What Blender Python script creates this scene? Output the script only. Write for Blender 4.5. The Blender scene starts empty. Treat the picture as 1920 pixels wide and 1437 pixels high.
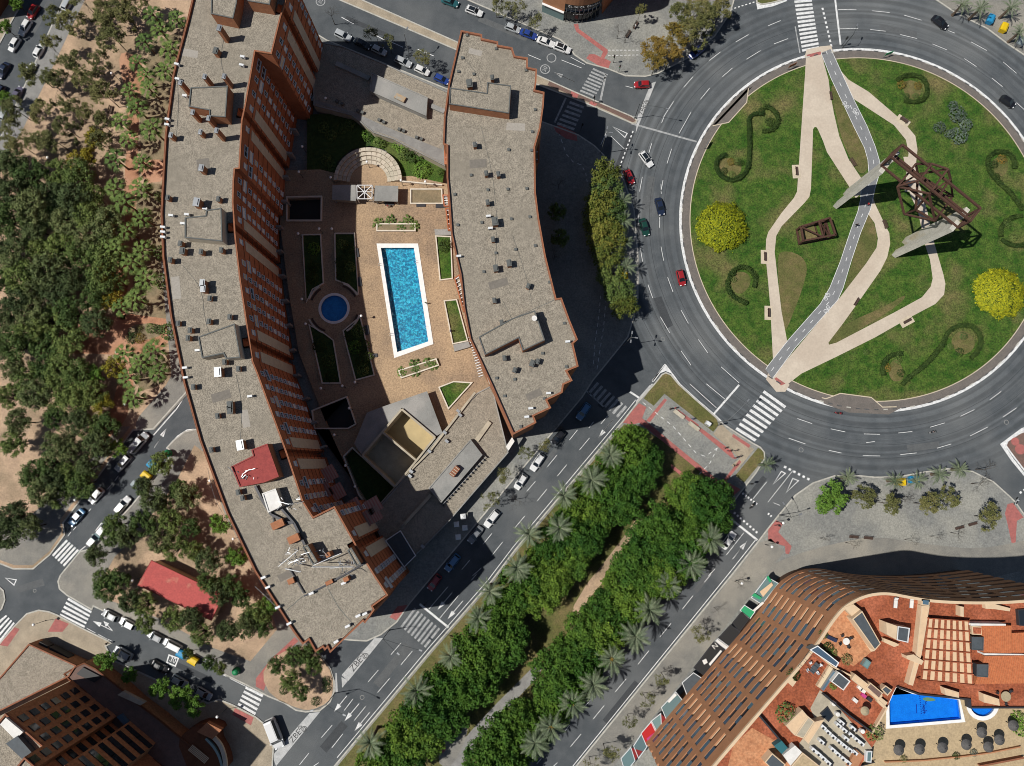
import bpy, math, random
from mathutils import Vector, Matrix, noise
random.seed(7)
SC = bpy.context.scene
COL = SC.collection
# ------------------------------------------------------------------ camera, sky, sun, exposure
FPX, NADIR, CAMZ = 1330.0, 870.0, 166.0          # focal length (px of the 1920 wide frame), nadir row, height (m)
TILT = math.atan((NADIR - 718.5) / FPX)
cam = bpy.data.cameras.new('camera'); camo = bpy.data.objects.new('camera', cam); COL.objects.link(camo)
camo.location = (0, 0, CAMZ); camo.rotation_euler = (TILT, 0, 0)
cam.sensor_fit = 'HORIZONTAL'; cam.sensor_width = 36.0; cam.lens = 36.0 * FPX / 1920.0
cam.clip_start = 1.0; cam.clip_end = 3000.0
SC.camera = camo
SUNV = Vector((-0.672, -0.108, 1.0)).normalized()   # towards the sun
SUN_EL = math.asin(SUNV.z); SUN_AZ = math.atan2(SUNV.x, SUNV.y)
world = bpy.data.worlds.new('World'); SC.world = world; world.use_nodes = True
wn = world.node_tree; wn.nodes.clear()
sky = wn.nodes.new('ShaderNodeTexSky'); sky.sky_type = 'NISHITA'; sky.sun_disc = False
sky.sun_elevation = SUN_EL; sky.sun_rotation = SUN_AZ; sky.altitude = 50; sky.air_density = 1.0; sky.dust_density = 0.6
bg = wn.nodes.new('ShaderNodeBackground'); bg.inputs[1].default_value = 0.05
wo = wn.nodes.new('ShaderNodeOutputWorld')
wn.links.new(sky.outputs[0], bg.inputs[0]); wn.links.new(bg.outputs[0], wo.inputs[0])
sl = bpy.data.lights.new('sun', 'SUN'); sl.energy = 4.8; sl.angle = math.radians(0.53); sl.color = (1.0, 0.965, 0.91)
so = bpy.data.objects.new('sun', sl); COL.objects.link(so); so.location = (-60, -10, 200)
so.rotation_euler = SUNV.to_track_quat('Z', 'Y').to_euler()
SC.view_settings.view_transform = 'Standard'; SC.view_settings.look = 'None'
SC.view_settings.exposure = 0.0; SC.view_settings.gamma = 1.0; SC.view_settings.use_curve_mapping = False
SC.cycles.filter_width = 1.0
SC.cycles.max_bounces = 5; SC.cycles.diffuse_bounces = 3; SC.cycles.glossy_bounces = 2
SC.cycles.transmission_bounces = 2; SC.cycles.transparent_max_bounces = 4
SC.cycles.caustics_reflective = False; SC.cycles.caustics_refractive = False

# ------------------------------------------------------------------ survey helpers
CT, ST = math.cos(TILT), math.sin(TILT)
def W(px, py, z=0.0):
    """survey point of the aerial (1920x1437) at height z -> site metres"""
    x = (px - 960.0) / FPX; y = -(py - 718.5) / FPX
    yy = y * CT + ST; zz = y * ST - CT
    t = (z - CAMZ) / zz
    return (t * x, t * yy)
def P(s):
    return [tuple(float(v) for v in p.split(',')) for p in s.split()]
ROW0 = [0, 360, 720, 1077]
def T(c, r, s):
    k = 480.0 / 1916.0
    return [(c * 480 + x * k, ROW0[r] + y * k) for x, y in P(s)]
def WP(pts, z=0.0):
    return [W(x, y, z) for x, y in pts]
def area2(p):
    return sum(p[i][0] * p[(i + 1) % len(p)][1] - p[(i + 1) % len(p)][0] * p[i][1] for i in range(len(p)))
def ccw(p):
    return list(p) if area2(p) > 0 else list(reversed(p))
def arc_smooth(pts, n=2, closed=True):
    """Chaikin corner cutting"""
    for _ in range(n):
        q = []
        m = len(pts)
        rng = range(m) if closed else range(m - 1)
        if not closed: q.append(pts[0])
        for i in rng:
            a, b = pts[i], pts[(i + 1) % m]
            q.append((a[0] * .75 + b[0] * .25, a[1] * .75 + b[1] * .25))
            q.append((a[0] * .25 + b[0] * .75, a[1] * .25 + b[1] * .75))
        if not closed: q.append(pts[-1])
        pts = q
    return pts
def resample(path, step):
    out = [path[0]]; acc = 0
    for a, b in zip(path, path[1:]):
        L = math.dist(a, b)
        n = max(1, int(round(L / step)))
        for i in range(1, n + 1):
            out.append((a[0] + (b[0] - a[0]) * i / n, a[1] + (b[1] - a[1]) * i / n))
    return out
def offset_path(path, d, closed=False):
    """offset to the left of travel by d"""
    n = len(path); out = []
    for i in range(n):
        a = path[i - 1] if (i > 0 or closed) else None
        b = path[(i + 1) % n] if (i < n - 1 or closed) else None
        p = path[i]
        ns = []
        for u, v in ((a, p), (p, b)):
            if u is None or v is None: continue
            dx, dy = v[0] - u[0], v[1] - u[1]; L = math.hypot(dx, dy) or 1e-6
            ns.append((-dy / L, dx / L))
        if len(ns) == 2:
            mx, my = ns[0][0] + ns[1][0], ns[0][1] + ns[1][1]
            k = max(0.35, (mx * mx + my * my) / 2)
            out.append((p[0] + mx / k * d, p[1] + my / k * d))
        else:
            out.append((p[0] + ns[0][0] * d, p[1] + ns[0][1] * d))
    return out

# ------------------------------------------------------------------ mesh building
class MB:
    def __init__(s): s.v = []; s.f = []; s.m = []
    def add(s, vs, fs, mi=0):
        o = len(s.v); s.v += vs
        s.f += [tuple(i + o for i in f) for f in fs]; s.m += [mi] * len(fs)
        return s
    def poly(s, pts, z, mi=0):
        pts = ccw(pts); return s.add([(x, y, z) for x, y in pts], [tuple(range(len(pts)))], mi)
    def prism(s, pts, z0, z1, mi=0, ms=None, bottom=False):
        pts = ccw(pts); n = len(pts)
        s.add([(x, y, z1) for x, y in pts], [tuple(range(n))], mi)
        if bottom: s.add([(x, y, z0) for x, y in pts], [tuple(reversed(range(n)))], mi)
        s.add([(x, y, z0) for x, y in pts] + [(x, y, z1) for x, y in pts],
              [(i, (i + 1) % n, n + (i + 1) % n, n + i) for i in range(n)], mi if ms is None else ms)
        return s
    def box(s, c, d, rz=0.0, mi=0, M=None):
        hx, hy, hz = d[0] / 2, d[1] / 2, d[2] / 2
        ca, sa = math.cos(rz), math.sin(rz)
        vs = []
        for x, y, z in ((-hx, -hy, -hz), (hx, -hy, -hz), (hx, hy, -hz), (-hx, hy, -hz), (-hx, -hy, hz), (hx, -hy, hz), (hx, hy, hz), (-hx, hy, hz)):
            if M is not None:
                q = M @ Vector((x, y, z)); vs.append((q.x + c[0], q.y + c[1], q.z + c[2]))
            else:
                vs.append((c[0] + x * ca - y * sa, c[1] + x * sa + y * ca, c[2] + z))
        return s.add(vs, [(3, 2, 1, 0), (4, 5, 6, 7), (0, 1, 5, 4), (1, 2, 6, 5), (2, 3, 7, 6), (3, 0, 4, 7)], mi)
    def bar(s, a, b, w, h=None, mi=0):
        a, b = Vector(a), Vector(b); d = b - a; L = d.length
        if L < 1e-5: return s
        q = d.to_track_quat('X', 'Z').to_matrix()
        return s.box((a + b) / 2, (L, w, h or w), 0, mi, q)
    def tube(s, a, b, r0, r1=None, n=6, mi=0, cap=True):
        a, b = Vector(a), Vector(b); d = b - a
        if d.length < 1e-6: return s
        r1 = r0 if r1 is None else r1
        q = d.to_track_quat('Z', 'Y').to_matrix()
        vs = []
        for c, r in ((a, r0), (b, r1)):
            for i in range(n):
                t = 2 * math.pi * i / n
                p = c + q @ Vector((math.cos(t) * r, math.sin(t) * r, 0)); vs.append(tuple(p))
        fs = [(i, (i + 1) % n, n + (i + 1) % n, n + i) for i in range(n)]
        if cap: fs.append(tuple(range(n, 2 * n))); fs.append(tuple(reversed(range(n))))
        return s.add(vs, fs, mi)
    def lathe(s, prof, c=(0, 0, 0), n=12, mi=0):
        vs = []; fs = []
        for r, z in prof:
            for i in range(n):
                t = 2 * math.pi * i / n; vs.append((c[0] + r * math.cos(t), c[1] + r * math.sin(t), c[2] + z))
        for k in range(len(prof) - 1):
            for i in range(n):
                j = (i + 1) % n; fs.append((k * n + i, k * n + j, (k + 1) * n + j, (k + 1) * n + i))
        fs.append(tuple(range((len(prof) - 1) * n, len(prof) * n))); fs.append(tuple(reversed(range(n))))
        return s.add(vs, fs, mi)
    def strip(s, path, w, z0, z1, mi=0, side=0, closed=False):
        """band along a path: side 0 centred, 1 to the left, -1 to the right; a solid when z1>z0"""
        if side == 0: A, B = offset_path(path, w / 2, closed), offset_path(path, -w / 2, closed)
        elif side > 0: A, B = offset_path(path, w, closed), list(path)
        else: A, B = list(path), offset_path(path, -w, closed)
        n = len(path); vs = [(x, y, z1) for x, y in A] + [(x, y, z1) for x, y in B]
        seg = range(n) if closed else range(n - 1)
        fs = [(n + i, n + (i + 1) % n, (i + 1) % n, i) for i in seg]
        if z1 - z0 > 1e-4:
            vs += [(x, y, z0) for x, y in A] + [(x, y, z0) for x, y in B]
            for i in seg:
                j = (i + 1) % n
                fs.append((i, j, 2 * n + j, 2 * n + i)); fs.append((3 * n + i, 3 * n + j, n + j, n + i))
            if not closed: fs += [(0, 2 * n, 3 * n, n), (n - 1, 2 * n - 1, 4 * n - 1, 3 * n - 1)]
        return s.add(vs, fs, mi)
    def mesh(s, name, mats, smooth=False):
        me = bpy.data.meshes.new(name); me.from_pydata(s.v, [], s.f)
        for m in (mats if isinstance(mats, (list, tuple)) else [mats]): me.materials.append(M[m] if isinstance(m, str) else m)
        if any(s.m): me.polygons.foreach_set('material_index', s.m)
        if smooth: me.polygons.foreach_set('use_smooth', [True] * len(s.f))
        me.update(); return me
def link(o, parent=None):
    COL.objects.link(o)
    if parent is not None: o.parent = parent
    return o
WLOC = {}
def obj(name, mb, mats=None, parent=None, smooth=False, loc=None, rz=0.0):
    """mesh object; without loc the vertices are site coordinates"""
    me = mb if isinstance(mb, bpy.types.Mesh) else mb.mesh(name, mats, smooth)
    o = bpy.data.objects.new(name, me); link(o, parent)
    if loc is not None:
        o.location = loc; o.rotation_euler = (0, 0, rz)
    elif parent is not None and parent.name in WLOC:
        o.location = [-v for v in WLOC[parent.name]]
    return o
def tag(o, label=None, cat=None, group=None, kind=None):
    if label: o['label'] = label
    if cat: o['category'] = cat
    if group: o['group'] = group
    if kind: o['kind'] = kind
    return o
def thing(name, label, cat, loc=(0, 0, 0), rz=0.0, group=None, kind=None, world=False):
    """Empty at a thing's base; world=True when its parts are given in site coordinates"""
    o = bpy.data.objects.new(name, None); o.empty_display_size = .3; link(o)
    o.location = loc; o.rotation_euler = (0, 0, rz)
    if world: WLOC[o.name] = tuple(loc)
    return tag(o, label, cat, group, kind)
def copy_tree(o, parent=None):
    c = o.copy(); link(c, parent)
    if parent is None: pass
    for ch in list(o.children): copy_tree(ch, c)
    return c
def structure(name, mb, mats, **k):
    return tag(obj(name, mb, mats, **k), kind='structure')
ORD = ['first', 'second', 'third', 'fourth', 'fifth', 'sixth', 'seventh', 'eighth', 'ninth', 'tenth', 'eleventh', 'twelfth', 'thirteenth',
       'fourteenth', 'fifteenth', 'sixteenth', 'seventeenth', 'eighteenth', 'nineteenth', 'twentieth']
for d in range(20, 100, 10):
    tens = {20: 'twenty', 30: 'thirty', 40: 'forty', 50: 'fifty', 60: 'sixty', 70: 'seventy', 80: 'eighty', 90: 'ninety'}[d]
    if d > 20: ORD.append(tens[:-1] + 'ieth')
    ORD += [tens + '-' + ORD[i] for i in range(9)]

# ------------------------------------------------------------------ materials
M = {}
def mat(name, c, c2=None, scale=1.0, rough=0.85, detail=4.0, bump=0.0, bscale=None, metal=0.0, spec=0.3, fine=None, rnd=0.0, contrast=(0.35, 0.65), c3=None, scale3=0.05, voro=False, mix3=(0.45, 0.62), coat=0.0):
    m = bpy.data.materials.new(name); m.use_nodes = True; nt = m.node_tree; N = nt.nodes; L = nt.links
    b = N['Principled BSDF']; b.inputs['Roughness'].default_value = rough; b.inputs['Metallic'].default_value = metal
    b.inputs['Specular IOR Level'].default_value = spec
    if coat: b.inputs['Coat Weight'].default_value = coat
    b.inputs['Base Color'].default_value = (*c, 1)
    geo = N.new('ShaderNodeNewGeometry'); pos = geo.outputs['Position']
    def ntex(sc, det=4.0):
        if voro:
            t = N.new('ShaderNodeTexVoronoi'); t.inputs['Scale'].default_value = sc; L.new(pos, t.inputs['Vector']); return t.outputs['Color']
        t = N.new('ShaderNodeTexNoise'); t.inputs['Scale'].default_value = sc; t.inputs['Detail'].default_value = det; t.inputs['Roughness'].default_value = 0.6
        L.new(pos, t.inputs['Vector']); return t.outputs['Fac']
    def ramp(fac, lo, hi):
        r = N.new('ShaderNodeMapRange'); r.inputs['From Min'].default_value = lo; r.inputs['From Max'].default_value = hi; L.new(fac, r.inputs['Value']); return r.outputs[0]
    def mix(fac, a, bb, mode='MIX'):
        x = N.new('ShaderNodeMix'); x.data_type = 'RGBA'; x.blend_type = mode
        if isinstance(fac, float): x.inputs[0].default_value = fac
        else: L.new(fac, x.inputs[0])
        for i, v in ((6, a), (7, bb)):
            if isinstance(v, tuple): x.inputs[i].default_value = (*v, 1)
            else: L.new(v, x.inputs[i])
        return x.outputs[2]
    out = None
    if c2 is not None: out = mix(ramp(ntex(scale, detail), *contrast), c, c2)
    if c3 is not None:
        t = N.new('ShaderNodeTexNoise'); t.inputs['Scale'].default_value = scale3; t.inputs['Detail'].default_value = 5; L.new(pos, t.inputs['Vector'])
        out = mix(ramp(t.outputs['Fac'], *mix3), out if out is not None else c, c3)
    if fine:
        t = N.new('ShaderNodeTexNoise'); t.inputs['Scale'].default_value = fine[0]; t.inputs['Detail'].default_value = 2; L.new(pos, t.inputs['Vector'])
        g = 1 - fine[1]; h = 1 + fine[1]
        v = N.new('ShaderNodeMapRange'); v.inputs['From Min'].default_value = .3; v.inputs['From Max'].default_value = .7; v.inputs['To Min'].default_value = g; v.inputs['To Max'].default_value = h
        L.new(t.outputs['Fac'], v.inputs['Value'])
        x = N.new('ShaderNodeMix'); x.data_type = 'RGBA'; x.blend_type = 'MULTIPLY'; x.inputs[0].default_value = 1.0
        if out is None: x.inputs[6].default_value = (*c, 1)
        else: L.new(out, x.inputs[6])
        cc = N.new('ShaderNodeCombineColor')
        for i in range(3): L.new(v.outputs[0], cc.inputs[i])
        L.new(cc.outputs[0], x.inputs[7]); out = x.outputs[2]
    if rnd:
        oi = N.new('ShaderNodeObjectInfo'); hs = N.new('ShaderNodeHueSaturation')
        v = N.new('ShaderNodeMapRange'); v.inputs['To Min'].default_value = 1 - rnd; v.inputs['To Max'].default_value = 1 + rnd
        L.new(oi.outputs['Random'], v.inputs['Value']); L.new(v.outputs[0], hs.inputs['Value'])
        hv = N.new('ShaderNodeMapRange'); hv.inputs['To Min'].default_value = .5 + rnd * .07; hv.inputs['To Max'].default_value = .5 - rnd * .07
        L.new(oi.outputs['Random'], hv.inputs['Value']); L.new(hv.outputs[0], hs.inputs['Hue'])
        if out is None: hs.inputs['Color'].default_value = (*c, 1)
        else: L.new(out, hs.inputs['Color'])
        out = hs.outputs[0]
    if out is not None: L.new(out, b.inputs['Base Color'])
    if bump:
        t = N.new('ShaderNodeTexNoise'); t.inputs['Scale'].default_value = bscale or 4; t.inputs['Detail'].default_value = 3; L.new(pos, t.inputs['Vector'])
        bp = N.new('ShaderNodeBump'); bp.inputs['Strength'].default_value = bump; bp.inputs['Distance'].default_value = .05
        L.new(t.outputs['Fac'], bp.inputs['Height']); L.new(bp.outputs[0], b.inputs['Normal'])
    M[name] = m; return m
# ------------------------------------------------------------------ ground materials
mat('asphalt', (.060, .068, .074), (.084, .092, .098), .35, .9, 6, .15, 30, fine=(7, .2), c3=(.125, .130, .130), scale3=.05, mix3=(.48, .75))
def asphalt_streaks():
    m = M['asphalt']; nt = m.node_tree; N = nt.nodes; L = nt.links; b = N['Principled BSDF']
    src = b.inputs['Base Color'].links[0].from_socket
    geo = N.new('ShaderNodeNewGeometry')
    vm = N.new('ShaderNodeVectorMath'); vm.operation = 'DISTANCE'; vm.inputs[1].default_value = (85.79, 57.37, 0); L.new(geo.outputs['Position'], vm.inputs[0])
    ns = N.new('ShaderNodeTexNoise'); ns.noise_dimensions = '1D'; ns.inputs['Scale'].default_value = .9; ns.inputs['Detail'].default_value = 6; L.new(vm.outputs['Value'], ns.inputs['W'])
    n2 = N.new('ShaderNodeTexNoise'); n2.inputs['Scale'].default_value = .06; L.new(geo.outputs['Position'], n2.inputs['Vector'])
    r = N.new('ShaderNodeMapRange'); r.inputs['From Min'].default_value = .38; r.inputs['From Max'].default_value = .62; r.inputs['To Min'].default_value = .86; r.inputs['To Max'].default_value = 1.34; L.new(ns.outputs['Fac'], r.inputs['Value'])
    near = N.new('ShaderNodeMapRange'); near.inputs['From Min'].default_value = 66; near.inputs['From Max'].default_value = 60; L.new(vm.outputs['Value'], near.inputs['Value'])
    mul = N.new('ShaderNodeMath'); mul.operation = 'MULTIPLY'; L.new(near.outputs[0], mul.inputs[0]); L.new(n2.outputs['Fac'], mul.inputs[1]); 
    m2 = N.new('ShaderNodeMath'); m2.operation = 'MULTIPLY'; m2.inputs[1].default_value = 1.5; m2.use_clamp = True; L.new(mul.outputs[0], m2.inputs[0])
    cc = N.new('ShaderNodeCombineColor')
    for i in range(3): L.new(r.outputs[0], cc.inputs[i])
    x = N.new('ShaderNodeMix'); x.data_type = 'RGBA'; x.blend_type = 'MULTIPLY'; L.new(m2.outputs[0], x.inputs[0]); L.new(src, x.inputs[6]); L.new(cc.outputs[0], x.inputs[7])
    L.new(x.outputs[2], b.inputs['Base Color'])
asphalt_streaks()
mat('pave_grey', (.215, .205, .18), (.165, .16, .145), .5, .9, 6, .2, 12, fine=(5.5, .18), c3=(.27, .25, .21), scale3=.07)
mat('pave_dark', (.215, .215, .20), (.165, .168, .158), .8, .9, 9, .2, 12, fine=(3.5, .22), c3=(.26, .255, .225), scale3=.1)
mat('pave_beige', (.36, .30, .22), (.27, .225, .165), .4, .9, 6, fine=(5, .15))
mat('kerb', (.46, .44, .39), (.34, .33, .29), 1.2, .85)
mat('dirt', (.46, .325, .215), (.35, .245, .165), .35, .95, 8, .3, 6, fine=(3, .15), c3=(.27, .20, .13), scale3=.11)
mat('dirt_olive', (.25, .19, .115), (.17, .14, .085), .5, .95, 8, .3, 6, fine=(4, .2))
mat('brick_path', (.40, .20, .115), (.31, .155, .09), .6, .9, 5, fine=(6, .2), c3=(.44, .25, .16), scale3=.1)
mat('red_tile', (.38, .125, .11), (.29, .105, .095), .8, .9, 5, fine=(4, .15))
mat('brown_tile', (.17, .105, .085), (.13, .085, .07), .8, .9, 5, fine=(5, .15))
mat('court_paving', (.31, .22, .14), (.235, .17, .115), .45, .9, 7, .2, 12, fine=(3.2, .28), c3=(.37, .26, .16), scale3=.09)
mat('walk_grey', (.24, .235, .22), (.19, .185, .175), .6, .85, 5, fine=(5, .12))
mat('path_cream', (.53, .455, .365), (.47, .40, .32), .4, .85, 7, fine=(2.2, .06), c3=(.46, .385, .305), scale3=.12)
mat('bike_grey', (.205, .21, .215), (.18, .185, .19), .6, .85, 5, fine=(5, .1))
mat('paint', (.68, .68, .67), (.44, .445, .44), 1.6, .7, 6, fine=(7, .15), contrast=(.42, .7))
mat('paint_worn', (.40, .405, .40), (.22, .225, .225), 1.5, .75, 7, fine=(7, .22), contrast=(.35, .62))
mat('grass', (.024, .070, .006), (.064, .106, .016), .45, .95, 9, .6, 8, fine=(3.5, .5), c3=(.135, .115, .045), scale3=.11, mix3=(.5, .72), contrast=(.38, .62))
mat('grass_dry', (.16, .125, .055), (.10, .10, .03), .5, .95, 8, .6, 8, fine=(4, .3), c3=(.08, .09, .025), scale3=.12)
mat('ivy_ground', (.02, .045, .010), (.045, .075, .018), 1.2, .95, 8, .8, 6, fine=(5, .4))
mat('stone_light', (.50, .45, .36), (.40, .35, .27), .8, .85, 6, fine=(5, .12), rnd=.12)
mat('concrete', (.25, .25, .235), (.19, .19, .18), .3, .85, 7, fine=(4, .1), c3=(.30, .29, .27), scale3=.12)
mat('concrete_warm', (.42, .37, .28), (.33, .29, .22), .5, .85, 7, fine=(4, .1))
mat('white_wall', (.72, .70, .66), (.60, .58, .54), .8, .8, 5)
mat('gravel', (.33, .29, .23), (.165, .145, .115), 8.0, .95, 3, .4, 4, fine=(.8, .12), contrast=(.25, .75), c3=(.215, .19, .15), scale3=.09, mix3=(.5, .82), voro=True)

mat('asphalt_old', (.105, .110, .112), (.085, .090, .092), .8, .9, 6, fine=(6, .2)); mat('asphalt_new', (.045, .049, .053), (.056, .060, .064), .8, .9, 6, fine=(6, .2))
# ------------------------------------------------------------------ base sheet: the roads
g = MB().poly([(-900, -900), (900, -900), (900, 900), (-900, 900)], 0.0)
structure('road', g, 'asphalt')

def land(name, pts, z, m, kerb_w=.32, smooth=False, kerbs=True, kerb_mat='kerb'):
    """a raised block of pavement with its kerb stones"""
    p = ccw(WP(pts)); 
    if smooth: p = arc_smooth(p, 1)
    inner = offset_path(p, kerb_w, True) if kerbs else p
    o = structure(name, MB().prism(inner, -.2, z), [m])
    if kerbs: obj('kerb', MB().strip(p, kerb_w - .004, -.2, z + .012, side=1, closed=True), kerb_mat, o)
    return o
def overlay(name, pts, z, m, smooth=0, parent=None):
    p = WP(pts)
    if smooth: p = arc_smooth(p, smooth)
    o = obj(name, MB().poly(p, z), m, parent)
    if parent is None: tag(o, kind='structure')
    return o

B1 = P('132,-30 10,240 -60,370 -60,1040 0,1058 25,1068 63,1068 95,1041 123,1003 120,981 250,808 288,806 347,740 440,625 480,600 480,300 500,100 430,-30')
park = land('park_ground', B1, .13, 'dirt')
B2 = P('450,790 400,800 363,805 346,809 326,825 312,840 323,850 250,943 173,1028 150,1033 113,1078 108,1090 111,1105 125,1117 173,1145 176,1138 406,1247 413,1262 461,1285 503,1307 533,1319 555,1333 573,1336 600,1334 620,1317 628,1297 628,1277 620,1252 603,1232 585,1195 560,1100 500,950 480,850')
south_park = land('pavement', B2, .134, 'pave_grey')
B3 = P('440,-30 613,75 835,165 1045,238 1085,253 1115,273 1135,293 1150,312 1170,336 1190,395 1197,480 1197,560 1188,600 1178,633 1150,668 1112,715 1093,745 770,1131 745,1167 715,1191 688,1203 665,1202 643,1200 615,1190 580,1120 520,950 470,760 455,600 470,300 480,100')
block = land('pavement', B3, .138, 'pave_dark')
B4 = P('-60,1225 0,1205 28,1172 50,1150 73,1143 93,1146 110,1153 155,1177 213,1205 200,1212 213,1237 390,1317 411,1310 438,1321 480,1343 495,1355 505,1378 514,1403 512,1437 508,1500 -60,1500')
land('pavement', B4, .13, 'pave_beige')
land('pavement', P('-40,1095 0,1100 8,1107 11,1125 5,1142 0,1147 -40,1160'), .13, 'pave_grey')
B6 = P('600,1467 635,1425 806,1220 918,1092 965,1030 1168,788 1195,753 1226,720 1240,702 1248,698 1258,702 1273,720 1306,750 1341,780 1351,791 1411,830 1426,838 1434,848 1435,860 1418,888 1386,928 1376,942 1345,985 953,1467 930,1500 580,1500')
median = land('median', B6, .13, 'pave_dark')
B7 = P('1030,1500 1078,1437 1371,1077 1421,1014 1440,989 1455,970 1490,928 1523,905 1565,891 1600,890 1640,894 1685,893 1728,885 1776,878 1823,883 1863,903 1893,930 1905,942 1935,985 2040,1040 2040,1500')
plaza = land('pavement', B7, .13, 'pave_dark')
land('pavement', P('1735,-40 1753,0 1790,25 1850,55 1890,85 1920,105 2000,150 2000,-40'), .13, 'pave_grey')
land('traffic_island', P('1884,836 1888,826 1912,811 1950,798 1950,915 1920,884 1900,858'), .14, 'brown_tile', kerb_mat='paint')
B10 = P('760,-60 800,-33 887,6 1050,76 1070,94 1076,104 1100,120 1140,131 1173,144 1210,145 1232,140 1290,110 1340,70 1370,25 1395,-60')
nw = land('pavement', B10, .13, 'pave_dark')
land('traffic_island', P('1412,-40 1418,6 1428,10 1446,7 1474,0 1485,-40'), .14, 'grass_dry')
B12 = P('540,-45 633,0 853,94 1007,160 1105,198 1185,233 1193,233 1196,226 1185,218 1080,173 1006,140 856,78 680,0 610,-45')
nwm = land('median', B12, .13, 'pave_beige')
land('pavement', P('-60,115 0,84 46,0 62,-40 -60,-40'), .13, 'pave_beige')
overlay('brown_paving', T(2, 0, '280,610 430,680 910,885 925,905 905,920 590,775 265,640'), .137, 'brown_tile', parent=nwm)
for s in ('445,685 500,705 485,745 435,715', '590,760 640,780 620,800 575,780'):
    overlay('tactile_paving', T(2, 0, s), .141, 'red_tile', parent=nwm)

# ------------------------------------------------------------------ park (left) surfaces
Zp = .136
for s in ('230,95 262,110 275,150 262,210 258,290 262,330 250,440 236,440 232,360 240,250 238,180 222,120',
          '215,455 238,455 240,600 222,600', '60,648 140,608 230,590 318,585 322,652 250,668 150,662 55,668',
          '216,655 252,668 250,760 205,840 170,840 222,745', '262,290 310,300 312,340 268,345'):
    overlay('brick_path', P(s), Zp, 'brick_path', 1, park)
for s in ('302,490 318,490 345,660 352,740 290,806 255,806 255,795 262,780 312,722 322,705',):
    overlay('concrete_footway', P(s), Zp + .004, 'pave_grey', 0, park)
overlay('concrete_footway', P('132,-25 10,240 -50,362 -50,395 45,240 172,-25'), Zp, 'walk_grey', 0, park)
for s in ('282,85 335,60 310,300 265,300 262,200', '262,345 308,345 305,480 318,560 325,600 250,590 250,440'):
    overlay('planting_bed', P(s), Zp + .002, 'dirt_olive', 0, park)
overlay('planting_bed', P('240,610 300,605 308,628 268,640 240,640'), Zp + .006, 'dirt_olive', 1, park)
overlay('planting_bed', P('262,668 318,668 318,700 300,725 255,735'), Zp + .006, 'dirt_olive', 1, park)
overlay('footway', P('0,1050 28,1060 62,1060 93,1034 116,1000 113,975 245,800 225,800 130,905 60,965 -40,1005 -50,1036'), Zp + .004, 'pave_grey', 0, park)
for s in ('178,1115 215,1045 260,1000 330,905 365,835 385,850 420,960 480,1075 520,1180 470,1240 400,1215 300,1160',):
    overlay('park_bed', P(s), .140, 'dirt', 0, south_park)
overlay('planter_bed', T(1, 3, '40,760 110,640 240,560 400,520 510,640 575,740 580,880 540,960 420,1015 330,1010 120,920'), .146, 'dirt', 1, south_park)
for s in ('0,780 110,640 290,470 320,500 130,660 60,870 0,840',):
    overlay('tactile_paving', T(1, 3, s), .142, 'red_tile', 0, south_park)
overlay('tactile_paving', T(1, 3, '1000,320 1060,240 1150,225 1090,300 1050,345'), .146, 'red_tile', 0, block)
for s in ('360,430 420,330 520,370 470,430', '0,530 100,390 150,410 60,540'):
    overlay('tactile_paving', T(0, 3, s), .136, 'red_tile')
overlay('tactile_paving', T(0, 3, '1760,1000 1900,1070 1880,1130 1740,1050'), .136, 'red_tile')
# north-west corner
overlay('tactile_paving', T(2, 0, '555,440 580,408 620,410 660,430 690,440 740,465 720,518 640,490'), .137, 'red_tile', parent=nw)
overlay('tactile_paving', T(2, 0, '460,185 495,180 500,220 715,375 715,400 690,440 665,430 680,390 480,240'), .141, 'red_tile', parent=nw)
# west of the ring
overlay('tactile_paving', T(2, 0, '310,950 360,940 480,1000 490,1060 400,1040 330,990'), .146, 'red_tile', parent=block)
# centre plaza
pz = .137
overlay('tactile_paving', T(2, 2, '830,292 905,195 950,145 1005,175 985,225 960,290 900,305'), pz, 'red_tile', parent=median)
for s in ('965,250 1570,745 1555,775 945,285', '1005,275 1140,110 1160,120 1030,290', '1190,600 1310,690 1300,715 1190,630',
          '1570,735 1700,570 1715,585 1590,750', '1400,320 1640,500 1670,560 1650,560 1390,345', '1600,730 1710,790 1660,835 1575,770', '1240,190 1400,310 1385,330 1230,210'):
    overlay('red_paving', T(2, 2, s), pz + .005, 'red_tile', parent=median)
overlay('crossing_footway', T(2, 2, '1505,375 1560,295 1650,380 1780,470 1810,490 1680,650 1640,610 1700,560 1620,480'), pz + .003, 'pave_beige', parent=median)
overlay('red_paving', T(2, 2, '1655,375 1785,460 1770,480 1645,395'), pz + .009, 'red_tile', parent=median)
overlay('lawn', T(2, 2, '985,110 1060,10 1110,-60 1150,-85 1190,-65 1250,10 1380,130 1530,265 1545,310 1505,360 1140,75 1060,165'), pz + .004, 'grass_dry', parent=median)
overlay('lawn', T(2, 2, '1670,685 1840,480 1880,500 1885,560 1735,740'), pz + .004, 'grass_dry', parent=median)
overlay('planting_strip', P('610,1467 640,1428 810,1224 922,1096 969,1034 1170,796 1200,800 1310,870 1372,940 1335,990 945,1467'), .136, 'grass_dry', 0, median)
overlay('garden_path', P('830,1437 870,1385 920,1330 965,1285 1010,1240 1020,1255 975,1305 930,1350 890,1400 860,1467 800,1467'), .142, 'walk_grey', 1, median)
overlay('play_area', P('822,1415 835,1370 868,1355 880,1372 850,1437 825,1437'), .148, 'pave_grey', 1, median)
overlay('garden_path', P('1065,1180 1080,1120 1160,1020 1200,962 1207,970 1190,1010 1140,1080 1090,1140 1072,1200'), .142, 'dirt', 1, median)
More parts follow.
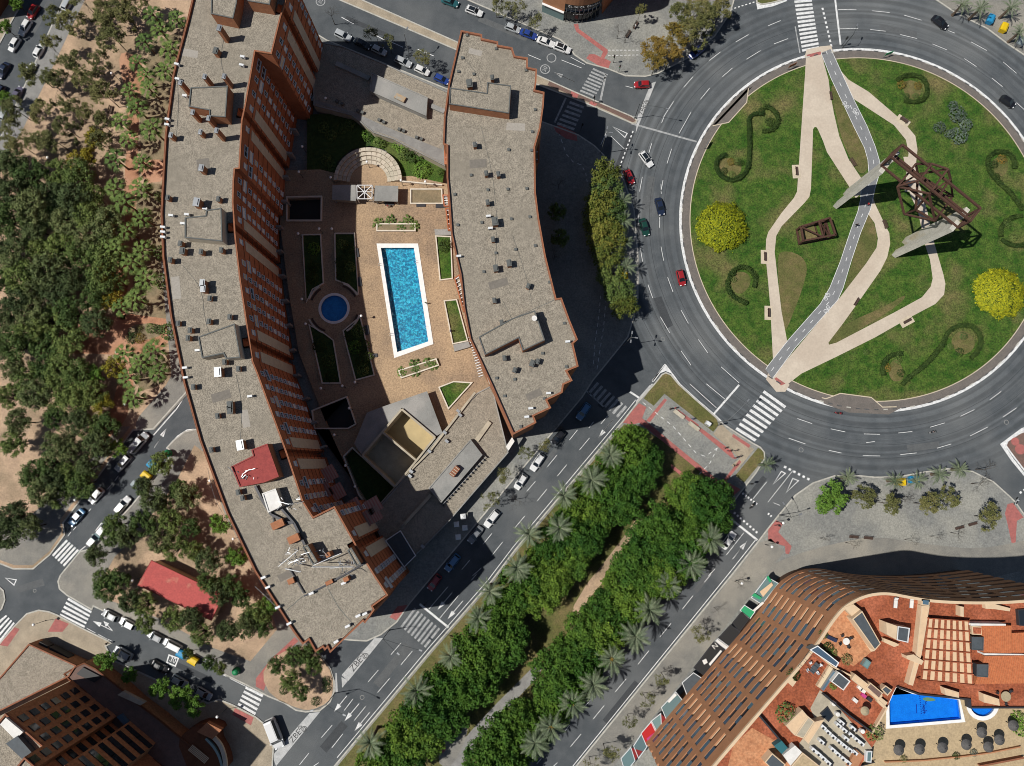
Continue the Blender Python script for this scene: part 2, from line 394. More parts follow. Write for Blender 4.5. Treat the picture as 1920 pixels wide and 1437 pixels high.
# south-east plaza
for s in ('0,1085 60,1020 110,1045 75,1110 175,1215 155,1275 130,1270 125,1215 0,1175', '1790,900 1830,890 1910,1000 1860,1025 1850,1190 1820,1190 1790,1050 1770,970'):
    overlay('tactile_paving', T(3, 2, s), .137, 'red_tile', parent=plaza)
overlay('footway', P('1050,1470 1082,1437 1374,1080 1424,1018 1445,1010 1470,1035 1450,1060 1420,1100 1150,1437 1120,1480'), .137, 'pave_grey', 0, plaza)
overlay('footway', P('1440,1062 1490,1040 1560,1020 1640,1005 1730,1020 1830,1030 1905,1018 1960,1000 1960,1080 1440,1120'), .141, 'pave_grey', 1, plaza)
# ------------------------------------------------------------------ painted markings
ZM = .006
mat('kerb_tar', (.03, .032, .034), rough=.9)
lane = tag(thing('lane_markings', None, None), kind='structure')
def mark(name, pts, z=ZM, m='paint', parent=None):
    return obj(name, MB().poly(WP(pts), z), m, parent or lane)
def line(a, b, w=.16, z=ZM, m='paint', parent=None, name='lane_dash'):
    A, B = W(*a), W(*b)
    return obj(name, MB().strip([A, B], w, z, z), m, parent or lane)
def dashes(c, r, s, w=.125, m='paint'):
    for seg in s.split(';'):
        a, b = T(c, r, seg); line(a, b, w, m=m)
def polyline(pts, w=.2, z=ZM, m='paint', name='edge_line', parent=None, smooth=0):
    p = WP(pts)
    if smooth: p = arc_smooth(p, smooth, False)
    return obj(name, MB().strip(p, w, z, z), m, parent or lane)
dashes(0, 2, '1310,195 1145,385;1240,345 1155,475;885,690 860,725;835,755 808,785;785,815 760,845;730,875 705,905;680,935 655,965;620,1000 600,1025;570,1070 548,1095;530,1110 508,1140;1000,555 975,590')
dashes(0, 2, '760,1040 715,1100;640,1215 590,1255;1300,420 1245,480', .2)
polyline(T(0, 2, '1450,340 1400,345 1330,390 1245,485'), .22)
polyline(T(0, 2, '1385,90 1320,190 1150,385'), .22)
dashes(0, 3, '650,405 715,440;735,450 800,485;805,485 850,508;1655,745 1720,780;1690,765 1840,840')
dashes(1, 0, '640,130 730,180;1210,370 1330,420;850,240 960,300;1000,310 1100,355', .17)
polyline(T(1, 0, '620,-10 1490,365'), .18); 
dashes(2, 0, '120,410 215,450;440,430 545,485;320,545 470,615;370,450 520,510')
dashes(2, 0, '1675,315 1770,260;1475,455 1560,390;1755,445 1860,380;1575,575 1650,510;1285,655 1355,575;1410,745 1480,660;1135,875 1210,760;1250,1000 1340,840;1120,920 1140,870;1160,1225 1195,1115;1025,1145 1045,1075;955,1435 975,1325;1115,1437 1130,1350;740,1020 840,1115;710,985 665,1085;850,645 905,660')
dashes(3, 0, '0,195 95,155;45,330 150,290;525,72 662,75;540,217 675,213;780,82 910,95;765,222 880,235;990,260 1115,290;1020,115 1150,153;1230,330 1340,375;1350,230 1400,250;1520,315 1638,380;1470,440 1560,500;1760,465 1860,550;1675,585 1755,650;1860,770 1916,820')
dashes(2, 1, '1115,-60 1117,15;945,170 945,250;960,420 978,525;1105,190 1105,270;1115,410 1135,515;1165,640 1205,750;1018,695 1053,795;1110,935 1180,1055;1265,885 1320,985;1395,1105 1465,1205;1265,1190 1340,1298;1565,1310 1700,1430')
dashes(2, 2, '755,270 650,400;720,235 665,300;610,285 575,330;580,405 505,495;490,345 430,420;335,535 265,620;410,605 340,690;175,730 110,805;260,790 190,875;95,990 20,1080;1735,1115 1605,1280;1755,1180 1655,1310;1905,735 1805,860;1520,1385 1470,1437;1330,0 1530,180;1455,0 1600,120')
dashes(3, 2, '220,260 330,298;470,337 578,360;718,375 838,378;975,368 1080,357;1213,325 1325,292;1440,243 1545,193;1660,120 1745,57;155,407 280,450;455,498 550,518;710,538 840,540;990,530 1112,517;1265,482 1372,450;1513,390 1645,323;1760,248 1860,180;735,440 800,432')
dashes(3, 2, '185,650 0,885;40,890 90,910', .12)
dashes(2, 3, '1490,0 1440,60;1355,160 1275,262;1190,368 1107,470;1025,572 943,674;855,783 773,880;690,983 608,1083;517,1196 438,1290;340,1410 310,1437;585,945 530,1005;430,1130 400,1170;220,1380 185,1420')
dashes(1, 3, '1650,0 1612,45;1515,160 1375,330;1435,95 1295,260;1085,515 1010,602;1170,575 1085,678;915,718 840,805;1000,780 910,885;820,990 735,1095;725,935 660,1020;570,1130 490,1222;650,1195 567,1300;395,1340 325,1427;470,1410 430,1437')
dashes(1, 2, '1765,1120 1700,1200;1845,1185 1765,1285;1600,1320 1540,1390;1685,1380 1620,1437;1840,960 1790,1020')
polyline(P('632,1421 803,1216 915,1088 962,1026 1164,785 1192,750'), .16)
polyline(P('1074,1437 1368,1074 1418,1011'), .18)
polyline(T(2, 2, '1050,0 930,140'), .2)
polyline(T(2, 1, '1145,1290 1050,1420'), .25)
# painted nose and edge of the splitter island
obj('painted_nose', MB().poly(WP(P('1248,683 1270,712 1264,711 1258,700 1248,696 1238,700 1226,716 1222,714')), ZM), 'paint', lane)
polyline(P('1266,711 1275,722 1308,752 1343,782 1354,793'), .5, ZM + .003)
obj('painted_nose', MB().poly(WP(P('1875,833 1914,804 1940,793 1940,800 1912,811 1888,826 1884,836 1900,860 1920,886 1920,893 1896,864')), ZM), 'paint', lane)
obj('painted_nose', MB().poly(WP(P('1418,6 1420,18 1450,12 1476,2 1474,0 1446,7 1428,10')), ZM), 'paint', lane)
# stop and give-way lines
for a, b, w, m in (((1136, 140), (1126, 188), .5, 'paint_worn'), ((1061, 184), (1040, 230), .45, 'paint_worn'), ((1184, 232), (1306, 266), .45, 'paint_worn'), ((1566, 0), (1576, 84), .45, 'paint'),
                   ((1386, 722), (1338, 777), .45, 'paint'), ((1371, 974), (1420, 1013), .5, 'paint'), ((787, 1133), (841, 1177), .5, 'paint'),
                   ((1181, 735), (1198, 746), .45, 'paint'), ((1099, 733), (1132, 763), .35, 'paint_worn'), ((1491, 50), (1500, 100), .3, 'paint_worn'), ((1193, 218), (1176, 222), .3, 'paint_worn')):
    line(a, b, w, m=m, name='stop_line')
def dotted(a, b, n, w, duty=.5, m='paint', z=ZM, name='give_way_dash'):
    A, B = Vector(W(*a)), Vector(W(*b))
    mb = MB()
    for i in range(n):
        p = A.lerp(B, i / n); q = A.lerp(B, (i + duty) / n); s = MB().strip([tuple(p), tuple(q)], w, z, z)
        if w > .4: obj(name, s, m, lane)
        else: mb.add(s.v, s.f)
    if mb.f: tag(obj(name + 'es', mb, m, lane), kind='stuff')
dotted((1392, 925), (1422, 948), 6, .5); dotted((1376, 961), (1423, 1002), 8, .5); dotted((1470, 875), (1522, 902), 6, .55)
dotted((1542, 15), (1560, 92), 9, .5); dotted((1370, 18), (1418, 3), 7, .3); dotted((1187, 246), (1160, 318), 9, .3)
dotted((1440, 963), (1449, 971), 2, .5); dotted((1912, 925), (1940, 905), 4, .5)
dotted((1140, 95), (1200, 95), 8, .16, .6, z=.146); dotted((1140, 105), (1200, 104), 8, .16, .6, z=.146)
for pts in ('1048,248 1052,262 1062,290 1075,305 1090,310 1098,325 1101,342', '1126,555 1122,600 1116,640 1112,690', '1136,560 1132,610 1126,650 1118,700',
            '1205,755 1262,800 1305,850 1322,856 1345,840', '1345,840 1330,870 1300,900'):
    pth = resample(WP(P(pts)), .9)
    mb = MB()
    for i in range(0, len(pth) - 1, 2): mb.strip(pth[i:i + 2], .14, .146, .146)
    tag(obj('cycle_lane_dashes', mb, 'paint', lane), kind='stuff')
# zebra crossings
def zebra(label_, a0, a1, b0, b1, n, duty=.52, m='paint', z=ZM):
    """stripes spread from edge a0-a1 to edge b0-b1"""
    root = tag(thing('zebra_crossing', None, None), kind='structure')
    for i in range(n):
        t0, t1 = (i + .5 - duty / 2) / n, (i + .5 + duty / 2) / n
        L_ = lambda p, q, t: (p[0] + (q[0] - p[0]) * t, p[1] + (q[1] - p[1]) * t)
        quad = [L_(a0, b0, t0), L_(a1, b1, t0), L_(a1, b1, t1), L_(a0, b0, t1)]
        obj('stripe', MB().poly(WP(quad), z), m, root)
def zt(c, r, s, n, **k):
    p = T(c, r, s); zebra('', p[0], p[1], p[2], p[3], n, **k)
zt(0, 2, '385,1278 492,1162 485,1372 595,1250', 5, duty=.6)
zt(0, 3, '515,168 690,272 440,318 628,408', 5, duty=.55); zt(0, 3, '0,330 40,300 0,520 115,372', 4)
zt(0, 3, '1845,832 1975,895 1775,985 1905,1062', 5, duty=.55)
zt(2, 0, '612,505 720,553 505,690 615,735', 8, m='paint_worn'); zt(2, 0, '440,750 545,790 330,940 460,985', 6, m='paint_worn')
zt(3, 0, '195,0 325,-10 258,395 385,370', 13, duty=.58)
zt(2, 2, '1895,40 2060,160 1665,350 1810,440', 9, duty=.52)
zt(1, 3, '1180,245 1075,385 1385,415 1275,555', 8, duty=.5, m='paint_worn')
zt(2, 2, '870,180 800,260 630,-20 560,60', 8, m='paint_worn')
zt(3, 2, '0,0 150,95 -130,190 15,275', 5, duty=.0001) if False else None
# repair patches and trenches in the asphalt
for i, s in enumerate(('1180,246 1190,250 1160,330 1150,320', '700,1280 760,1205 772,1215 712,1290', '600,1400 640,1352 652,1362 612,1412', '985,905 1040,840 1046,846 992,912', '1120,760 1140,736 1150,744 1130,768', '1300,1105 1345,1048 1352,1054 1308,1112', '1130,1350 1190,1276 1200,1284 1140,1360', '1650,45 1720,60 1718,70 1648,56', '1225,560 1240,556 1262,610 1248,618', '1700,835 1760,828 1762,840 1702,848',
      '205,910 240,866 248,872 213,917', '30,1100 80,1085 84,1098 34,1112', '330,1240 400,1272 396,1282 326,1250', '900,30 990,68 986,78 896,40', '650,30 740,68 737,76 646,38', '55,60 90,0 100,4 64,66', '1400,930 1430,892 1438,898 1408,938', '1215,330 1228,332 1222,400 1208,398')):
    overlay('road_patch', P(s), .002, 'asphalt_old' if i % 2 else 'asphalt_new', 0, lane)
# tar seams between the paving lanes of the ring
for r_, a0, a1 in ((49.2, 150, 330), (52.6, 95, 215), (56.1, 120, 300), (59.4, 150, 235), (53.0, 230, 330), (49.5, 20, 100)):
    pth = [(85.79 + r_ * math.cos(math.radians(a0 + (a1 - a0) * i / 60)), 57.37 + r_ * math.sin(math.radians(a0 + (a1 - a0) * i / 60))) for i in range(61)]
    obj('tar_seam', MB().strip(pth, .07, .003, .003), 'kerb_tar', lane)
# painted letters, arrows and symbols
def arrow(tail, head, w=.15, hw=.52, m='paint'):
    A, B = Vector(W(*tail)), Vector(W(*head)); d = (B - A); L_ = d.length; d.normalize(); n = Vector((-d.y, d.x))
    c = B - d * min(2.0, L_ * .42)
    pts = [A + n * w / 2, c + n * w / 2, c + n * hw, B, c - n * hw, c - n * w / 2, A - n * w / 2]
    obj('arrow', MB().poly([tuple(p) for p in pts], ZM), m, lane)
def arrows(c, r, s, **k):
    for seg in s.split(';'):
        a, b = T(c, r, seg); arrow(a, b, **k)
arrows(1, 3, '1468,138 1360,265;1548,200 1435,335;680,910 585,1028;772,968 662,1100;850,1035 738,1172')
arrows(0, 2, '1155,478 1245,335'); arrows(0, 3, '845,425 695,350;845,425 775,350'); arrows(2, 0, '470,615 320,545', m='paint_worn'); arrows(2, 2, '755,270 648,402;1650,1312 1757,1180'); 
def tri_mark(pts, m='paint'):
    p = WP(pts); obj('give_way_triangle', MB().strip(p, .22, ZM, ZM, closed=True), m, lane)
tri_mark(T(0, 3, '40,28 122,42 105,82')); tri_mark(T(2, 0, '755,950 862,1000 845,1030'))
tri_mark(T(3, 2, '100,655 130,670 38,752')); tri_mark(T(3, 2, '185,708 228,725 138,812'))
def font_obj(name, cu, m, parent):
    t_ = bpy.data.objects.new('tmp', cu); me = bpy.data.meshes.new_from_object(t_); bpy.data.objects.remove(t_); bpy.data.curves.remove(cu)
    me.name = name; me.materials.clear(); me.materials.append(M[m]); o = bpy.data.objects.new(name, me); return link(o, parent)
def ground_text(txt, at, ang, size, m='ink', z=.012, parent=None, align='CENTER'):
    cu = bpy.data.curves.new('lettering', 'FONT'); cu.body = txt; cu.size = size; cu.align_x = align; cu.align_y = 'CENTER'
    o = font_obj('lettering', cu, m, parent or lane)
    x, y = W(*at, z); o.location = (x, y, z); o.rotation_euler = (0, 0, math.radians(ang)); return o
mat('ink', (.05, .05, .05), rough=.8)
def band(pts, m='paint_worn'):
    obj('painted_band', MB().poly(WP(pts), ZM + .002), 'paint_band', lane)
mat('paint_band', (.46, .46, .45), (.34, .345, .34), .8, .75, 7, fine=(5, .14))
band(T(1, 3, '890,475 950,478 690,800 640,755')); band(T(1, 3, '400,1040 480,1030 150,1437 130,1380 130,1350')); band(T(1, 3, '595,740 605,740 612,880 592,895')); band(T(1, 3, '640,770 690,795 645,850'))
band(T(2, 0, '1040,625 1078,612 940,960 925,1000 940,870')); band(T(2, 2, '1030,10 1060,0 940,135 925,130')); 
def zbe(at, ang, s=1.0):
    ground_text('ZBE', at, ang, 2.0 * s)
    a = math.radians(ang); x, y = W(*at)
    n = Vector((-math.sin(a), math.cos(a))); t = Vector((math.cos(a), math.sin(a)))
    c = Vector((x, y)) + t * 2.7 * s
    ring = [tuple(c - n * .45 + Vector((math.cos(q), math.sin(q))) * .62 * s) for q in [i * math.pi / 8 for i in range(16)]]
    obj('symbol_ring', MB().strip(ring, .14, .012, .012, closed=True), 'ink', lane)
    ring = [tuple(c - n * .45 + Vector((math.cos(q), math.sin(q))) * .32 * s) for q in [i * math.pi / 6 for i in range(12)]]
    obj('symbol_ring', MB().strip(ring, .14, .012, .012, closed=True), 'ink', lane)
    car = [c + n * .3 * s + t * (u * .6 + .6) * s + n * v * .6 * s for u, v in ((-2.4, 0), (-.9, 0), (-.9, .5), (-1.2, .6), (-1.4, 1.0), (-2.0, 1.0), (-2.1, .6), (-2.4, .5))]
    obj('symbol_car', MB().strip([tuple(p) for p in car], .13, .012, .012, closed=True), 'ink', lane)
zbe((668, 1246), 50); zbe((554, 1381), 50, .9); zbe((1205, 207), 72, .85)
def ring_mark(at, r, txt=None, ang=0, m='paint_worn'):
    x, y = W(*at)
    obj('speed_roundel', MB().strip([(x + r * math.cos(i * math.pi / 12), y + r * math.sin(i * math.pi / 12)) for i in range(24)], .22, ZM, ZM, closed=True), m, lane)
    if txt: ground_text(txt, at, ang, r * 1.25, m, ZM + .002)
ring_mark((1022, 130), 1.15, '30', 65); ring_mark((1034, 109), 1.1); ring_mark((601, 3), 1.1, '30', 65)
# rounded-square 30 on the side street
bx = WP(T(0, 3, '1265,605 1335,630 1312,688 1248,660')); obj('painted_frame', MB().strip(bx, .3, ZM, ZM, closed=True), 'paint', lane)
ground_text('30', (324, 1238), -20, 1.5, 'paint', ZM)
for at, r in (((1502, 844), .5), ((1243, 636), .45), ((679, 1308), .45), ((65, 1108), .35), ((1440 + 447, 792), .5)):
    x, y = W(*at); obj('manhole_cover', MB().strip([(x + r * math.cos(i * math.pi / 8), y + r * math.sin(i * math.pi / 8)) for i in range(16)], .09, .004, .004, closed=True), 'concrete', lane)
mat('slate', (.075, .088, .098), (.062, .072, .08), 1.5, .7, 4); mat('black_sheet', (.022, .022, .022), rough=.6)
mat('rust', (.085, .040, .026), (.055, .028, .020), 2.5, .85, 5, fine=(6, .2))
mat('rust_pale', (.40, .25, .12), (.30, .29, .25), 1.0, .9)
mat('board_concrete', (.52, .50, .44), (.43, .415, .36), .5, .85, 7, fine=(3, .12), c3=(.42, .36, .25), scale3=.25, mix3=(.55, .75))
mat('kerb_black', (.06, .06, .06), (.10, .10, .10), 2, .8)
mat('footway_brown', (.155, .135, .12), (.125, .112, .10), .7, .9, 6, fine=(5, .15))
mat('bench_wood', (.085, .05, .038), (.06, .038, .03), 3, .8)
mat('edge_cream', (.55, .47, .35), (.46, .39, .29), 1, .85)
# ------------------------------------------------------------------ building materials
mat('brick', (.37, .125, .056), (.295, .098, .044), .9, .9, 5, fine=(5, .14), c3=(.41, .145, .066), scale3=.12)
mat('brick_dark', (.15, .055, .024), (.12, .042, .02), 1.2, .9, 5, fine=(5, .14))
mat('brick_lit', (.36, .155, .075), (.29, .12, .06), 1.0, .9, 5, fine=(5, .16))
mat('coping', (.27, .105, .055), (.20, .08, .045), 1.3, .85, 5)
mat('panel_beige', (.52, .46, .36), (.45, .40, .31), .8, .8, 5, fine=(3, .08))
mat('shutter_white', (.62, .61, .58), rough=.6, rnd=.15); mat('shutter_beige', (.50, .42, .30), rough=.6, rnd=.15)
mat('frame_white', (.70, .70, .69), rough=.5)
mat('glass_dark', (.018, .024, .032), rough=.08, spec=.6); mat('glass_blue', (.07, .12, .17), rough=.12, spec=.6, rnd=.35)
mat('metal_grey', (.30, .31, .32), rough=.4, metal=.6); mat('metal_white', (.62, .63, .63), rough=.45); mat('metal_dark', (.045, .045, .05), rough=.5, metal=.3)
mat('roof_red', (.30, .058, .05), (.24, .046, .042), 1.2, .85, 5, fine=(5, .12)); mat('hatch', (.10, .105, .10), rough=.7)
mat('awning_pale', (.42, .27, .22), rough=.8); mat('awning_stripe', (.45, .19, .15), (.36, .15, .12), 2.0, .8)
def lit_pane(name): return name

def obox(name, parent, px, base_z, d, h, m, ang=0.0):
    """box whose base centre is seen at px on a surface at base_z"""
    x, y = W(*px, base_z); return obj(name, MB().box((x, y, base_z + h / 2), (d[0], d[1], h), ang), m, parent)
def chimneys(root, z, ang, s, m='brick_lit'):
    for c, r, lst in s:
        for it in lst.split(';'):
            v = [float(q) for q in it.split(',')]; (p,) = T(c, r, '%f,%f' % (v[0], v[1])); w = v[3] if len(v) > 3 else .62
            x, y = W(*p, z); a = ang(p) if callable(ang) else ang
            ch = obj('chimney', MB().box((x, y, z + v[2] / 2), (w, w * 1.5, v[2]), a), m, root)
            obj('chimney_cap', MB().box((x, y, z + v[2] + .12), (w * 1.25, w * 1.75, .2), a).box((x, y, z + v[2] + .3), (w * .7, w * 1.2, .16), a), 'metal_grey' if v[2] > 1.7 else 'hatch', ch)
def roof_units(root, z, ang, s):
    for c, r, lst in s:
        for it in lst.split(';'):
            v = [float(q) for q in it.split(',')]; (p,) = T(c, r, '%f,%f' % (v[0], v[1])); x, y = W(*p, z); a = ang(p) if callable(ang) else ang
            u = obj('air_conditioner', MB().box((x, y, z + .55), (.95, .42, .7), a), 'metal_white', root)
            dx_, dy_ = -math.sin(a) * -.22, math.cos(a) * -.22; obj('fan_grille', MB().tube((x + dx_, y + dy_, z + .55), (x + dx_ * 1.1, y + dy_ * 1.1, z + .55), .26, n=8), 'hatch', u)
def hatches(root, z, ang, s):
    for c, r, lst in s:
        for p in T(c, r, lst):
            x, y = W(*p, z); a = ang(p) if callable(ang) else ang
            obj('roof_vent', MB().box((x, y, z + .15), (.45, .45, .3), a).box((x, y, z + .32), (.56, .56, .06), a), 'hatch', root)
def parapet_block(name, label, cat, outline_px, z, m_wall='brick', m_roof='gravel', par=.5, cw=.26, coping='coping', holes=None, loc=None, z0=0.0):
    p = ccw(WP(outline_px, z)); cx = sum(q[0] for q in p) / len(p); cy = sum(q[1] for q in p) / len(p)
    root = thing(name, label, cat, (cx, cy, z0), world=True)
    obj('wall', MB().add([(x, y, z0) for x, y in p] + [(x, y, z) for x, y in p], [(i, (i + 1) % len(p), len(p) + (i + 1) % len(p), len(p) + i) for i in range(len(p))]), m_wall, root)
    inner = offset_path(p, cw, True)
    rf = obj('roof', MB().poly(inner, z - par), m_roof, root)
    obj('parapet', MB().strip(p, cw, z - par - .05, z + .001, side=1, closed=True), coping, root)
    return root, p
def penthouse(root, px, zr, h, m='brick_lit', roof='gravel', coping='hatch', name='penthouse'):
    z = zr + h; p = ccw(WP(px, z))
    o = obj(name, MB().add([(x, y, zr) for x, y in p] + [(x, y, z) for x, y in p], [(i, (i + 1) % len(p), len(p) + (i + 1) % len(p), len(p) + i) for i in range(len(p))]), m, root)
    obj('roof', MB().poly(offset_path(p, .22, True), z - .18), roof, o)
    obj('parapet', MB().strip(p, .22, z - .25, z + .001, side=1, closed=True), coping, o); return o
def path_len(p): return [0] + [sum(math.dist(p[i], p[i + 1]) for i in range(k)) for k in range(1, len(p))]
def at_len(p, s):
    for a, b in zip(p, p[1:]):
        L = math.dist(a, b)
        if s <= L or b == p[-1]:
            t = s / L if L else 0; d = ((b[0] - a[0]) / L, (b[1] - a[1]) / L)
            return (a[0] + d[0] * s, a[1] + d[1] * s), d
        s -= L
def near_len(p, q):
    best = (1e9, 0); acc = 0
    for a, b in zip(p, p[1:]):
        L = math.dist(a, b); n = max(1, int(L / .2))
        for i in range(n + 1):
            x = (a[0] + (b[0] - a[0]) * i / n, a[1] + (b[1] - a[1]) * i / n); d = math.dist(x, q)
            if d < best[0]: best = (d, acc + L * i / n)
        acc += L
    return best[1]
# ------------------------------------------------------------------ the long curved apartment block (left)
LZ = 29.0; LR = LZ - .5
left_edge = P('372,-50 360,0 350,42 325,137 310,250 304,358 302,400 305,480 320,595 345,720 375,827 425,962 478,1072') + T(1, 3, '280,430 350,525 395,490 445,580 500,545 515,568 535,545 555,585 800,350 815,365 885,265 870,240 990,155')
right_runs = [P('727,1116 701,1077 668,1023 627,950'), P('587,970 568,940 537,847 483,700 474,678 462,600 450,520 441,440 437,380 438,340 440,317'), P('449,316 454,226 460,199 478,96'), P('509,101 526,32 536,0 545,-50')]
slots = {0: [(668, 1023)], 1: [(538, 849), (472, 640), (445, 424)], 2: [(457, 212)], 3: [(531, 17)]}
def notch(run, stations, w=1.5, d=1.3):
    """cut full-height slots into a plan run (outside is on the right of travel)"""
    S = sorted(near_len(run, q) for q in stations); out = []; acc = 0; L = path_len(run)
    pts = [(s, run[i]) for i, s in enumerate(L)]
    for s in S:
        for o_, dd in ((-w / 2, 0), (-w / 2 + .001, d), (w / 2 - .001, d), (w / 2, 0)):
            q, t = at_len(run, s + o_); pts.append((s + o_, (q[0] - t[1] * dd, q[1] + t[0] * dd)))
    pts = [x for x in pts if not any(abs(x[0] - s) < w / 2 - .01 and x[1] in run for s in S)]
    pts.sort(key=lambda x: x[0]); return [x[1] for x in pts], S
plan = WP(left_edge, LZ)[:-1]; runs = []
for i, r in enumerate(right_runs):
    w_ = WP(r, LZ); nr, S = notch(w_, [W(*q, LZ) for q in slots.get(i, [])]); runs.append((w_, S)); plan += nr
p = plan; A_ = area2(p); plan = p if A_ > 0 else p[::-1]
cx, cy = W(440, 560, 0)
LB = thing('apartment_building', 'long curved brick apartment block with a gravel roof beside the park', 'building', (cx, cy, 0), world=True)
n = len(plan)
obj('wall', MB().add([(x, y, 0) for x, y in plan] + [(x, y, LZ) for x, y in plan], [(i, (i + 1) % n, n + (i + 1) % n, n + i) for i in range(n)]), 'brick', LB)
Lroof = obj('roof', MB().poly(offset_path(plan, .3, True), LR), 'gravel', LB)
outline = ccw(WP(left_edge, LZ)[:-1] + [q for r, _ in runs for q in r])
obj('parapet', MB().strip(outline, .24, LR - .05, LZ + .002, side=1, closed=True), 'coping', LB)
obj('coping_edge', MB().strip(outline, .07, LZ - .25, LZ + .05, side=-1, closed=True), 'brick_lit', LB)
obj('lining_seam', MB().strip(WP(P('478,1100 500,1120 540,1160 560,1190')[:2] + T(1, 3, '200,295 350,165 510,85 690,-30'), LR), .12, LR + .02, LR + .02), 'hatch', Lroof)
obj('lining_seam', MB().strip(WP(T(1, 3, '535,100 620,250 740,390'), LR), .12, LR + .02, LR + .02), 'hatch', Lroof)
# windows: shared meshes, hung in local coordinates (x along the wall, -y outwards)
def window_mesh(w, h, kind):
    mb = MB(); f = .07
    for x in (-w / 2 + f / 2, w / 2 - f / 2): mb.box((x, -.03, 0), (f, .14, h), 0, 0)
    for z in (-h / 2 + f / 2, h / 2 - f / 2): mb.box((0, -.03, z), (w - 2 * f, .14, f), 0, 0)
    mb.box((0, -.02, 0), (f * .7, .1, h - 2 * f), 0, 0) if kind == 'glass' else None
    mb.box((0, 0, 0), (w - 2 * f + .01, .05, h - 2 * f + .01), 0, 1); mb.box((0, -.1, -h / 2 - .03), (w + .2, .26, .06), 0, 0)
    return mb.mesh('window', ['frame_white', {'glass': 'glass_dark', 'white': 'shutter_white', 'beige': 'shutter_beige'}[kind]])
WM = {(w, k): window_mesh(w - .2, 1.35, k) for w in (1.25, 2.6) for k in ('glass', 'white', 'beige')}
def add_window(root, me, q, t, z, name='window'):
    o = obj(name, me, parent=root); o.location = Vector((q[0], q[1], z)) + o.location; o.rotation_euler = (0, 0, math.atan2(t[1], t[0])); return o
lowmb = MB(); cnt = 0; rngw = random.Random(5)
FL = 2.85
for ri, (run, S) in enumerate(runs):
    tot = path_len(run)[-1]; ncol = int(tot / 2.85); panel_zone = []
    for s in S:
        for sg in (-1, 1):
            c = s + sg * 2.3; q, t = at_len(run, max(.2, min(tot - .2, c))); o = Vector((t[1], -t[0]))
            if 1.0 < c < tot - 1.0:
                panel_zone.append(c)
                a = Vector((q[0], q[1])) - Vector(t) * 1.1 + o * .03; b = Vector((q[0], q[1])) + Vector(t) * 1.1 + o * .03
                pn = obj('blank_panel', MB().strip([tuple(a), tuple(b)], .1, 2.9, LZ - 5.2), 'panel_beige', LB)
                add_window(LB, WM[(1.25, 'white')], (q[0] + o.x * .05, q[1] + o.y * .05), t, LZ - 2.6)
    for k in range(ncol):
        s = (k + .5) * tot / ncol
        if any(abs(s - c) < 1.9 for c in panel_zone) or any(abs(s - c) < 1.7 for c in S): continue
        q, t = at_len(run, s); o = Vector((t[1], -t[0])); q = (q[0] + o.x * .05, q[1] + o.y * .05)
        for f in range(10):
            z = LZ - 2.6 - f * FL
            if z < 2.2: continue
            kind = rngw.choices(('glass', 'white', 'beige'), (6, 3, 1.2))[0]; w = 2.6 if (f in (1,) and k % 2 == 0) or (ri == 2 and f < 2 and k % 3 == 1) else 1.25
            if cnt < 300 and f < 8:
                add_window(LB, WM[(w, kind)], q, t, z); cnt += 1
            else:
                me = WM[(w, kind)]; ang = math.atan2(t[1], t[0]); ca, sa = math.cos(ang), math.sin(ang)
                vs = [(q[0] + v.co.x * ca - v.co.y * sa, q[1] + v.co.x * sa + v.co.y * ca, z + v.co.z) for v in me.vertices]
                mi = {'glass': 1, 'white': 2, 'beige': 3}[kind]
                off = len(lowmb.v); lowmb.v += vs
                for pl in me.polygons: lowmb.f.append(tuple(i + off for i in pl.vertices)); lowmb.m.append(mi if pl.material_index else 0)
    for f in range(10):
        z = LZ - 4.05 - f * FL
        if z > 1: obj('string_course', MB().strip(run, .07, z, z + .12, side=-1), 'brick_dark', LB)
tag(obj('windows', lowmb, ['frame_white', 'glass_dark', 'shutter_white', 'shutter_beige'], LB), kind='stuff')
# arcade at the foot, awnings of the lower terraces
for ri, (run, S) in enumerate(runs[1:3]):
    tot = path_len(run)[-1]
    for k in range(int(tot / 6)):
        q, t = at_len(run, 3 + k * 6.0); o = Vector((t[1], -t[0])); obj('pilaster', MB().box((q[0] + o.x * .7, q[1] + o.y * .7, 1.9), (.5, 1.3, 3.4), math.atan2(t[1], t[0])), 'concrete', LB)
for (c, d) in (((700, 948), 3.2), ((683, 975), 3.0), ((633, 922), 2.8), ((618, 888), 2.8), ((610, 920), 2.6), ((664, 950), 3.0), ((678, 980), 3.0), ((702, 965), 2.6)):
    z = 11.0; x, y = W(*c, z); aw = obj('awning', MB().box((x, y, z), (d, 3.2, .12), math.radians(30)), 'awning_stripe', LB)
    for k in range(5):
        a = math.radians(30); u = -d / 2 + d * (k + .5) / 5; obj('awning_stripe', MB().box((x + u * math.cos(a), y + u * math.sin(a), z + .07), (d / 11, 3.2, .02), a), 'awning_pale', aw)
angL = lambda p: math.radians(-8 + (p[1] - 400) * .045) if p[1] > 400 else math.radians(-8 + (400 - p[1]) * -.02)
zp = LR
penthouse(LB, P('396,-45 395,26 437,35 444,5 448,-45'), zp, 3.4); penthouse(LB, P('464,2 506,9 513,-45 470,-45'), zp, 3.4)
penthouse(LB, P('357,164 427,161 423,220 392,218 392,207 353,200'), zp, 3.2); penthouse(LB, P('346,408 385,404 386,394 415,390 417,453 346,446'), zp, 2.6, 'panel_beige')
penthouse(LB, T(0, 1, '1480,1085 1755,985 1800,1240 1690,1250 1670,1210 1510,1245'), zp, 2.6, 'panel_beige')
k_ = lambda s: [(400 + x * .3153, 820 + y * .3153) for x, y in P(s)]
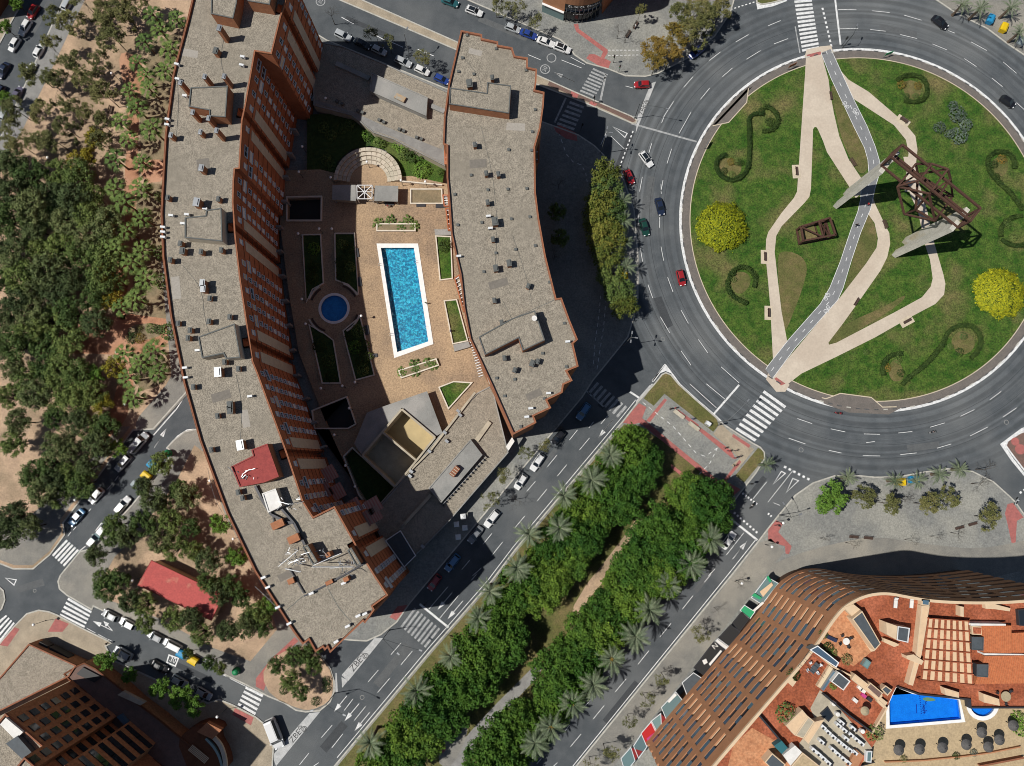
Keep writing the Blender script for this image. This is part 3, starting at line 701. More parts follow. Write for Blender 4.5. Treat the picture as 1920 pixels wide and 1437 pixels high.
penthouse(LB, k_('105,175 235,110 225,75 320,38 390,235 300,270 155,297'), zp, 3.0, 'brick_lit', 'roof_red', 'roof_red'); penthouse(LB, k_('288,335 370,305 410,410 325,450'), zp, 2.2, 'panel_beige', 'white_wall', 'white_wall')
penthouse(LB, k_('530,655 560,640 620,740 592,762'), zp, 3.0); penthouse(LB, k_('795,672 820,655 878,752 850,770'), zp, 3.0)
chimneys(LB, zp, angL, ((0, 0, '1705,305,4.2,.75;1590,648,3.6;1735,650,3.8;1420,700,4;1500,905,3.4;1612,945,3.2;1680,1045,3.8;1530,1022,1.8;1312,1045,1.8;1640,415,1.6,.8;1540,1290,2.0,.8'),
   (0, 1, '1280,62,1.3;1505,105,2,1;1655,72,1.3;1375,403,1.4;1390,458,1.4,.8;1530,465,1.5;1680,453,1.5;1300,525,1.4;1545,700,1.8,.8;1550,742,1.8,.8;1585,805,.9;1350,992,.9;1585,980,1.3;1735,945,1;1445,1045,1.3;1430,1103,1.3;1660,1358,1.8,1.1;1800,1330,1;1700,1280,1.2'),
   (0, 2, '1465,28,1;1745,165,1.5,.9;1745,200,1.5,.9;1645,243,1;1825,460,1.8,1.1;1600,495,1.1;1800,810,1.1;1835,852,1.3')))
for s, d, h in (('395,515', (2.4, 1.4), 1.4), ('490,600', (2.2, 1.4), 1.5), ('800,838', (1.0, .8), 1.6), ('470,852', (1.2, 1.0), 1.0), ('700,690', (.9, .9), 2.4), ('695,860', (1.4, .7), .9)):
    (q,) = k_(s); obox('ventilation_box', LB, q, zp, d, h, 'brick_lit', math.radians(25))
roof_units(LB, zp, angL, ((0, 0, '1335,495;1265,905;1262,945;1825,440;1818,502;1340,605;1395,730'), (0, 1, '1292,185;1232,272;1232,308;1232,346;1395,1320;1402,1392;1545,135;1410,178;1380,245;1490,1190'),
   (1, 3, '65,20;98,92;172,242;257,362;692,382;607,497;272,48;662,62;422,138;770,305;820,290'), (0, 2, '1880,95;1870,690')))
# pipe racks, antenna frames and masts on the southern roof
rack = MB(); kk = lambda s, z: [(*W(400 + x * .3153, 820 + y * .3153, z), z) for x, y in P(s)]
def poly3(mb, pts, w): 
    for a, b in zip(pts, pts[1:]): mb.bar(a, b, w)
duct = MB(); poly3(duct, kk('250,290 300,390 345,460 440,505 480,510 545,640', zp + .4), .45); poly3(duct, kk('405,425 480,510', zp + .4), .4); obj('duct', duct, 'metal_dark', LB)
poly3(rack, kk('450,780 540,930', zp + .3), .18); poly3(rack, kk('540,945 660,885 830,790 905,745', zp + .35), .3); poly3(rack, kk('350,450 365,540 410,535', zp + .3), .18); obj('pipe_run', rack, 'metal_dark', LB)
an = MB(); ra = random.Random(3)
for (x0, y0, n_) in ((180, 235, 34), (480, 720, 30), (790, 770, 22), (470, 420, 10), (650, 700, 10)):
    for i in range(n_):
        a = (x0 + ra.gauss(0, 32), y0 + ra.gauss(0, 24)); b = (a[0] + ra.gauss(0, 28), a[1] + ra.gauss(0, 16)); z = zp + ra.uniform(.6, 3.6)
        an.bar((*W(400 + a[0] * .3153, 820 + a[1] * .3153, z), z), (*W(400 + b[0] * .3153, 820 + b[1] * .3153, z), z + ra.uniform(-.6, .6)), .1)
tag(obj('antenna_frames', an, 'metal_grey', LB), kind='stuff')
lat = MB()
for a, b in (('390,768', '505,672'), ('590,770', '830,770'), ('600,760', '760,690'), ('430,780', '520,800')):
    A, B = Vector(kk(a, zp + 3)[0]), Vector(kk(b, zp + 3)[0])
    for dz in (0, .5): lat.bar(A + Vector((0, 0, dz)), B + Vector((0, 0, dz)), .09)
    for i in range(9): lat.bar(A.lerp(B, i / 9), A.lerp(B, (i + .5) / 9) + Vector((0, 0, .5)), .06)
obj('lattice_mast', lat, 'metal_white', LB)
# ------------------------------------------------------------------ the shorter curved block (middle)
MZ = 26.6; MR = MZ - .5
MO = (T(1, 0, '1535,230 1690,260 1690,290 1810,315 1810,340 1916,358') + T(2, 0, '20,420 115,435 115,505 185,520 180,620 170,675 240,692 235,790 210,960 170,1100 175,1437') +
      T(2, 1, '200,200 250,480 330,800 370,795 430,960 490,1105 455,1135 495,1305 410,1340 450,1412 385,1442') + T(2, 2, '375,65 260,120 290,180 160,240 180,290 8,378') +
      P('921,722 881,636 870,580 863,515 856,485 846,438 841,365 838,333 838,273 831,270 833,220 841,160'))
MBd, mplan = parapet_block('apartment_building', 'shorter curved block with a stepped end and gravel roof beside the roundabout', 'building', MO, MZ, 'brick_lit')
obj('coping_edge', MB().strip(mplan, .07, MZ - .25, MZ + .05, side=-1, closed=True), 'brick_lit', MBd)
penthouse(MBd, T(1, 0, '1450,655 1725,695 1730,615 1910,640 1895,850 1445,780'), MR, 2.6); penthouse(MBd, P('897,632 960,597 1003,582 1022,638 980,658 972,634 909,666'), MR, 2.6, 'brick_lit')
chimneys(MBd, MR, math.radians(8), ((1, 0, '1770,610,1.4;1640,1105,1.3;1725,1318,1.3;1815,1325,1.4;1600,650,1.2,1.0'), (1, 1, '1735,95,1.2;1790,240,1.5,1.0;1775,368,1;1795,585,1.3,.8;1895,548,1.4,.8;1785,822,1;1860,1250,1;1840,990,1.6')))
chimneys(MBd, MR, math.radians(-20), ((2, 1, '120,715,1;150,1290,1.2,.8;190,1275,1;20,1340,1.1;170,960,1.6,.9'),))
roof_units(MBd, MR, math.radians(5), ((1, 0, '1590,770;1640,1090'), (1, 1, '1740,190;1755,280;1520,488'), (2, 1, '415,1125'), (2, 2, '272,72;140,185;110,248')))
hatches(MBd, MR, math.radians(5), ((1, 0, '1580,268 1797,370 1515,540 1630,560 1890,1125 1610,1315 1735,1425 1885,1420 1545,438'), (1, 1, '1488,22 1690,232 1510,250 1795,460 1705,600 1800,1395 1910,205'),
   (2, 0, '105,530 168,680 172,825 150,990 147,1130 110,1415'), (2, 1, '133,190 173,405 27,433 280,678 390,985 228,1210 405,1310 20,1405'), (1, 2, '1860,92'), (2, 2, '240,112 65,320')))
for s in ('(0)',):
    obj('lining_seam', MB().strip(WP(T(2, 1, '0,950 340,800'), MR), .1, MR + .02, MR + .02), 'hatch', MBd)
def cable(root, z, s, w=.05, m='hatch', n_=3):
    rc = random.Random(len(s)); pth = arc_smooth(WP([(x + rc.uniform(-3, 3), y + rc.uniform(-3, 3)) for x, y in P(s)], z), 2, False); obj('cable', MB().strip(pth, w, z + .01, z + .05), m, root)
for s in ('350,420 372,436 390,440 408,428', '357,443 375,440 400,450', '392,880 402,930 425,975 458,1010', '330,150 333,200 330,260', '420,60 415,110 425,150', '345,500 380,540 385,600 400,640', '440,700 452,760 450,830', '480,930 520,960 560,1000'): cable(LB, LR, s)
for s in ('905,240 925,330 935,420 930,500', '870,110 900,150 905,200', '940,560 985,640 1000,700', '960,440 990,520 1000,570'): cable(MBd, MR, s)
mat('felt_patch', (.185, .165, .14), (.15, .135, .115), 2, .9, 5, fine=(4, .15)); mat('felt_pale', (.34, .31, .27), (.29, .265, .23), 2, .9, 5, fine=(4, .15))
for root, z, s, m in ((LB, LR, '368,300 392,296 394,318 370,322', 'felt_patch'), (LB, LR, '320,520 336,518 340,560 324,562', 'felt_pale'), (LB, LR, '395,740 430,730 434,746 399,756', 'felt_patch'), (LB, LR, '520,1080 560,1060 566,1072 526,1092', 'felt_patch'), (LB, LR, '450,770 464,768 470,800 456,803', 'felt_pale'), (LB, LR, '340,90 372,96 370,110 338,104', 'felt_pale'), (MBd, MR, '880,300 912,298 913,314 881,316', 'felt_patch'), (MBd, MR, '950,230 985,232 984,246 949,244', 'felt_pale'), (MBd, MR, '915,530 950,520 954,534 919,544', 'felt_patch'), (MBd, MR, '985,740 1012,728 1018,740 990,752', 'felt_patch'), (MBd, MR, '880,90 905,96 902,106 878,100', 'felt_pale')):
    obj('felt_patch', MB().poly(WP(P(s), z), z + .012), m, root)
dsh = W(1001, 603, MR); d_ = obj('satellite_dish', MB().lathe([(.05, 0), (.3, .08), (.55, .25)], (dsh[0], dsh[1], MR + 2.9), 12), 'white_wall', MBd)
def louvred_balcony(root, px, z, n_, name='balcony'):
    p = ccw(WP(px, z)); b = obj(name, MB().prism(p, z - .6, z - .45, bottom=True), 'concrete_warm', root)
    obj('frame', MB().strip(p, .28, z - .3, z, side=1, closed=True), 'brick', b)
    L0, L1 = Vector(p[0]), Vector(p[1]); K = (Vector(p[3]), Vector(p[2]))
    if (L1 - L0).length < (K[0] - L0).length: L0, L1, K = Vector(p[1]), Vector(p[2]), (Vector(p[0]), Vector(p[3]))
    for i in range(n_):
        t = (i + .5) / n_; obj('slat', MB().bar((*L0.lerp(L1, t), z - .1), (*K[0].lerp(K[1], t), z - .1), .16), 'frame_white', b)
for s in ('1480,645 1525,615 1590,885 1550,900',): louvred_balcony(MBd, T(1, 1, s), 22, 9)
for s in ('1392,20 1440,20 1450,110 1405,110', '1415,120 1450,120 1460,290 1435,290'): louvred_balcony(MBd, T(1, 1, s), 22, 5)
for s in ('1408,1090 1432,1090 1432,1230 1410,1230',): louvred_balcony(MBd, T(1, 0, s), 22, 4)
for s in ('170,1000 205,1000 205,1220 172,1220',): louvred_balcony(MBd, T(2, 0, s), 20, 4)
obj('railing', MB().strip(WP(T(1, 1, '1640,1090 1700,1240 1760,1437'), 21), .9, 20.8, 21), 'concrete_warm', MBd)
for i in range(16):
    a, b = T(1, 1, '1610,1090 1690,1400'); t = i / 16; q = (a[0] + (b[0] - a[0]) * t, a[1] + (b[1] - a[1]) * t)
    obox('baluster', MBd, q, 20, (1.0, .14, .12), .9, 'frame_white', math.radians(20))
# ------------------------------------------------------------------ courtyard between the two blocks
from mathutils.geometry import tessellate_polygon
CZ = 1.5
mat('pool_tile_glints', (.006, .135, .26), (.045, .40, .54), 2.2, .5, 2, fine=(2.6, .35), contrast=(.42, .62), voro=False)  # paler flecks imitate caustics and sun glints, painted into the tile colour
mat('pool_tile_deep', (.03, .20, .48), (.045, .26, .55), .9, .5, 3, fine=(3, .12))
mat('pool_rim', (.80, .79, .76), (.70, .69, .67), 1.2, .7, 4)
mat('court_floor', (.46, .36, .19), (.38, .30, .16), .3, .8, 6); mat('planter_white', (.66, .60, .50), (.55, .49, .40), .8, .8)
def water_mat(name, tint, bump, scale, gl=.10):
    m = bpy.data.materials.new(name); m.use_nodes = True; nt = m.node_tree; N = nt.nodes; L = nt.links; N.clear()
    out = N.new('ShaderNodeOutputMaterial'); tr = N.new('ShaderNodeBsdfTransparent'); tr.inputs[0].default_value = (*tint, 1)
    gs = N.new('ShaderNodeBsdfGlossy'); gs.inputs['Roughness'].default_value = .12
    mx = N.new('ShaderNodeMixShader'); mx.inputs[0].default_value = gl
    t = N.new('ShaderNodeTexNoise'); t.inputs['Scale'].default_value = scale; t.inputs['Detail'].default_value = 2; g = N.new('ShaderNodeNewGeometry'); L.new(g.outputs['Position'], t.inputs['Vector'])
    b = N.new('ShaderNodeBump'); b.inputs['Strength'].default_value = bump; b.inputs['Distance'].default_value = .3; L.new(t.outputs['Fac'], b.inputs['Height']); L.new(b.outputs[0], gs.inputs['Normal'])
    L.new(tr.outputs[0], mx.inputs[1]); L.new(gs.outputs[0], mx.inputs[2]); L.new(mx.outputs[0], out.inputs[0]); M[name] = m
water_mat('water', (.80, .97, 1.0), .6, 2.6, .009); water_mat('water_still', (.75, .92, 1.0), .12, 2.0, .006)
outer = ccw(WP(P('532,320 600,318 690,340 770,330 838,345 848,430 858,500 880,590 905,680 932,730 900,770 850,800 790,850 740,930 700,960 660,900 610,790 560,660 540,540 525,420'), CZ))
pool_out = T(1, 1, '903,388 1213,388 1328,1140 1035,1245'); pool_in = T(1, 1, '935,420 1182,420 1290,1120 1057,1200')
rcx, rcy = W(*T(1, 1, '585,873')[0], CZ)
round_out = [(rcx + 3.7 * math.cos(i * math.pi / 18), rcy + 3.7 * math.sin(i * math.pi / 18)) for i in range(36)]
holes = [WP(pool_out, CZ), round_out, WP(T(1, 1, '240,50 490,45 488,215 240,215'), CZ), WP(T(1, 2, '430,205 680,105 745,300 690,330 445,330'), CZ), WP(T(1, 2, '665,545 725,485 1035,775 875,955 780,830'), CZ),
         WP(T(1, 2, '795,535 1090,190 1340,400 1040,770'), CZ)]
def holed(name, outer, holes, z, m, **k):
    rings = [outer] + [ccw(h)[::-1] for h in holes]; tri = tessellate_polygon([[Vector((x, y, 0)) for x, y in r] for r in rings])
    vs = [(x, y, z) for r in rings for x, y in r]; up = []
    for a, b, c in tri:
        s = (vs[b][0] - vs[a][0]) * (vs[c][1] - vs[a][1]) - (vs[c][0] - vs[a][0]) * (vs[b][1] - vs[a][1]); up.append((a, b, c) if s > 0 else (a, c, b))
    mb = MB().add(vs, up); o = 0
    for r in rings:
        n_ = len(r); mb.add([(x, y, z) for x, y in r] + [(x, y, .05) for x, y in r], [(i, n_ + i, n_ + (i + 1) % n_, (i + 1) % n_) for i in range(n_)])
    return obj(name, mb, m, **k)
court = tag(holed('courtyard', outer, holes, CZ, 'court_paving'), kind='structure')
def wet(name, label, rim_out, rim_in, z, depth, tile, water, cat='pool'):
    c = (sum(q[0] for q in rim_in) / len(rim_in), sum(q[1] for q in rim_in) / len(rim_in), z - depth)
    t = thing(name, label, cat, c, world=True); ri = ccw(rim_in); ro = ccw(rim_out); n_ = len(ri)
    def rim():
        mb = MB(); k = len(ro)
        mb.add([(x, y, z + .12) for x, y in ro] + [(x, y, z + .12) for x, y in ri] + [(x, y, z - .1) for x, y in ro] + [(x, y, z - .4) for x, y in ri],
               [(i, (i + 1) % k, k + (i + 1) % k, k + i) for i in range(k)] + [(2 * k + i, 2 * k + (i + 1) % k, (i + 1) % k, i) for i in range(k)] + [(k + i, k + (i + 1) % k, 3 * k + (i + 1) % k, 3 * k + i) for i in range(k)]); return mb
    obj('rim', rim(), 'pool_rim', t)
    mb = MB().poly(ri, z - depth); mb.add([(x, y, z - .02) for x, y in ri] + [(x, y, z - depth) for x, y in ri], [(i, n_ + i, n_ + (i + 1) % n_, (i + 1) % n_) for i in range(n_)]); obj('basin', mb, tile, t)
    obj('water', MB().poly(ri, z - .06), water, t); return t
def align(ring_out, ring_in):
    a, b = ccw(ring_out), ccw(ring_in); k = min(range(len(b)), key=lambda i: math.dist(a[0], b[i])); return a, b[k:] + b[:k]
ro, ri = align(WP(pool_out, CZ), WP(pool_in, CZ))
wp = wet('swimming_pool', 'long turquoise swimming pool with a white rim in the paved courtyard', ro, ri, CZ, 1.25, 'pool_tile_glints', 'water')
for s in ('930,548', '1205,527', '1278,1015', '1015,1070'):
    x, y = W(*T(1, 1, s)[0], CZ); mb = MB()
    for d in (-.22, .22): mb.tube((x - .5, y + d, CZ + .1), (x - .2, y + d, CZ + .8), .035).tube((x - .2, y + d, CZ + .8), (x + .4, y + d, CZ + .3), .035)
    obj('ladder', mb, 'metal_white', wp)
wet('paddling_pool', 'round blue paddling pool with a pale rim in the shade', round_out, [(rcx + (q[0] - rcx) * .84, rcy + (q[1] - rcy) * .84) for q in round_out], CZ, 1.0, 'pool_tile_deep', 'water_still')
# beds, lawns and their low walls
def bed(name, c, r, s, m, wall='planter_white', z=CZ, wh=.45, ww=.28, parent=None):
    p = ccw(WP(T(c, r, s), z)); o = obj(name, MB().poly(offset_path(p, ww, True), z + .1), m, parent or court)
    obj('low_wall', MB().strip(p, ww, z, z + wh, side=1, closed=True), wall, o); return o
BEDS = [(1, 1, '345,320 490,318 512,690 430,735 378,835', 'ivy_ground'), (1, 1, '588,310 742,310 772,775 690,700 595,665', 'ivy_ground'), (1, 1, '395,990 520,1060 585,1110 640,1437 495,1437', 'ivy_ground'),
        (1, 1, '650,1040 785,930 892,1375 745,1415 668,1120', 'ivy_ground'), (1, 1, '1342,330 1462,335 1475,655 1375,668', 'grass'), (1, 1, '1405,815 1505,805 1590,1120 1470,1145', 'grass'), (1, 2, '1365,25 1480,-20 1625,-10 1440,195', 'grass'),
        (1, 1, '1155,-20 1395,-20 1400,95 1155,95', 'dirt_olive')]
for b in BEDS: bed('planted_bed', *b)
lawnN = overlay('lawn', T(1, 0, '870,1000 1030,1055 1425,1260 1400,1385 1095,1365 1070,1240 970,1140 865,1110'), CZ - .06, 'grass', 0)
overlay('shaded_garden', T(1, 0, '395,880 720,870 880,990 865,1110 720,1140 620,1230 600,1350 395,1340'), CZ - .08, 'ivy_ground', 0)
obj('low_wall', MB().strip(WP(T(1, 0, '870,1000 1030,1055 1300,1190 1420,1262'), CZ), .35, 0, CZ + .6), 'concrete_warm', lawnN)
obj('low_wall', MB().strip(WP(T(1, 0, '1090,1365 1395,1392'), CZ), .3, 0, CZ + .7), 'planter_white', lawnN)
for s, m in (('1335,280 1455,280 1460,322 1340,322', 'concrete'), ('1475,1145 1590,1120 1605,1160 1485,1195', 'concrete')): obj('service_slab', MB().prism(WP(T(1, 1, s), CZ + .8), CZ, CZ + .8), m, court)
# curved bench walls round the paddling pool
for a0, a1 in ((125, 160), (30, 70), (205, 250), (-60, -15)):
    for rr, h in ((6.3, .5), (5.7, .25)):
        arc = [(rcx + rr * math.cos(math.radians(a0 + (a1 - a0) * i / 10)), rcy + rr * math.sin(math.radians(a0 + (a1 - a0) * i / 10))) for i in range(11)]
        obj('bench_wall', MB().strip(arc, .4, CZ, CZ + h), 'planter_white' if h > .3 else 'bench_wood', court)
# amphitheatre
(ac,) = T(1, 0, '845,1365'); acx, acy = W(*ac, CZ)
amph = thing('amphitheatre', 'semicircle of pale stone seating tiers at the head of the courtyard', 'seating', (acx, acy, CZ), world=True)
rs = random.Random(2)
for k in range(4):
    r0 = 4.5 + k * .92; nb = 13 + 2 * k
    for i in range(nb):
        a0 = math.pi * (i + .03) / nb; a1 = math.pi * (i + .97) / nb; h = CZ + .30 + .38 * k + rs.uniform(-.02, .02)
        arc = [(acx + (r0 + .44) * math.cos(a0 + (a1 - a0) * j / 3), acy + (r0 + .44) * math.sin(a0 + (a1 - a0) * j / 3)) for j in range(4)]
        obj('stone_block', MB().strip(arc, .86, CZ - .2, h), 'stone_light', amph)
obj('stage', MB().prism([(acx + 4.5 * math.cos(math.pi * i / 16), acy + 4.5 * math.sin(math.pi * i / 16)) for i in range(17)], CZ - .3, CZ + .04), 'court_paving', amph)
# pavilions and pergola
for i, (s, lab) in enumerate((('572,1385 745,1385 748,1505 570,1495', 'shaded flat-roofed concrete pavilion left of the white pergola'), ('890,1390 1065,1392 1062,1510 885,1505', 'sunlit flat-roofed concrete pavilion right of the white pergola'))):
    z = CZ + 2.8; p = ccw(WP(T(1, 0, s), z)); c = (sum(q[0] for q in p) / 4, sum(q[1] for q in p) / 4, CZ)
    t = thing('pavilion', lab, 'pavilion', c, world=True, group='courtyard pavilions'); obj('roof', MB().prism(p, z - .25, z, bottom=True), 'concrete', t)
    for q in offset_path(p, .4, True): obj('column', MB().box((q[0], q[1], (CZ + z) / 2), (.35, .35, z - CZ - .2)), 'concrete', t)
    q = offset_path(p, .6, True); obj('back_wall', MB().strip([q[2], q[3]] if i else [q[0], q[1]], .2, CZ, z - .25), 'concrete_warm', t)
pg = WP(T(1, 0, '755,1388 870,1388 868,1490 757,1490'), CZ + 2.6); pc = (sum(q[0] for q in pg) / 4, sum(q[1] for q in pg) / 4, CZ)
t = thing('pergola', 'white timber pergola of crossed bars between the two courtyard pavilions', 'pergola', pc, world=True)
for a, b in ((0, 1), (1, 2), (2, 3), (3, 0), (0, 2), (1, 3)): obj('beam', MB().bar((*pg[a], CZ + 2.6), (*pg[b], CZ + 2.6), .16), 'frame_white', t)
m_ = [((pg[i][0] + pg[(i + 1) % 4][0]) / 2, (pg[i][1] + pg[(i + 1) % 4][1]) / 2) for i in range(4)]
for a, b in ((0, 2), (1, 3)): obj('beam', MB().bar((*m_[a], CZ + 2.75), (*m_[b], CZ + 2.75), .12), 'frame_white', t)
for q in pg: obj('post', MB().box((q[0], q[1], CZ + 1.25), (.16, .16, 2.5)), 'frame_white', t)
# long planters with little palms
PLANTERS = [('900,235 1195,235 1195,295 900,295', 'pale planter box of small palms above the long pool'), ('1062,1335 1350,1245 1372,1300 1085,1398', 'pale planter box of small palms below the long pool')]
for s, lab in PLANTERS:
    p = ccw(WP(T(1, 1, s), CZ + .6)); c = (sum(q[0] for q in p) / 4, sum(q[1] for q in p) / 4, CZ); t = thing('planter_box', lab, 'planter', c, world=True)
    obj('box', MB().strip(p, .3, CZ, CZ + .65, side=1, closed=True), 'planter_white', t); obj('soil', MB().poly(offset_path(p, .28, True), CZ + .5), 'dirt_olive', t)
for s in ('1000,90', '1235,100', '1380,108', '755,458', '775,675', '830,1035', '875,1225'): (q,) = T(1, 1, s); obox('grating', court, q, CZ, (2.2, .9), .25, 'metal_dark', math.radians(-80 if q[0] < 690 else 0))
# deep ramps and the sunk garden
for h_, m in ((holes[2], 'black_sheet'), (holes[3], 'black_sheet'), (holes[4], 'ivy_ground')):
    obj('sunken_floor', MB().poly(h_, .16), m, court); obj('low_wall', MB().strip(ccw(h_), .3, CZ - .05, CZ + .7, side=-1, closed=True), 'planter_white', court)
# ball courts
q = [W(x, y, 4.6) for x, y in T(1, 2, '795,535 945,360 1090,190 1340,400 1200,575 1040,770')]
c = (sum(v[0] for v in q) / 6, sum(v[1] for v in q) / 6, .15)
t = thing('ball_courts', 'pair of walled ball courts, one sunlit with a yellow floor, one in shade', 'sports court', c, world=True)
for a, b in ((0, 1), (1, 2), (2, 3), (3, 4), (4, 5), (5, 0), (1, 4)): obj('wall', MB().strip([q[a], q[b]], .45, .1, 4.6 + (.003 if a == 1 and b == 4 else .006 * a)), 'concrete_warm', t)
obj('floor', MB().poly([q[1], q[2], q[3], q[4]], .2), 'court_floor', t); obj('floor', MB().poly([q[0], q[1], q[4], q[5]], .2), 'concrete_warm', t)
# concrete roof beside the courts
p = WP(T(1, 2, '965,165 1280,55 1395,365 1348,392 1092,178 938,360 788,528 735,448 830,215'), 4.0); c = (sum(v[0] for v in p) / len(p), sum(v[1] for v in p) / len(p), CZ)
t = thing('canopy_building', 'grey concrete flat roof wrapped round the ball courts', 'building', c, world=True); obj('roof', MB().prism(p, 3.6, 4.0), 'concrete', t); obj('wall', MB().prism(offset_path(ccw(p), .5, True), .1, 3.65), 'concrete_warm', t)
# podiums
PZ = 3.9
pn, pp = parapet_block('podium_building', 'low gravel-roofed podium between the two blocks at the street end', 'building', T(1, 0, '420,300 650,345 945,470 1440,690 1405,1110 1415,1245 1030,1045 880,995 715,865 430,790'), PZ, 'concrete_warm', par=.25, cw=.25, coping='concrete')
obj('walkway', MB().poly(WP(T(1, 0, '440,745 720,832 980,950 1260,1065 1400,1120 1405,1225 1030,1025 870,975 720,850 440,770'), PZ), PZ - .24), 'walk_grey', pn)
penthouse(pn, T(1, 0, '865,545 1285,730 1275,870 850,682'), PZ - .25, 1.8, 'concrete', 'concrete', 'concrete', 'roof_slab')
for s, d, a in (('1080,738', (2.6, 1.3), -28),): (q,) = T(1, 0, s); obox('rusty_hatch', pn, q, PZ + 1.55, d, .5, 'rust_pale', math.radians(a))
for a_, b_ in (('600,478', '850,592'), ('1312,795', '1412,838')):
    (a,), (b,) = T(1, 0, a_), T(1, 0, b_); obj('concrete_beam', MB().strip([W(*a, PZ), W(*b, PZ)], 1.1, PZ - .3, PZ + .3), 'concrete', pn)
for it in ('765,835', '800,850', '925,905', '960,922', '1075,975', '1108,988', '1205,1035', '1240,1048', '610,765', '650,785'):
    (q,) = T(1, 0, it); obox('roof_vent', pn, q, PZ - .25, (.7, .6), .7, 'hatch', math.radians(-28))
ps, pp = parapet_block('podium_building', 'low gravel-roofed podium along the tree-lined avenue below the ball courts', 'building', T(1, 2, '1650,70 1765,10 1890,515 1450,1025 1190,1290 1100,1375 960,1215 900,1085 895,950 1050,775 1360,400'), PZ + .2, 'concrete_warm', par=.25, cw=.25, coping='concrete')
penthouse(ps, T(1, 2, '1605,415 1695,532 1385,892 1290,782'), PZ - .05, 1.4, 'concrete', 'concrete', 'concrete', 'roof_slab')
(q,) = T(1, 2, '1490,655'); x, y = W(*q, PZ + 1.3); ac = obj('rooftop_unit', MB().box((x, y, PZ + 1.9), (1.3, 2.4, 1.1), math.radians(-38)), 'coping', ps)
for k in range(4): a = math.radians(-38); u = -.9 + .6 * k; obj('louvre', MB().box((x - u * math.sin(a), y + u * math.cos(a), PZ + 2.48), (1.1, .14, .06), a), 'panel_beige', ac)
for i in range(2):
    a, b = WP(T(1, 2, ('1395,905 1722,545', '1375,888 1700,530')[i]), PZ + .8); obj('railing', MB().bar((*a, PZ + .75), (*b, PZ + .75), .08), 'metal_grey', ps)
for i in range(16):
    a, b = T(1, 2, '1395,905 1722,545'); u = i / 15; q = (a[0] + (b[0] - a[0]) * u, a[1] + (b[1] - a[1]) * u); obox('railing_post', ps, q, PZ - .05, (.9, .08), .7, 'metal_dark', math.radians(-38))
for a_, b_, w_ in (('1750,285', '1650,425', 1.0), ('1640,65', '1300,505', .5), ('1300,505', '1080,725', .4), ('1310,830', '1110,1050', .7)):
    (a,), (b,) = T(1, 2, a_), T(1, 2, b_); obj('concrete_beam', MB().strip([W(*a, PZ + .4), W(*b, PZ + .4)], w_, PZ - .1, PZ + .5), 'concrete_warm', ps)
for it in ('1515,205', '1530,235', '1415,365', '1430,430', '1300,505', '1165,655', '1155,690', '1250,1215'): (q,) = T(1, 2, it); obox('roof_vent', ps, q, PZ - .05, (.9, .6), .8, 'metal_grey', math.radians(-40))
# flat glazed roof in the avenue corner
p = WP(T(1, 2, '975,1175 1080,1105 1190,1285 1110,1365'), 5.0); t = thing('glazed_annex', 'low annex with a dark flat glazed roof beside the end of the long block', 'building', (*p[0], .13), world=True); obj('roof', MB().prism(p, 4.8, 5.0), 'slate', t); obj('wall', MB().prism(offset_path(ccw(p), .2, True), .1, 4.85), 'concrete', t); obj('frame', MB().strip(ccw(p), .2, 4.85, 5.08, side=-1, closed=True), 'frame_white', t)
# white entrance canopy beside the block's tip
for s in ('1870,470 1916,400 1935,430 1890,500',):
    p = WP(T(1, 2, s), 4.5); t = thing('entrance_canopy', 'small white entrance canopy at the tip of the stepped block', 'canopy', (*p[0], .14), world=True); obj('canopy', MB().prism(p, 4.35, 4.5, bottom=True), 'white_wall', t)
    for q in p[:2]: obj('post', MB().box((q[0], q[1], 2.2), (.12, .12, 4.3)), 'metal_grey', t)
# ------------------------------------------------------------------ curved grid-fronted block (lower right)
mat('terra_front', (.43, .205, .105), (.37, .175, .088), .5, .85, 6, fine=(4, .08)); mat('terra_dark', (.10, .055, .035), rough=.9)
mat('terracotta', (.30, .085, .037), (.22, .060, .028), 1.2, .85, 5, fine=(3.0, .3), c3=(.36, .11, .055), scale3=.3)
mat('terracotta_pale', (.50, .24, .12), (.40, .17, .08), .9, .85, 5, fine=(2.6, .22)); mat('roof_tile', (.47, .16, .065), (.40, .13, .055), 2.5, .85, 3, fine=(3, .14))
mat('cream', (.62, .47, .31), (.55, .41, .27), .7, .85, 5); mat('cream_panel', (.66, .47, .29), (.58, .41, .26), 1.5, .85); pass
mat('deck_tan', (.44, .335, .20), (.37, .28, .17), .8, .85, 6, fine=(3, .14)); mat('teal', (.03, .13, .15), rough=.5); mat('canvas', (.62, .50, .33), rough=.8); mat('straw', (.105, .10, .095), (.075, .072, .07), 4, .95); mat('straw_pale', (.38, .31, .2), (.3, .25, .16), 4, .95)
mat('red_sheet', (.42, .02, .02), rough=.5); mat('red_dark', (.22, .02, .02), rough=.5); mat('green_trim', (.03, .30, .13), rough=.5); pass; mat('glass_teal', (.14, .22, .22), rough=.15, spec=.6, rnd=.25); mat('pool_blue', (.006, .17, .62), (.008, .21, .70), .8, .5, 3, fine=(4, .1)); mat('pink', (.45, .05, .2), rough=.7)
BZ = 33.4
front = arc_smooth(WP(P('1270,1515 1343,1428 1440,1315 1523,1220 1570,1147 1600,1125 1630,1113 1665,1110 1705,1118 1753,1126 1840,1129 1920,1126 2010,1115'), BZ), 2, False)
bc = W(1620, 1260, 0)
BR = thing('apartment_building', 'curved terracotta-fronted block with a grid of openings and rooftop terraces', 'building', (*bc, 0), world=True)
inner = offset_path(front, -.42)
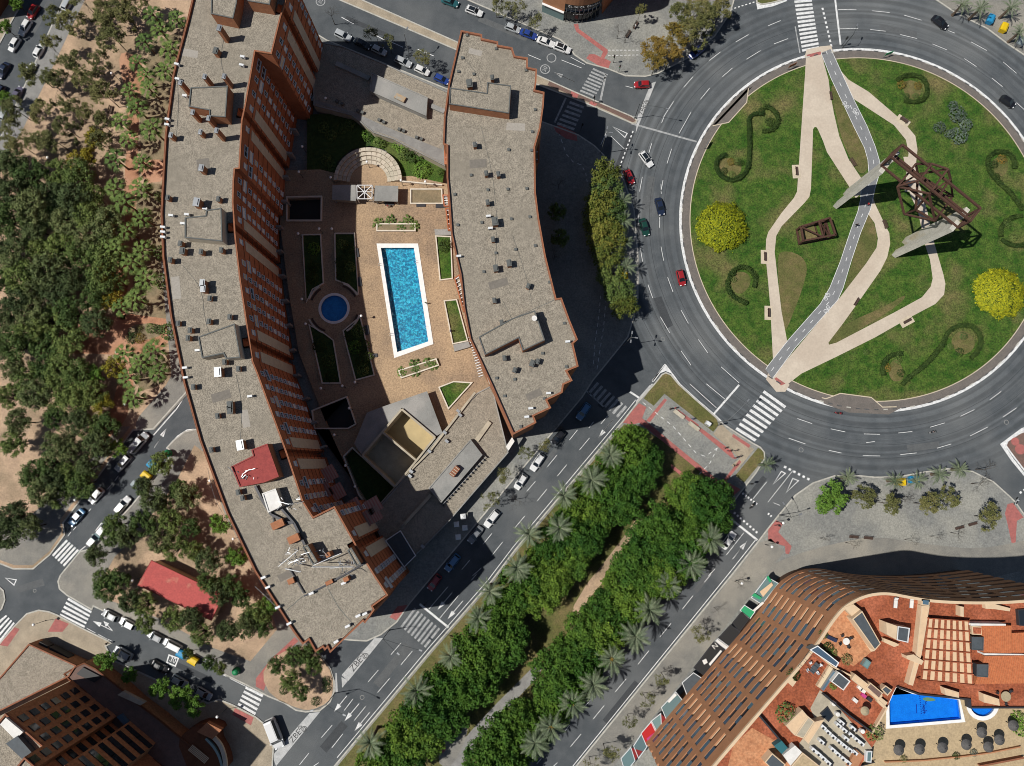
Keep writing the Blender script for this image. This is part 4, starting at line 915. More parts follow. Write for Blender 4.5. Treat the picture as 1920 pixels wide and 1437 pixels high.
ZR = 32.1; k4 = lambda s: [(1430 + x * .17883, 1180 + y * .17883) for x, y in P(s)]; k5 = lambda s: [(1660 + x * .17882, 1180 + y * .17882) for x, y in P(s)]
low = T(3, 3, '2100,985 1505,988 1500,930 1120,892 1080,885 960,842 928,905 905,960 890,1010 785,1190 830,1215 690,1437 560,1600')
hi = inner + WP([(2010, 1320)] + low[1:] + [(1420, 1520)], ZR)
hi = ccw(hi); nh = len(hi)
obj('wall', MB().add([(x, y, 0) for x, y in hi] + [(x, y, ZR) for x, y in hi], [(i, (i + 1) % nh, nh + (i + 1) % nh, nh + i) for i in range(nh)]), 'terra_dark', BR)
obj('roof', MB().poly(hi, ZR), 'terracotta', BR)
ZD = 31.1
pool_px = T(3, 3, '958,845 1080,895 1250,915 1425,938 1447,1085 908,1130 905,962 930,905'); rim_px = T(3, 3, '950,825 1085,885 1255,905 1432,925 1475,1105 882,1155 885,962 915,895')
half = [(1842 + 23.5 * math.cos(math.radians(a)), 1324 + 23.5 * math.sin(math.radians(a)) * .95 - 3) for a in range(0, 181, 15)]
deckp = ccw(WP(P('2030,1318') + T(3, 3, '1505,990 1500,932 1120,895 1000,850 940,850 905,940 885,1010 780,1190 820,1220 690,1437 560,1640') + P('2030,1560'), ZD))
mbd = MB(); hole = [ccw(WP(pool_px, ZD))[::-1], ccw(WP(half, ZD))[::-1]]
rings = [deckp] + hole; tri = tessellate_polygon([[Vector((x, y, 0)) for x, y in r] for r in rings]); vs = [(x, y, ZD) for r in rings for x, y in r]
mbd.add(vs, [(a, b, c) if (vs[b][0] - vs[a][0]) * (vs[c][1] - vs[a][1]) - (vs[c][0] - vs[a][0]) * (vs[b][1] - vs[a][1]) > 0 else (a, c, b) for a, b, c in tri])
obj('pool_deck', mbd, 'deck_tan', BR); nd = len(deckp); obj('wall', MB().add([(x, y, 0) for x, y in deckp] + [(x, y, ZD) for x, y in deckp], [(i, (i + 1) % nd, nd + (i + 1) % nd, nd + i) for i in range(nd)]), 'cream', BR)
# the grid: bands between storeys, piers, recessed panes
NF, FH, Z0 = 8, 3.3, 3.9
for f in range(NF + 1):
    z = Z0 + f * FH; obj('spandrel', MB().strip(front, .44, z - .25, z + (1.7 if f < NF else 2.6), side=-1), 'terra_front', BR)
obj('parapet', MB().strip(front, .5, BZ - .4, BZ, side=-1), 'cream', BR)
tot = path_len(front)[-1]; s = 1.0; bay = 0; npane = 0; rb = random.Random(9)
PM = {k: MB().box((0, 0, 0), (1.66, .08, 1.32)).mesh('pane', k) for k in ('glass_blue', 'glass_dark')}; PL = MB().box((0, 0, 0), (2.6, .08, 1.32)).mesh('pane', 'glass_blue')
RV = MB().box((0, 0, 0), (3.2, .1, .12)).mesh('cill', 'cream')
while s < tot - 4:
    A = bay % 2 == 0; w = 7.0 if A else 6.2
    q, t = at_len(front, s); o = Vector((-t[1], t[0]))
    obj('pier', MB().box((q[0] - o.x * .22, q[1] - o.y * .22, (Z0 + BZ) / 2), (1.0, .42, BZ - Z0 - .3), math.atan2(t[1], t[0])), 'terra_front', BR)
    for f in range(NF):
        z = Z0 + f * FH + 1.7 + .68
        if A:
            for k in range(4):
                u = s + .5 + (k + .5) * (w / 4 - .02); qq, tt = at_len(front, min(tot - .1, u)); oo = Vector((-tt[1], tt[0]))
                d = .10 if (k + f + bay) % 2 == 0 else .2
                if npane < 300: npane += 1
                add_window(BR, PM['glass_blue' if (k + f) % 2 == 0 else 'glass_dark'], (qq[0] - oo.x * d, qq[1] - oo.y * d), tt, z, 'pane')
        else:
            qq, tt = at_len(front, min(tot - .1, s + 1.9)); oo = Vector((-tt[1], tt[0])); add_window(BR, PL, (qq[0] - oo.x * .1, qq[1] - oo.y * .1), tt, z, 'pane')
            qq, tt = at_len(front, min(tot - .1, s + 4.8)); oo = Vector((-tt[1], tt[0])); add_window(BR, RV, (qq[0] - oo.x * .3, qq[1] - oo.y * .3), tt, z - .6, 'cill')
    s += w + .55; bay += 1
for s_ in ((1500, 1158), (1482, 1178)):
    z = 19.0; x, y = W(*s_, z); obj('awning', MB().box((x, y, z), (1.7, 1.7, .1), math.radians(52)), 'canvas', BR)
# shopfront canopies along the foot
kz = lambda s: [(1180 + x * .24834, 1080 + y * .24834) for x, y in P(s)]
CAN = [('1040,12 1122,58 1000,212 925,165', 'glass_teal'), ('870,225 945,272 910,320 840,260', 'green_trim'), ('785,355 850,275 905,320 830,420', 'black_sheet'), ('672,478 765,375 832,424 745,530', 'black_sheet'),
       ('655,492 672,478 745,532 728,552', 'white_wall'), ('492,695 640,503 715,552 560,745', 'black_sheet'), ('402,808 485,735 545,775 440,905', 'slate'), ('245,995 350,880 402,945 282,1085', 'glass_teal'),
       ('238,1040 290,1092 240,1152', 'red_dark'), ('165,1100 235,1045 240,1150 205,1185', 'glass_teal'), ('92,1190 168,1102 210,1185 132,1285', 'red_sheet'), ('35,1285 90,1200 130,1290 70,1372', 'glass_teal'), ('15,1298 100,1325 45,1392', 'red_dark'), ('-60,1380 10,1300 40,1395 -30,1480', 'glass_teal')]
for i, (s_, m) in enumerate(CAN):
    z = 3.6 + .02 * i; p = ccw(WP(kz(s_), z)); c = obj('shop_canopy', MB().prism(p, z - .14, z, bottom=True), m, BR)
    if len(p) == 4:
        obj('canopy_edge', MB().strip(p, .14, z - .2, z + .06, side=-1, closed=True), 'metal_white' if m != 'black_sheet' else 'metal_dark', c)
for s_, m in (('945,272 1020,205 1005,195 930,262', 'white_wall'), ('925,150 945,130 1000,165 985,180', 'green_trim'), ('1035,10 1050,0 1075,40 1060,50', 'green_trim'), ('985,120 1075,50 1085,70 1010,160', 'cream_panel'), ('550,640 580,625 592,655 565,672', 'white_wall'), ('600,665 690,560 700,570 610,680', 'white_wall'), ('345,885 360,900 300,960 285,945', 'white_wall'), ('130,1230 200,1175 208,1195 140,1250', 'pink')):
    obj('canopy_trim', MB().prism(WP(kz(s_), 3.95), 3.85, 3.95, bottom=True), m, BR)
ground_text('N', kz('648,532')[0], 40, 1.6, 'white_wall', 3.95, BR); lt = BR.children[-1]
for o in bpy.data.objects:
    if o.parent == BR and o.name.startswith('lettering'): o.location = Vector(o.location) - Vector(WLOC[BR.name])
# ---- rooftop pieces
def block(px, z0, z1, m, name='roof_block', top=None, rim=None):
    p = ccw(WP(px, z1)); o = obj(name, MB().prism(p, z0, z1), [m], BR)
    if top: obj('top', MB().poly(offset_path(p, .18, True), z1 + .02), top, o)
    if rim: obj('rim', MB().strip(p, .16, z1, z1 + .12, side=1, closed=True), rim, o)
    return o
def surf(px, z, m, name='terrace_paving'): return obj(name, MB().poly(WP(px, z), z), m, BR)
Zs = ZR + .02
surf(T(3, 3, '540,270 640,200 720,330 800,560 640,690 520,620 350,520'), Zs, 'terracotta_pale'); surf(T(3, 3, '-260,1280 -120,1150 60,1250 200,1437 -150,1600 -300,1437'), Zs, 'terracotta_pale')
surf(k4('600,640 690,700 960,1010 1150,1250 900,1437 700,1560 420,1437 380,1200 560,980 500,830'), Zs + .004, 'concrete_warm')
block(T(3, 3, '630,335 705,275 845,520 800,572'), ZR, 34.50, 'cream', top='slate'); surf(T(3, 3, '600,330 630,335 800,575 770,580'), Zs + .01, 'cream'); block(T(3, 3, '565,250 640,225 705,275 640,325'), ZR, 33.50, 'cream')
block(T(3, 3, '885,360 968,388 960,490 890,450'), ZR, 34.70, 'cream', top='cream'); block(T(3, 3, '970,388 1060,402 1047,512 962,492'), ZR, 34.50, 'cream', top='slate', rim='metal_white'); block(T(3, 3, '868,480 960,515 985,530 945,545 870,510'), ZR, 33.30, 'cream')
block(T(3, 3, '1150,235 1210,240 1150,600 1085,835 1050,825 1110,600'), ZR, 33.50, 'cream', top='cream_panel'); block(T(3, 3, '1150,185 1212,190 1208,238 1150,232'), ZR, 33.40, 'cream', top='glass_blue'); block(T(3, 3, '1035,610 1090,600 1165,650 1150,680 1040,635'), ZR, 33.80, 'cream')
# pergola roof
pgp = [Vector(v) for v in WP(T(3, 3, '1205,330 1512,352 1548,832 1150,795'), 33.90)]
pr = obj('pergola_roof', MB().prism([tuple(v) for v in pgp], 33.45, 33.60, bottom=True), 'terracotta', BR)
def bil(u, v): return pgp[0].lerp(pgp[1], u).lerp(pgp[3].lerp(pgp[2], u), v)
for i in range(7):
    for j in range(6):
        u0, u1 = (i + .22) / 7, (i + .78) / 7; v0, v1 = (j + .08) / 6, (j + .90) / 6
        obj('pergola_panel', MB().poly([tuple(bil(*q)) for q in ((u0, v0), (u1, v0), (u1, v1), (u0, v1))], 33.62), 'cream_panel', pr)
for j in range(7): a, b = bil(0, j / 6), bil(1, j / 6); obj('pergola_beam', MB().bar((*a, 33.80), (*b, 33.80), .14), 'terracotta', pr)
for c in pgp: obj('post', MB().box((c.x, c.y, 32.9), (.2, .2, 1.7)), 'terracotta', pr)
def tiled(px, z0, z1, n_):
    b = block(px, z0, z1, 'roof_tile', 'tiled_roof'); p = [Vector(v) for v in WP(px, z1)]
    for i in range(n_):
        t = (i + .5) / n_; a, c = p[0].lerp(p[1], t), p[3].lerp(p[2], t); obj('tile_row', MB().bar((*a, z1 + .03), (*c, z1 + .03), .16, .1), 'roof_tile', b)
tiled(T(3, 3, '1605,382 1822,385 1822,592 1615,600'), ZR, 33.70, 15); tiled(T(3, 3, '1825,440 2060,430 2060,590 1822,592'), ZR, 33.50, 14); tiled(T(3, 3, '1625,612 2060,605 2060,815 1550,822'), ZR, 33.40, 28)
for s_ in ('1525,468 1612,472 1610,572 1525,565', '1562,672 1648,675 1645,772 1560,765'): block(T(3, 3, s_), ZR, 34.10, 'metal_dark', top='slate', rim='slate')
block(T(3, 3, '1520,368 1780,372 1780,385 1520,385'), ZR, 34.30, 'white_wall', 'screen_wall'); block(T(3, 3, '1620,592 1916,598 1916,606 1620,606'), ZR, 34.10, 'white_wall', 'screen_wall'); block(T(3, 3, '1525,388 1605,392 1600,455 1530,452'), ZR, 33.40, 'cream', top='terracotta')
block(T(3, 3, '1440,240 1465,245 1465,320 1440,315'), ZR, 33.50, 'cream', 'screen_wall'); block(T(3, 3, '1625,220 1700,225 1815,255 1810,278 1700,262 1630,258'), ZR, 33.10, 'cream', 'screen_wall'); block(T(3, 3, '1870,265 1940,260 1940,390 1880,385'), ZR, 32.80, 'metal_dark', 'glazed_hatch', 'glass_dark')
surf(T(3, 3, '1120,800 1550,835 2060,825 2060,985 1508,985 1500,925 1330,905 1120,888'), Zs + .006, 'terracotta')
for s_ in ('1318,850 1430,885 1430,925 1330,905', '1612,895 1730,935 1735,985 1615,960'): block(T(3, 3, s_), ZR, 33.50, 'cream', 'partition_wall', 'cream_panel')
wallp = WP(T(3, 3, '2060,992 1505,992 1500,932 1120,893 1000,852 960,838'), ZR); obj('parapet', MB().strip(wallp, .3, ZD - .2, ZR + .5), 'metal_dark', BR)
obj('parapet', MB().strip(WP(T(3, 3, '780,1195 890,1005 640,770 480,690 330,560'), ZR + .9), .28, ZR, ZR + .9), 'cream', BR); obj('parapet', MB().strip(WP(k4('650,690 900,900 1145,1080'), ZR + 1.2), .3, ZR, ZR + 1.2), 'metal_dark', BR)
obj('parapet', MB().strip(WP(k4('-40,900 130,1100 240,1230 420,1330'), ZR + 1), .3, ZR, ZR + 1), 'metal_dark', BR)
# left terraces
block(k4('490,215 575,170 800,350 770,402'), ZR, 33.90, 'metal_grey', 'glass_lean_to', 'glass_blue', 'frame_white'); block(k4('570,600 700,385 760,430 640,640'), ZR, 32.90, 'cream', 'awning_roof', 'canvas'); block(k4('610,630 740,430 780,450 640,650'), ZR, 33.30, 'metal_grey', 'glass_lean_to', 'glass_blue')
block(k4('715,548 795,448 918,545 845,642'), ZR, 34.10, 'white_wall', 'stair_house', 'slate', 'white_wall'); block(k4('930,525 970,470 1260,700 1215,750'), ZR, 33.80, 'cream', 'stair_house', 'cream_panel'); block(k4('1085,610 1130,560 1262,670 1222,735'), ZR, 33.95, 'cream', 'stair_house', 'brown_tile')
block(k4('245,1010 415,845 475,915 335,1115'), ZR, 33.90, 'cream', 'stair_house', 'cream_panel'); block(k4('340,1115 478,915 545,970 430,1150'), ZR, 33.95, 'cream', 'stair_house', 'concrete_warm'); block(k4('432,1152 548,972 650,945 480,1205'), ZR, 33.80, 'cream', 'stair_house', 'cream_panel')
block(k4('600,885 680,810 745,910 690,975'), ZR, 32.30, 'metal_dark', 'light_well', 'glass_dark'); block(k4('215,1320 340,1220 412,1290 292,1432'), ZR, 33.70, 'white_wall', 'flat_roof', 'white_wall'); block(k4('118,1225 200,1170 262,1245 200,1310'), ZR, 33.50, 'teal', 'pool_cover', 'teal')
block(k4('20,1395 100,1300 240,1420 160,1540'), ZR, 34.10, 'cream', 'stair_house', 'slate'); block(k4('300,1437 420,1295 600,1437 520,1560'), ZR, 33.50, 'cream', 'flat_roof', 'deck_tan'); block(k4('890,1437 985,1265 1060,1330 980,1480'), ZR, 32.90, 'terra_front', 'flat_roof', 'terra_front')
block(k4('1240,630 1290,590 1360,640 1310,700'), ZR, 33.50, 'cream', 'flat_roof', 'slate'); block(k4('1200,760 1240,715 1310,770 1270,830'), ZR, 32.90, 'cream', 'flat_roof', 'cream')
block(k4('1090,1280 1150,1280 1140,1400 1085,1395'), ZR, 32.90, 'metal_white', 'glazed_box', 'glass_teal'); block(k4('1045,380 1090,310 1140,350 1100,420'), ZR, 33.10, 'glass_teal', 'glazed_box', 'glass_teal'); block(k4('240,540 290,495 355,550 315,605'), ZR, 32.90, 'cream', 'service_box', 'cream')
for i, s_ in enumerate('690,1080;745,1130;805,1180;860,1225;920,1270;970,1295;540,1270;590,1310;640,1355;690,1400;740,1265;790,1310;850,1360;900,1400;800,1010;860,1060;930,1110;990,1160;1040,1200;830,980;880,1150;950,1040;640,1030;620,1180'.split(';')):
    (q,) = k4(s_); x, y = W(*q, ZR + 1.0); a = math.radians(-40); u = obj('air_conditioner', MB().box((x, y, ZR + .55), (1.0, .55, 1.0), a), 'metal_white', BR); obj('fan_grille', MB().tube((x - .1, y - .15, ZR + 1.05), (x - .1, y - .15, ZR + 1.08), .22, n=8), 'metal_dark', u)
    if i % 2: obj('rack', MB().box((x + .5, y - .35, ZR + .4), (.9, .5, .7), a), 'metal_dark', BR)
for s_ in ('760,790', '800,900', '1060,1080'): (q,) = k4(s_); x, y = W(*q, ZR + 1.2); obj('water_tank', MB().lathe([(.4, 0), (.42, .9), (.3, 1.05)], (x, y, ZR), 10), 'white_wall', BR)
# ---- pools of the roof deck
a_, b_ = align(WP(rim_px, ZD), WP(pool_px, ZD))
rp = wet('rooftop_pool', 'bright blue fan-shaped rooftop pool with a white rim', a_, b_, ZD, 1.1, 'pool_blue', 'water_still')
hp_in = WP(half, ZD); hp_out = WP([(1842 + (x - 1842) * 1.3, 1321 + (y - 1321) * 1.35) for x, y in half], ZD)
wet('paddling_pool', 'small half-round blue pool with a white rim on the roof deck', hp_out, hp_in, ZD, .6, 'pool_blue', 'water_still')
# mosaic emblem and lettering on the rooftop pool floor (flat tile work)
mat('mosaic_dark', (.01, .05, .30), rough=.5); mat('mosaic_leaf', (.30, .26, .08), (.10, .28, .16), 3, .5)
zt_ = ZD - 1.09
def floor_px(s): return WP([(1700 + x * .0630, 1290 + y * .0630) for x, y in P(s)], zt_)
for s in ('600,400 545,430 590,480 545,490', '470,500 530,520 480,560 540,540', '480,590 530,580 530,630 480,630 480,590', '470,670 540,650 500,700 610,680', '490,740 560,720 520,770'):
    obj('mosaic_lettering', MB().strip(arc_smooth(floor_px(s), 1, False), .16, zt_, zt_), 'mosaic_dark', rp)
for y_ in (250, 310, 370, 430, 490, 560, 630, 690, 755): obj('mosaic_lettering', MB().strip(floor_px('%d,%d %d,%d' % (375 + (y_ - 250) * .1, y_, 405 + (y_ - 250) * .1, y_ + 12)), .2, zt_, zt_), 'mosaic_dark', rp)
obj('mosaic_lettering', MB().strip(floor_px('290,490 300,760'), .18, zt_, zt_), 'mosaic_dark', rp); obj('mosaic_emblem', MB().poly(arc_smooth(floor_px('460,320 560,280 700,290 840,330 860,380 740,400 600,400 520,370'), 1), zt_), 'mosaic_leaf', rp)
# ------------------------------------------------------------------ brick block, lower left
k6 = lambda s: [(x * .17889, 1180 + y * .17884) for x, y in P(s)]
BLc = W(150, 1330, 0); BL = thing('apartment_building', 'tall orange-brown brick block with small dark windows in the lower left corner', 'building', (*BLc, 0), world=True)
mat('brick_tan', (.42, .20, .095), (.33, .155, .072), 1.4, .9, 5, fine=(2.5, .2)); 
g1, g4 = W(*k6('785,650')[0], 6.5), W(*k6('1095,915')[0], 6.5)
dr = Vector((g4[0] - g1[0], g4[1] - g1[1])); sp = dr.length / 3; dr.normalize(); nn = Vector((-dr.y, dr.x)); nn = nn if nn.x > 0 else -nn   # outward: towards the street
def fp(u, o=0): return (g1[0] + dr.x * u + nn.x * o, g1[1] + dr.y * u + nn.y * o)
def blk(u0, u1, o0, o1, z, m='brick_tan', roof='gravel', z0=0):
    p = ccw([fp(u0, o0), fp(u1, o0), fp(u1, o1), fp(u0, o1)]); w_ = obj('wall', MB().prism(p, z0, z - .5), [m], BL); obj('roof', MB().poly(offset_path(p, .3, True), z - .48), roof, BL); obj('parapet', MB().strip(p, .3, z - .52, z, side=1, closed=True), 'coping', BL); return w_
blk(-2.6, 2.5 * sp, -14, 0, 25.0); blk(2.5 * sp + .01, 3.55 * sp, -14, .25, 30.5); blk(3.55 * sp + .01, 9 * sp, -14, -1.4, 30.5, roof='terracotta'); blk(4.6 * sp, 7.2 * sp, -1.39, 1.3, 27)
WB = MB(); 
WBm = MB().box((0, .06, 0), (1.5, .1, 1.75), 0, 1).box((0, -.06, -.5), (1.5, .1, .7), 0, 0).box((0, -.02, .92), (1.7, .2, .08), 0, 0).mesh('window', ['metal_dark', 'glass_dark']); WBs = MB().box((0, .06, 0), (3.6, .1, 1.5), 0, 1).box((0, -.06, -.55), (3.6, .1, .5), 0, 0).mesh('window', ['metal_dark', 'glass_dark'])
for c in range(4):
    for f in range(6 if c < 3 else 8):
        add_window(BL, WBm, fp(c * sp, .06 if c < 3 else .31), (-dr.x, -dr.y) if nn.cross(dr) > 0 else (dr.x, dr.y), 6.5 + f * 3.25)
for f in range(6):
    for u, o in ((4.0 * sp, -1.33), (5.4 * sp, 1.36), (6.6 * sp, 1.36)): add_window(BL, WBs, fp(u, o), (-dr.x, -dr.y) if nn.cross(dr) > 0 else (dr.x, dr.y), 6.5 + f * 3.25)
for s, z1_, m in (('0,1000 60,930 240,1080 160,1160', 24.9, 'white_wall'), ('60,1200 180,1120 330,1290 230,1360', 25.2, 'slate')): obj('roof_block', MB().prism(WP(k6(s), z1_ + .6), z1_ - .6, z1_ + .6), m, BL)
p1, pl1 = parapet_block('podium_building', 'low brick podium with a bare gravel roof in the lower left corner', 'building', k6('300,152 800,380 720,500 -300,1010 -300,820 0,500'), 4.5, 'brick_tan', par=.25, cw=.3)
for s, d in (('480,155', 2.2), ('640,240', 5.0)): (q,) = k6(s); x, y = W(*q, 2.2); obj('shop_opening', MB().box((x, y, 2.0), (d, .5, 2.2), math.radians(-27)), 'black_sheet', p1)
p2, _ = parapet_block('podium_building', 'shaded low brick podium at the foot of the tall lower left block', 'building', k6('660,470 800,385 880,350 1000,410 1290,640 1420,760 1660,940 1900,1140 2100,1300 1900,1600 1500,1300 1150,1000 880,660 720,540'), 4.4, 'brick_tan', 'brown_tile', par=.25, cw=.3, coping='brick_dark')
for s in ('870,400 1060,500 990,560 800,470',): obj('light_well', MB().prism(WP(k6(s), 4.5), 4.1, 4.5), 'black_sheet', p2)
obj('skylight', MB().prism(WP(k6('1230,690 1290,650 1520,770 1470,800'), 5.0), 4.1, 5.0), 'concrete_warm', p2); obj('skylight', MB().prism(WP(k6('1220,920 1270,890 1350,990 1310,1020'), 4.9), 4.1, 4.9), 'glass_blue', p2)
# round-fronted shop at the street corner
kq = lambda s: [(300 + x * .1258, 1330 + y * .1258) for x, y in P(s)]
t = thing('corner_shop', 'round-fronted corner shop with a pale curved sign band in deep shade', 'shop', (*W(400, 1410), .13), world=True)
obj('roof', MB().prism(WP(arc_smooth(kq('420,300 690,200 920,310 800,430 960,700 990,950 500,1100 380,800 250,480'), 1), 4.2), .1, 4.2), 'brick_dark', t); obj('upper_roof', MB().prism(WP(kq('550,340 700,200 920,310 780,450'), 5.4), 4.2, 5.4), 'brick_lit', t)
for s, m, w_ in (('680,440 790,550 880,700 930,880', 'glass_teal', .5), ('800,430 900,540 960,720 975,900', 'panel_beige', .8)): obj('sign_band', MB().strip(arc_smooth(WP(kq(s), 4.8), 2, False), w_, 4.2, 4.8), m, t)
aw = Vector(W(*kq('455,575')[0], 4.9)); bw = Vector(W(*kq('690,770')[0], 4.9))
for i in range(17): q = aw.lerp(bw, i / 16); obj('louvre', MB().box((q.x, q.y, 4.8), (.16, 1.5, .1), math.radians(-40)), 'cream', t)
# ------------------------------------------------------------------ dental clinic corner (top)
CB = thing('clinic_building', 'round-fronted dark glass clinic corner with white lettering at the top edge', 'building', (*W(1085, 20), .13), world=True)
gp = arc_smooth(WP(P('1056,40 1070,43 1084,44 1100,42 1114,37 1124,30')), 1, False)
back = [(gp[-1][0] + 6, gp[-1][1] + 22), (gp[0][0] - 14, gp[0][1] + 24)]
wl = WP(P('1016,23 1056,40'))
def band_(path, z0, z1, m, o=0.0, name='wall'):
    pth = offset_path(path, -o) if o else path
    obj(name, MB().add([(x, y, z0) for x, y in pth] + [(x, y, z1) for x, y in pth], [(i, i + 1, len(pth) + i + 1, len(pth) + i) for i in range(len(pth) - 1)]), m, CB)
band_(gp, 0, 3.0, 'glass_dark', -.4, 'shopfront'); obj('fascia', MB().strip(gp, .5, 3.0, 3.9, side=1), 'black_sheet', CB); band_(gp, 3.9, 5.4, 'glass_blue', -.3, 'window_band'); obj('fascia', MB().strip(gp, .7, 5.4, 6.8, side=1), 'black_sheet', CB); obj('wall', MB().strip(gp, .7, 6.8, 26, side=1), 'terra_front', CB)
for i in range(9):
    q, t_ = at_len(gp, path_len(gp)[-1] * (i + .5) / 9); obj('mullion', MB().box((q[0], q[1], 1.5), (.12, .2, 3.0), math.atan2(t_[1], t_[0])), 'metal_dark', CB); obj('mullion', MB().box((q[0], q[1], 4.6), (.1, .2, 1.5), math.atan2(t_[1], t_[0])), 'metal_grey', CB)
band_(wl, 0, 2.8, 'glass_teal', 0, 'shopfront'); obj('fascia', MB().strip(wl, .6, 2.8, 3.6, side=1), 'black_sheet', CB); obj('ledge', MB().strip(wl, .5, 3.6, 3.75, side=-1), 'frame_white', CB); obj('wall', MB().strip(wl, .4, 3.75, 26, side=1), 'terra_front', CB)
obj('roof', MB().poly([gp[0], gp[len(gp) // 2], gp[-1]] + back + [(wl[0][0] - 10, wl[0][1] + 20), wl[0]], 25.9), 'gravel', CB)
def wall_letters(txt, path, s0, s1, z, size, o=.06):
    for i, chh in enumerate(txt):
        if chh == ' ': continue
        q, t_ = at_len(path, s0 + (s1 - s0) * (i + .5) / len(txt)); nrm = (t_[1], -t_[0])
        cu = bpy.data.curves.new('letter', 'FONT'); cu.body = chh; cu.size = size; cu.align_x = 'CENTER'; cu.align_y = 'CENTER'; cu.extrude = .03
        o_ = font_obj('letter', cu, 'frame_white', CB); o_.location = Vector((q[0] + nrm[0] * o, q[1] + nrm[1] * o, z)) - Vector(WLOC[CB.name]); o_.rotation_euler = (math.pi / 2, 0, math.atan2(t_[1], t_[0]))
Lg = path_len(gp)[-1]
wall_letters('CLINICA DENTAL', gp, .8, Lg - .7, 6.15, .85); wall_letters('clinica dental', gp, 2.2, Lg - 2.6, 3.45, .45)
obj('lettering_strip', MB().strip([at_len(wl, .6)[0], at_len(wl, 4.6)[0]], .05, 3.1, 3.3, side=-1), 'frame_white', CB)
# wing right of the clinic and the corner house far left
t = thing('apartment_building', 'tall block beyond the clinic, only its shaded foot in view at the top edge', 'building', (*W(1180, -40), 0), world=True); pz_ = WP(P('1128,28 1150,0 1165,-20 1330,-20 1330,-90 1128,-90')); obj('wall', MB().prism(pz_, 0, 24), 'brick', t); obj('roof', MB().prism(offset_path(ccw(pz_), .3, True), 24, 24.2), 'gravel', t)
t = thing('corner_house', 'dark red brick house corner at the top left edge', 'house', (*W(-20, 10), 0), world=True); pz_ = WP(P('-160,60 0,34 22,0 40,-60 -160,-60')); obj('wall', MB().prism(pz_, 0, 12), 'brick_dark', t); obj('roof', MB().prism(offset_path(ccw(pz_), -.3, True), 12, 12.25), 'roof_red', t)
# red-roofed hall in the south park
q = WP(P('284,1052 418,1116 396,1163 259,1097'), 3.6); c = (sum(v[0] for v in q) / 4, sum(v[1] for v in q) / 4, .14)
t = thing('park_hall', 'long low hall with a flat faded red roof among the park trees', 'hall', c, world=True); mat('roof_faded', (.42, .085, .075), (.36, .075, .068), .8, .85, 6, fine=(3, .1), c3=(.45, .20, .14), scale3=.25, mix3=(.6, .72))
obj('wall', MB().prism(offset_path(ccw(q), .25, True), .1, 3.4), 'cream', t); obj('roof', MB().prism(q, 3.4, 3.6, bottom=True), 'roof_faded', t); obj('gutter', MB().strip(ccw(q), .12, 3.35, 3.64, side=-1, closed=True), 'roof_red', t)
# ------------------------------------------------------------------ roundabout island
CI = (85.79, 57.37); RI = 45.4
def circ(r, n=160): return [(CI[0] + r * math.cos(2 * math.pi * i / n), CI[1] + r * math.sin(2 * math.pi * i / n)) for i in range(n)]
isl = structure('roundabout_island', MB().prism(circ(RI - .62), -.2, .13), ['footway_brown'])
kr = MB().strip(circ(RI), .62, -.2, .10, side=1, closed=True)
kerbring = obj('painted_kerb', kr, 'paint', isl)
n = 130
for i in range(n):
    if random.random() < .16: continue
    a0 = 2 * math.pi * (i + random.uniform(0, .1)) / n; a1 = 2 * math.pi * (i + .55) / n
    seg = [(CI[0] + (RI - .66) * math.cos(a0 + (a1 - a0) * k / 2), CI[1] + (RI - .66) * math.sin(a0 + (a1 - a0) * k / 2)) for k in range(3)]
    obj('kerb_block', MB().strip(seg, .28, .0, .17), 'kerb' if i % 7 in (0, 3) else 'kerb_black', isl)
obj('edging', MB().strip(circ(RI - 2.5), .2, -.1, .15, side=1, closed=True), 'edge_cream', isl)
lawn = obj('lawn', MB().poly(circ(RI - 2.68), .14), 'grass', isl)
for s, c, r in (('1490,975 1495,948 1620,920 1755,770 1770,655 1800,650 1720,700 1620,815 1540,920', 2, 0), ('380,100 432,112 540,72 770,102 855,175 1000,178 900,230 600,215 420,150', 3, 2)):
    overlay('paved_bay', T(c, r, s), .158, 'footway_brown', 0, isl)
polyline(T(2, 0, '1500,945 1620,920 1755,770 1768,665'), .22, .163, 'edge_cream', 'edging', isl)
polyline(T(3, 2, '400,104 432,112 540,72 770,102 855,175 960,172'), .22, .163, 'edge_cream', 'edging', isl)
for pts in ('1556,158 1564,200 1574,250 1592,296 1612,330 1628,318 1630,300 1612,262 1590,210 1570,165',
            '1622,405 1630,402 1642,430 1644,460 1630,490 1600,530 1580,560 1585,530 1605,470',
            '1455,480 1470,470 1500,478 1515,500 1505,540 1490,580 1470,630 1466,590', '1500,690 1530,640 1600,600 1660,575 1700,550 1690,570 1600,625 1560,660'):
    overlay('dry_grass', P(pts), .1445, 'grass_dry', 2, isl)
pA = P('1511,104 1509,140 1504,213 1499,288 1494,360 1488,372 1465,400 1440,436 1436,450 1435,480 1440,530 1444,578 1449,676 1452,690 1476,643 1465,585 1459,535 1452,473 1455,443 1465,425 1508,381 1517,370 1520,355 1523,275 1524,243 1527,239 1530,239 1533,243 1543,266 1550,286 1590,348 1604,372 1625,356 1613,333 1590,298 1573,256 1563,213 1556,175 1553,150 1540,104')
overlay('cream_path', pA, .152, 'path_cream', 0, isl)
pB = T(3, 1, '720,20 780,30 800,95 860,220 905,310 912,390 890,490 840,590 700,790 560,985 450,1130 455,1145 510,1130 950,900 1150,790 1215,710 1230,650 1210,510 1170,390 1120,150 1060,20 1040,-130 1010,-260 1100,-260 1130,-60 1190,150 1240,380 1310,620 1325,690 1315,770 1250,840 1080,930 800,1090 500,1240 250,1360 150,1437 60,1437 20,1400 440,900 530,800 730,540 810,420 820,350 795,235 745,165')
overlay('cream_path', pB, .152, 'path_cream', 0, isl)
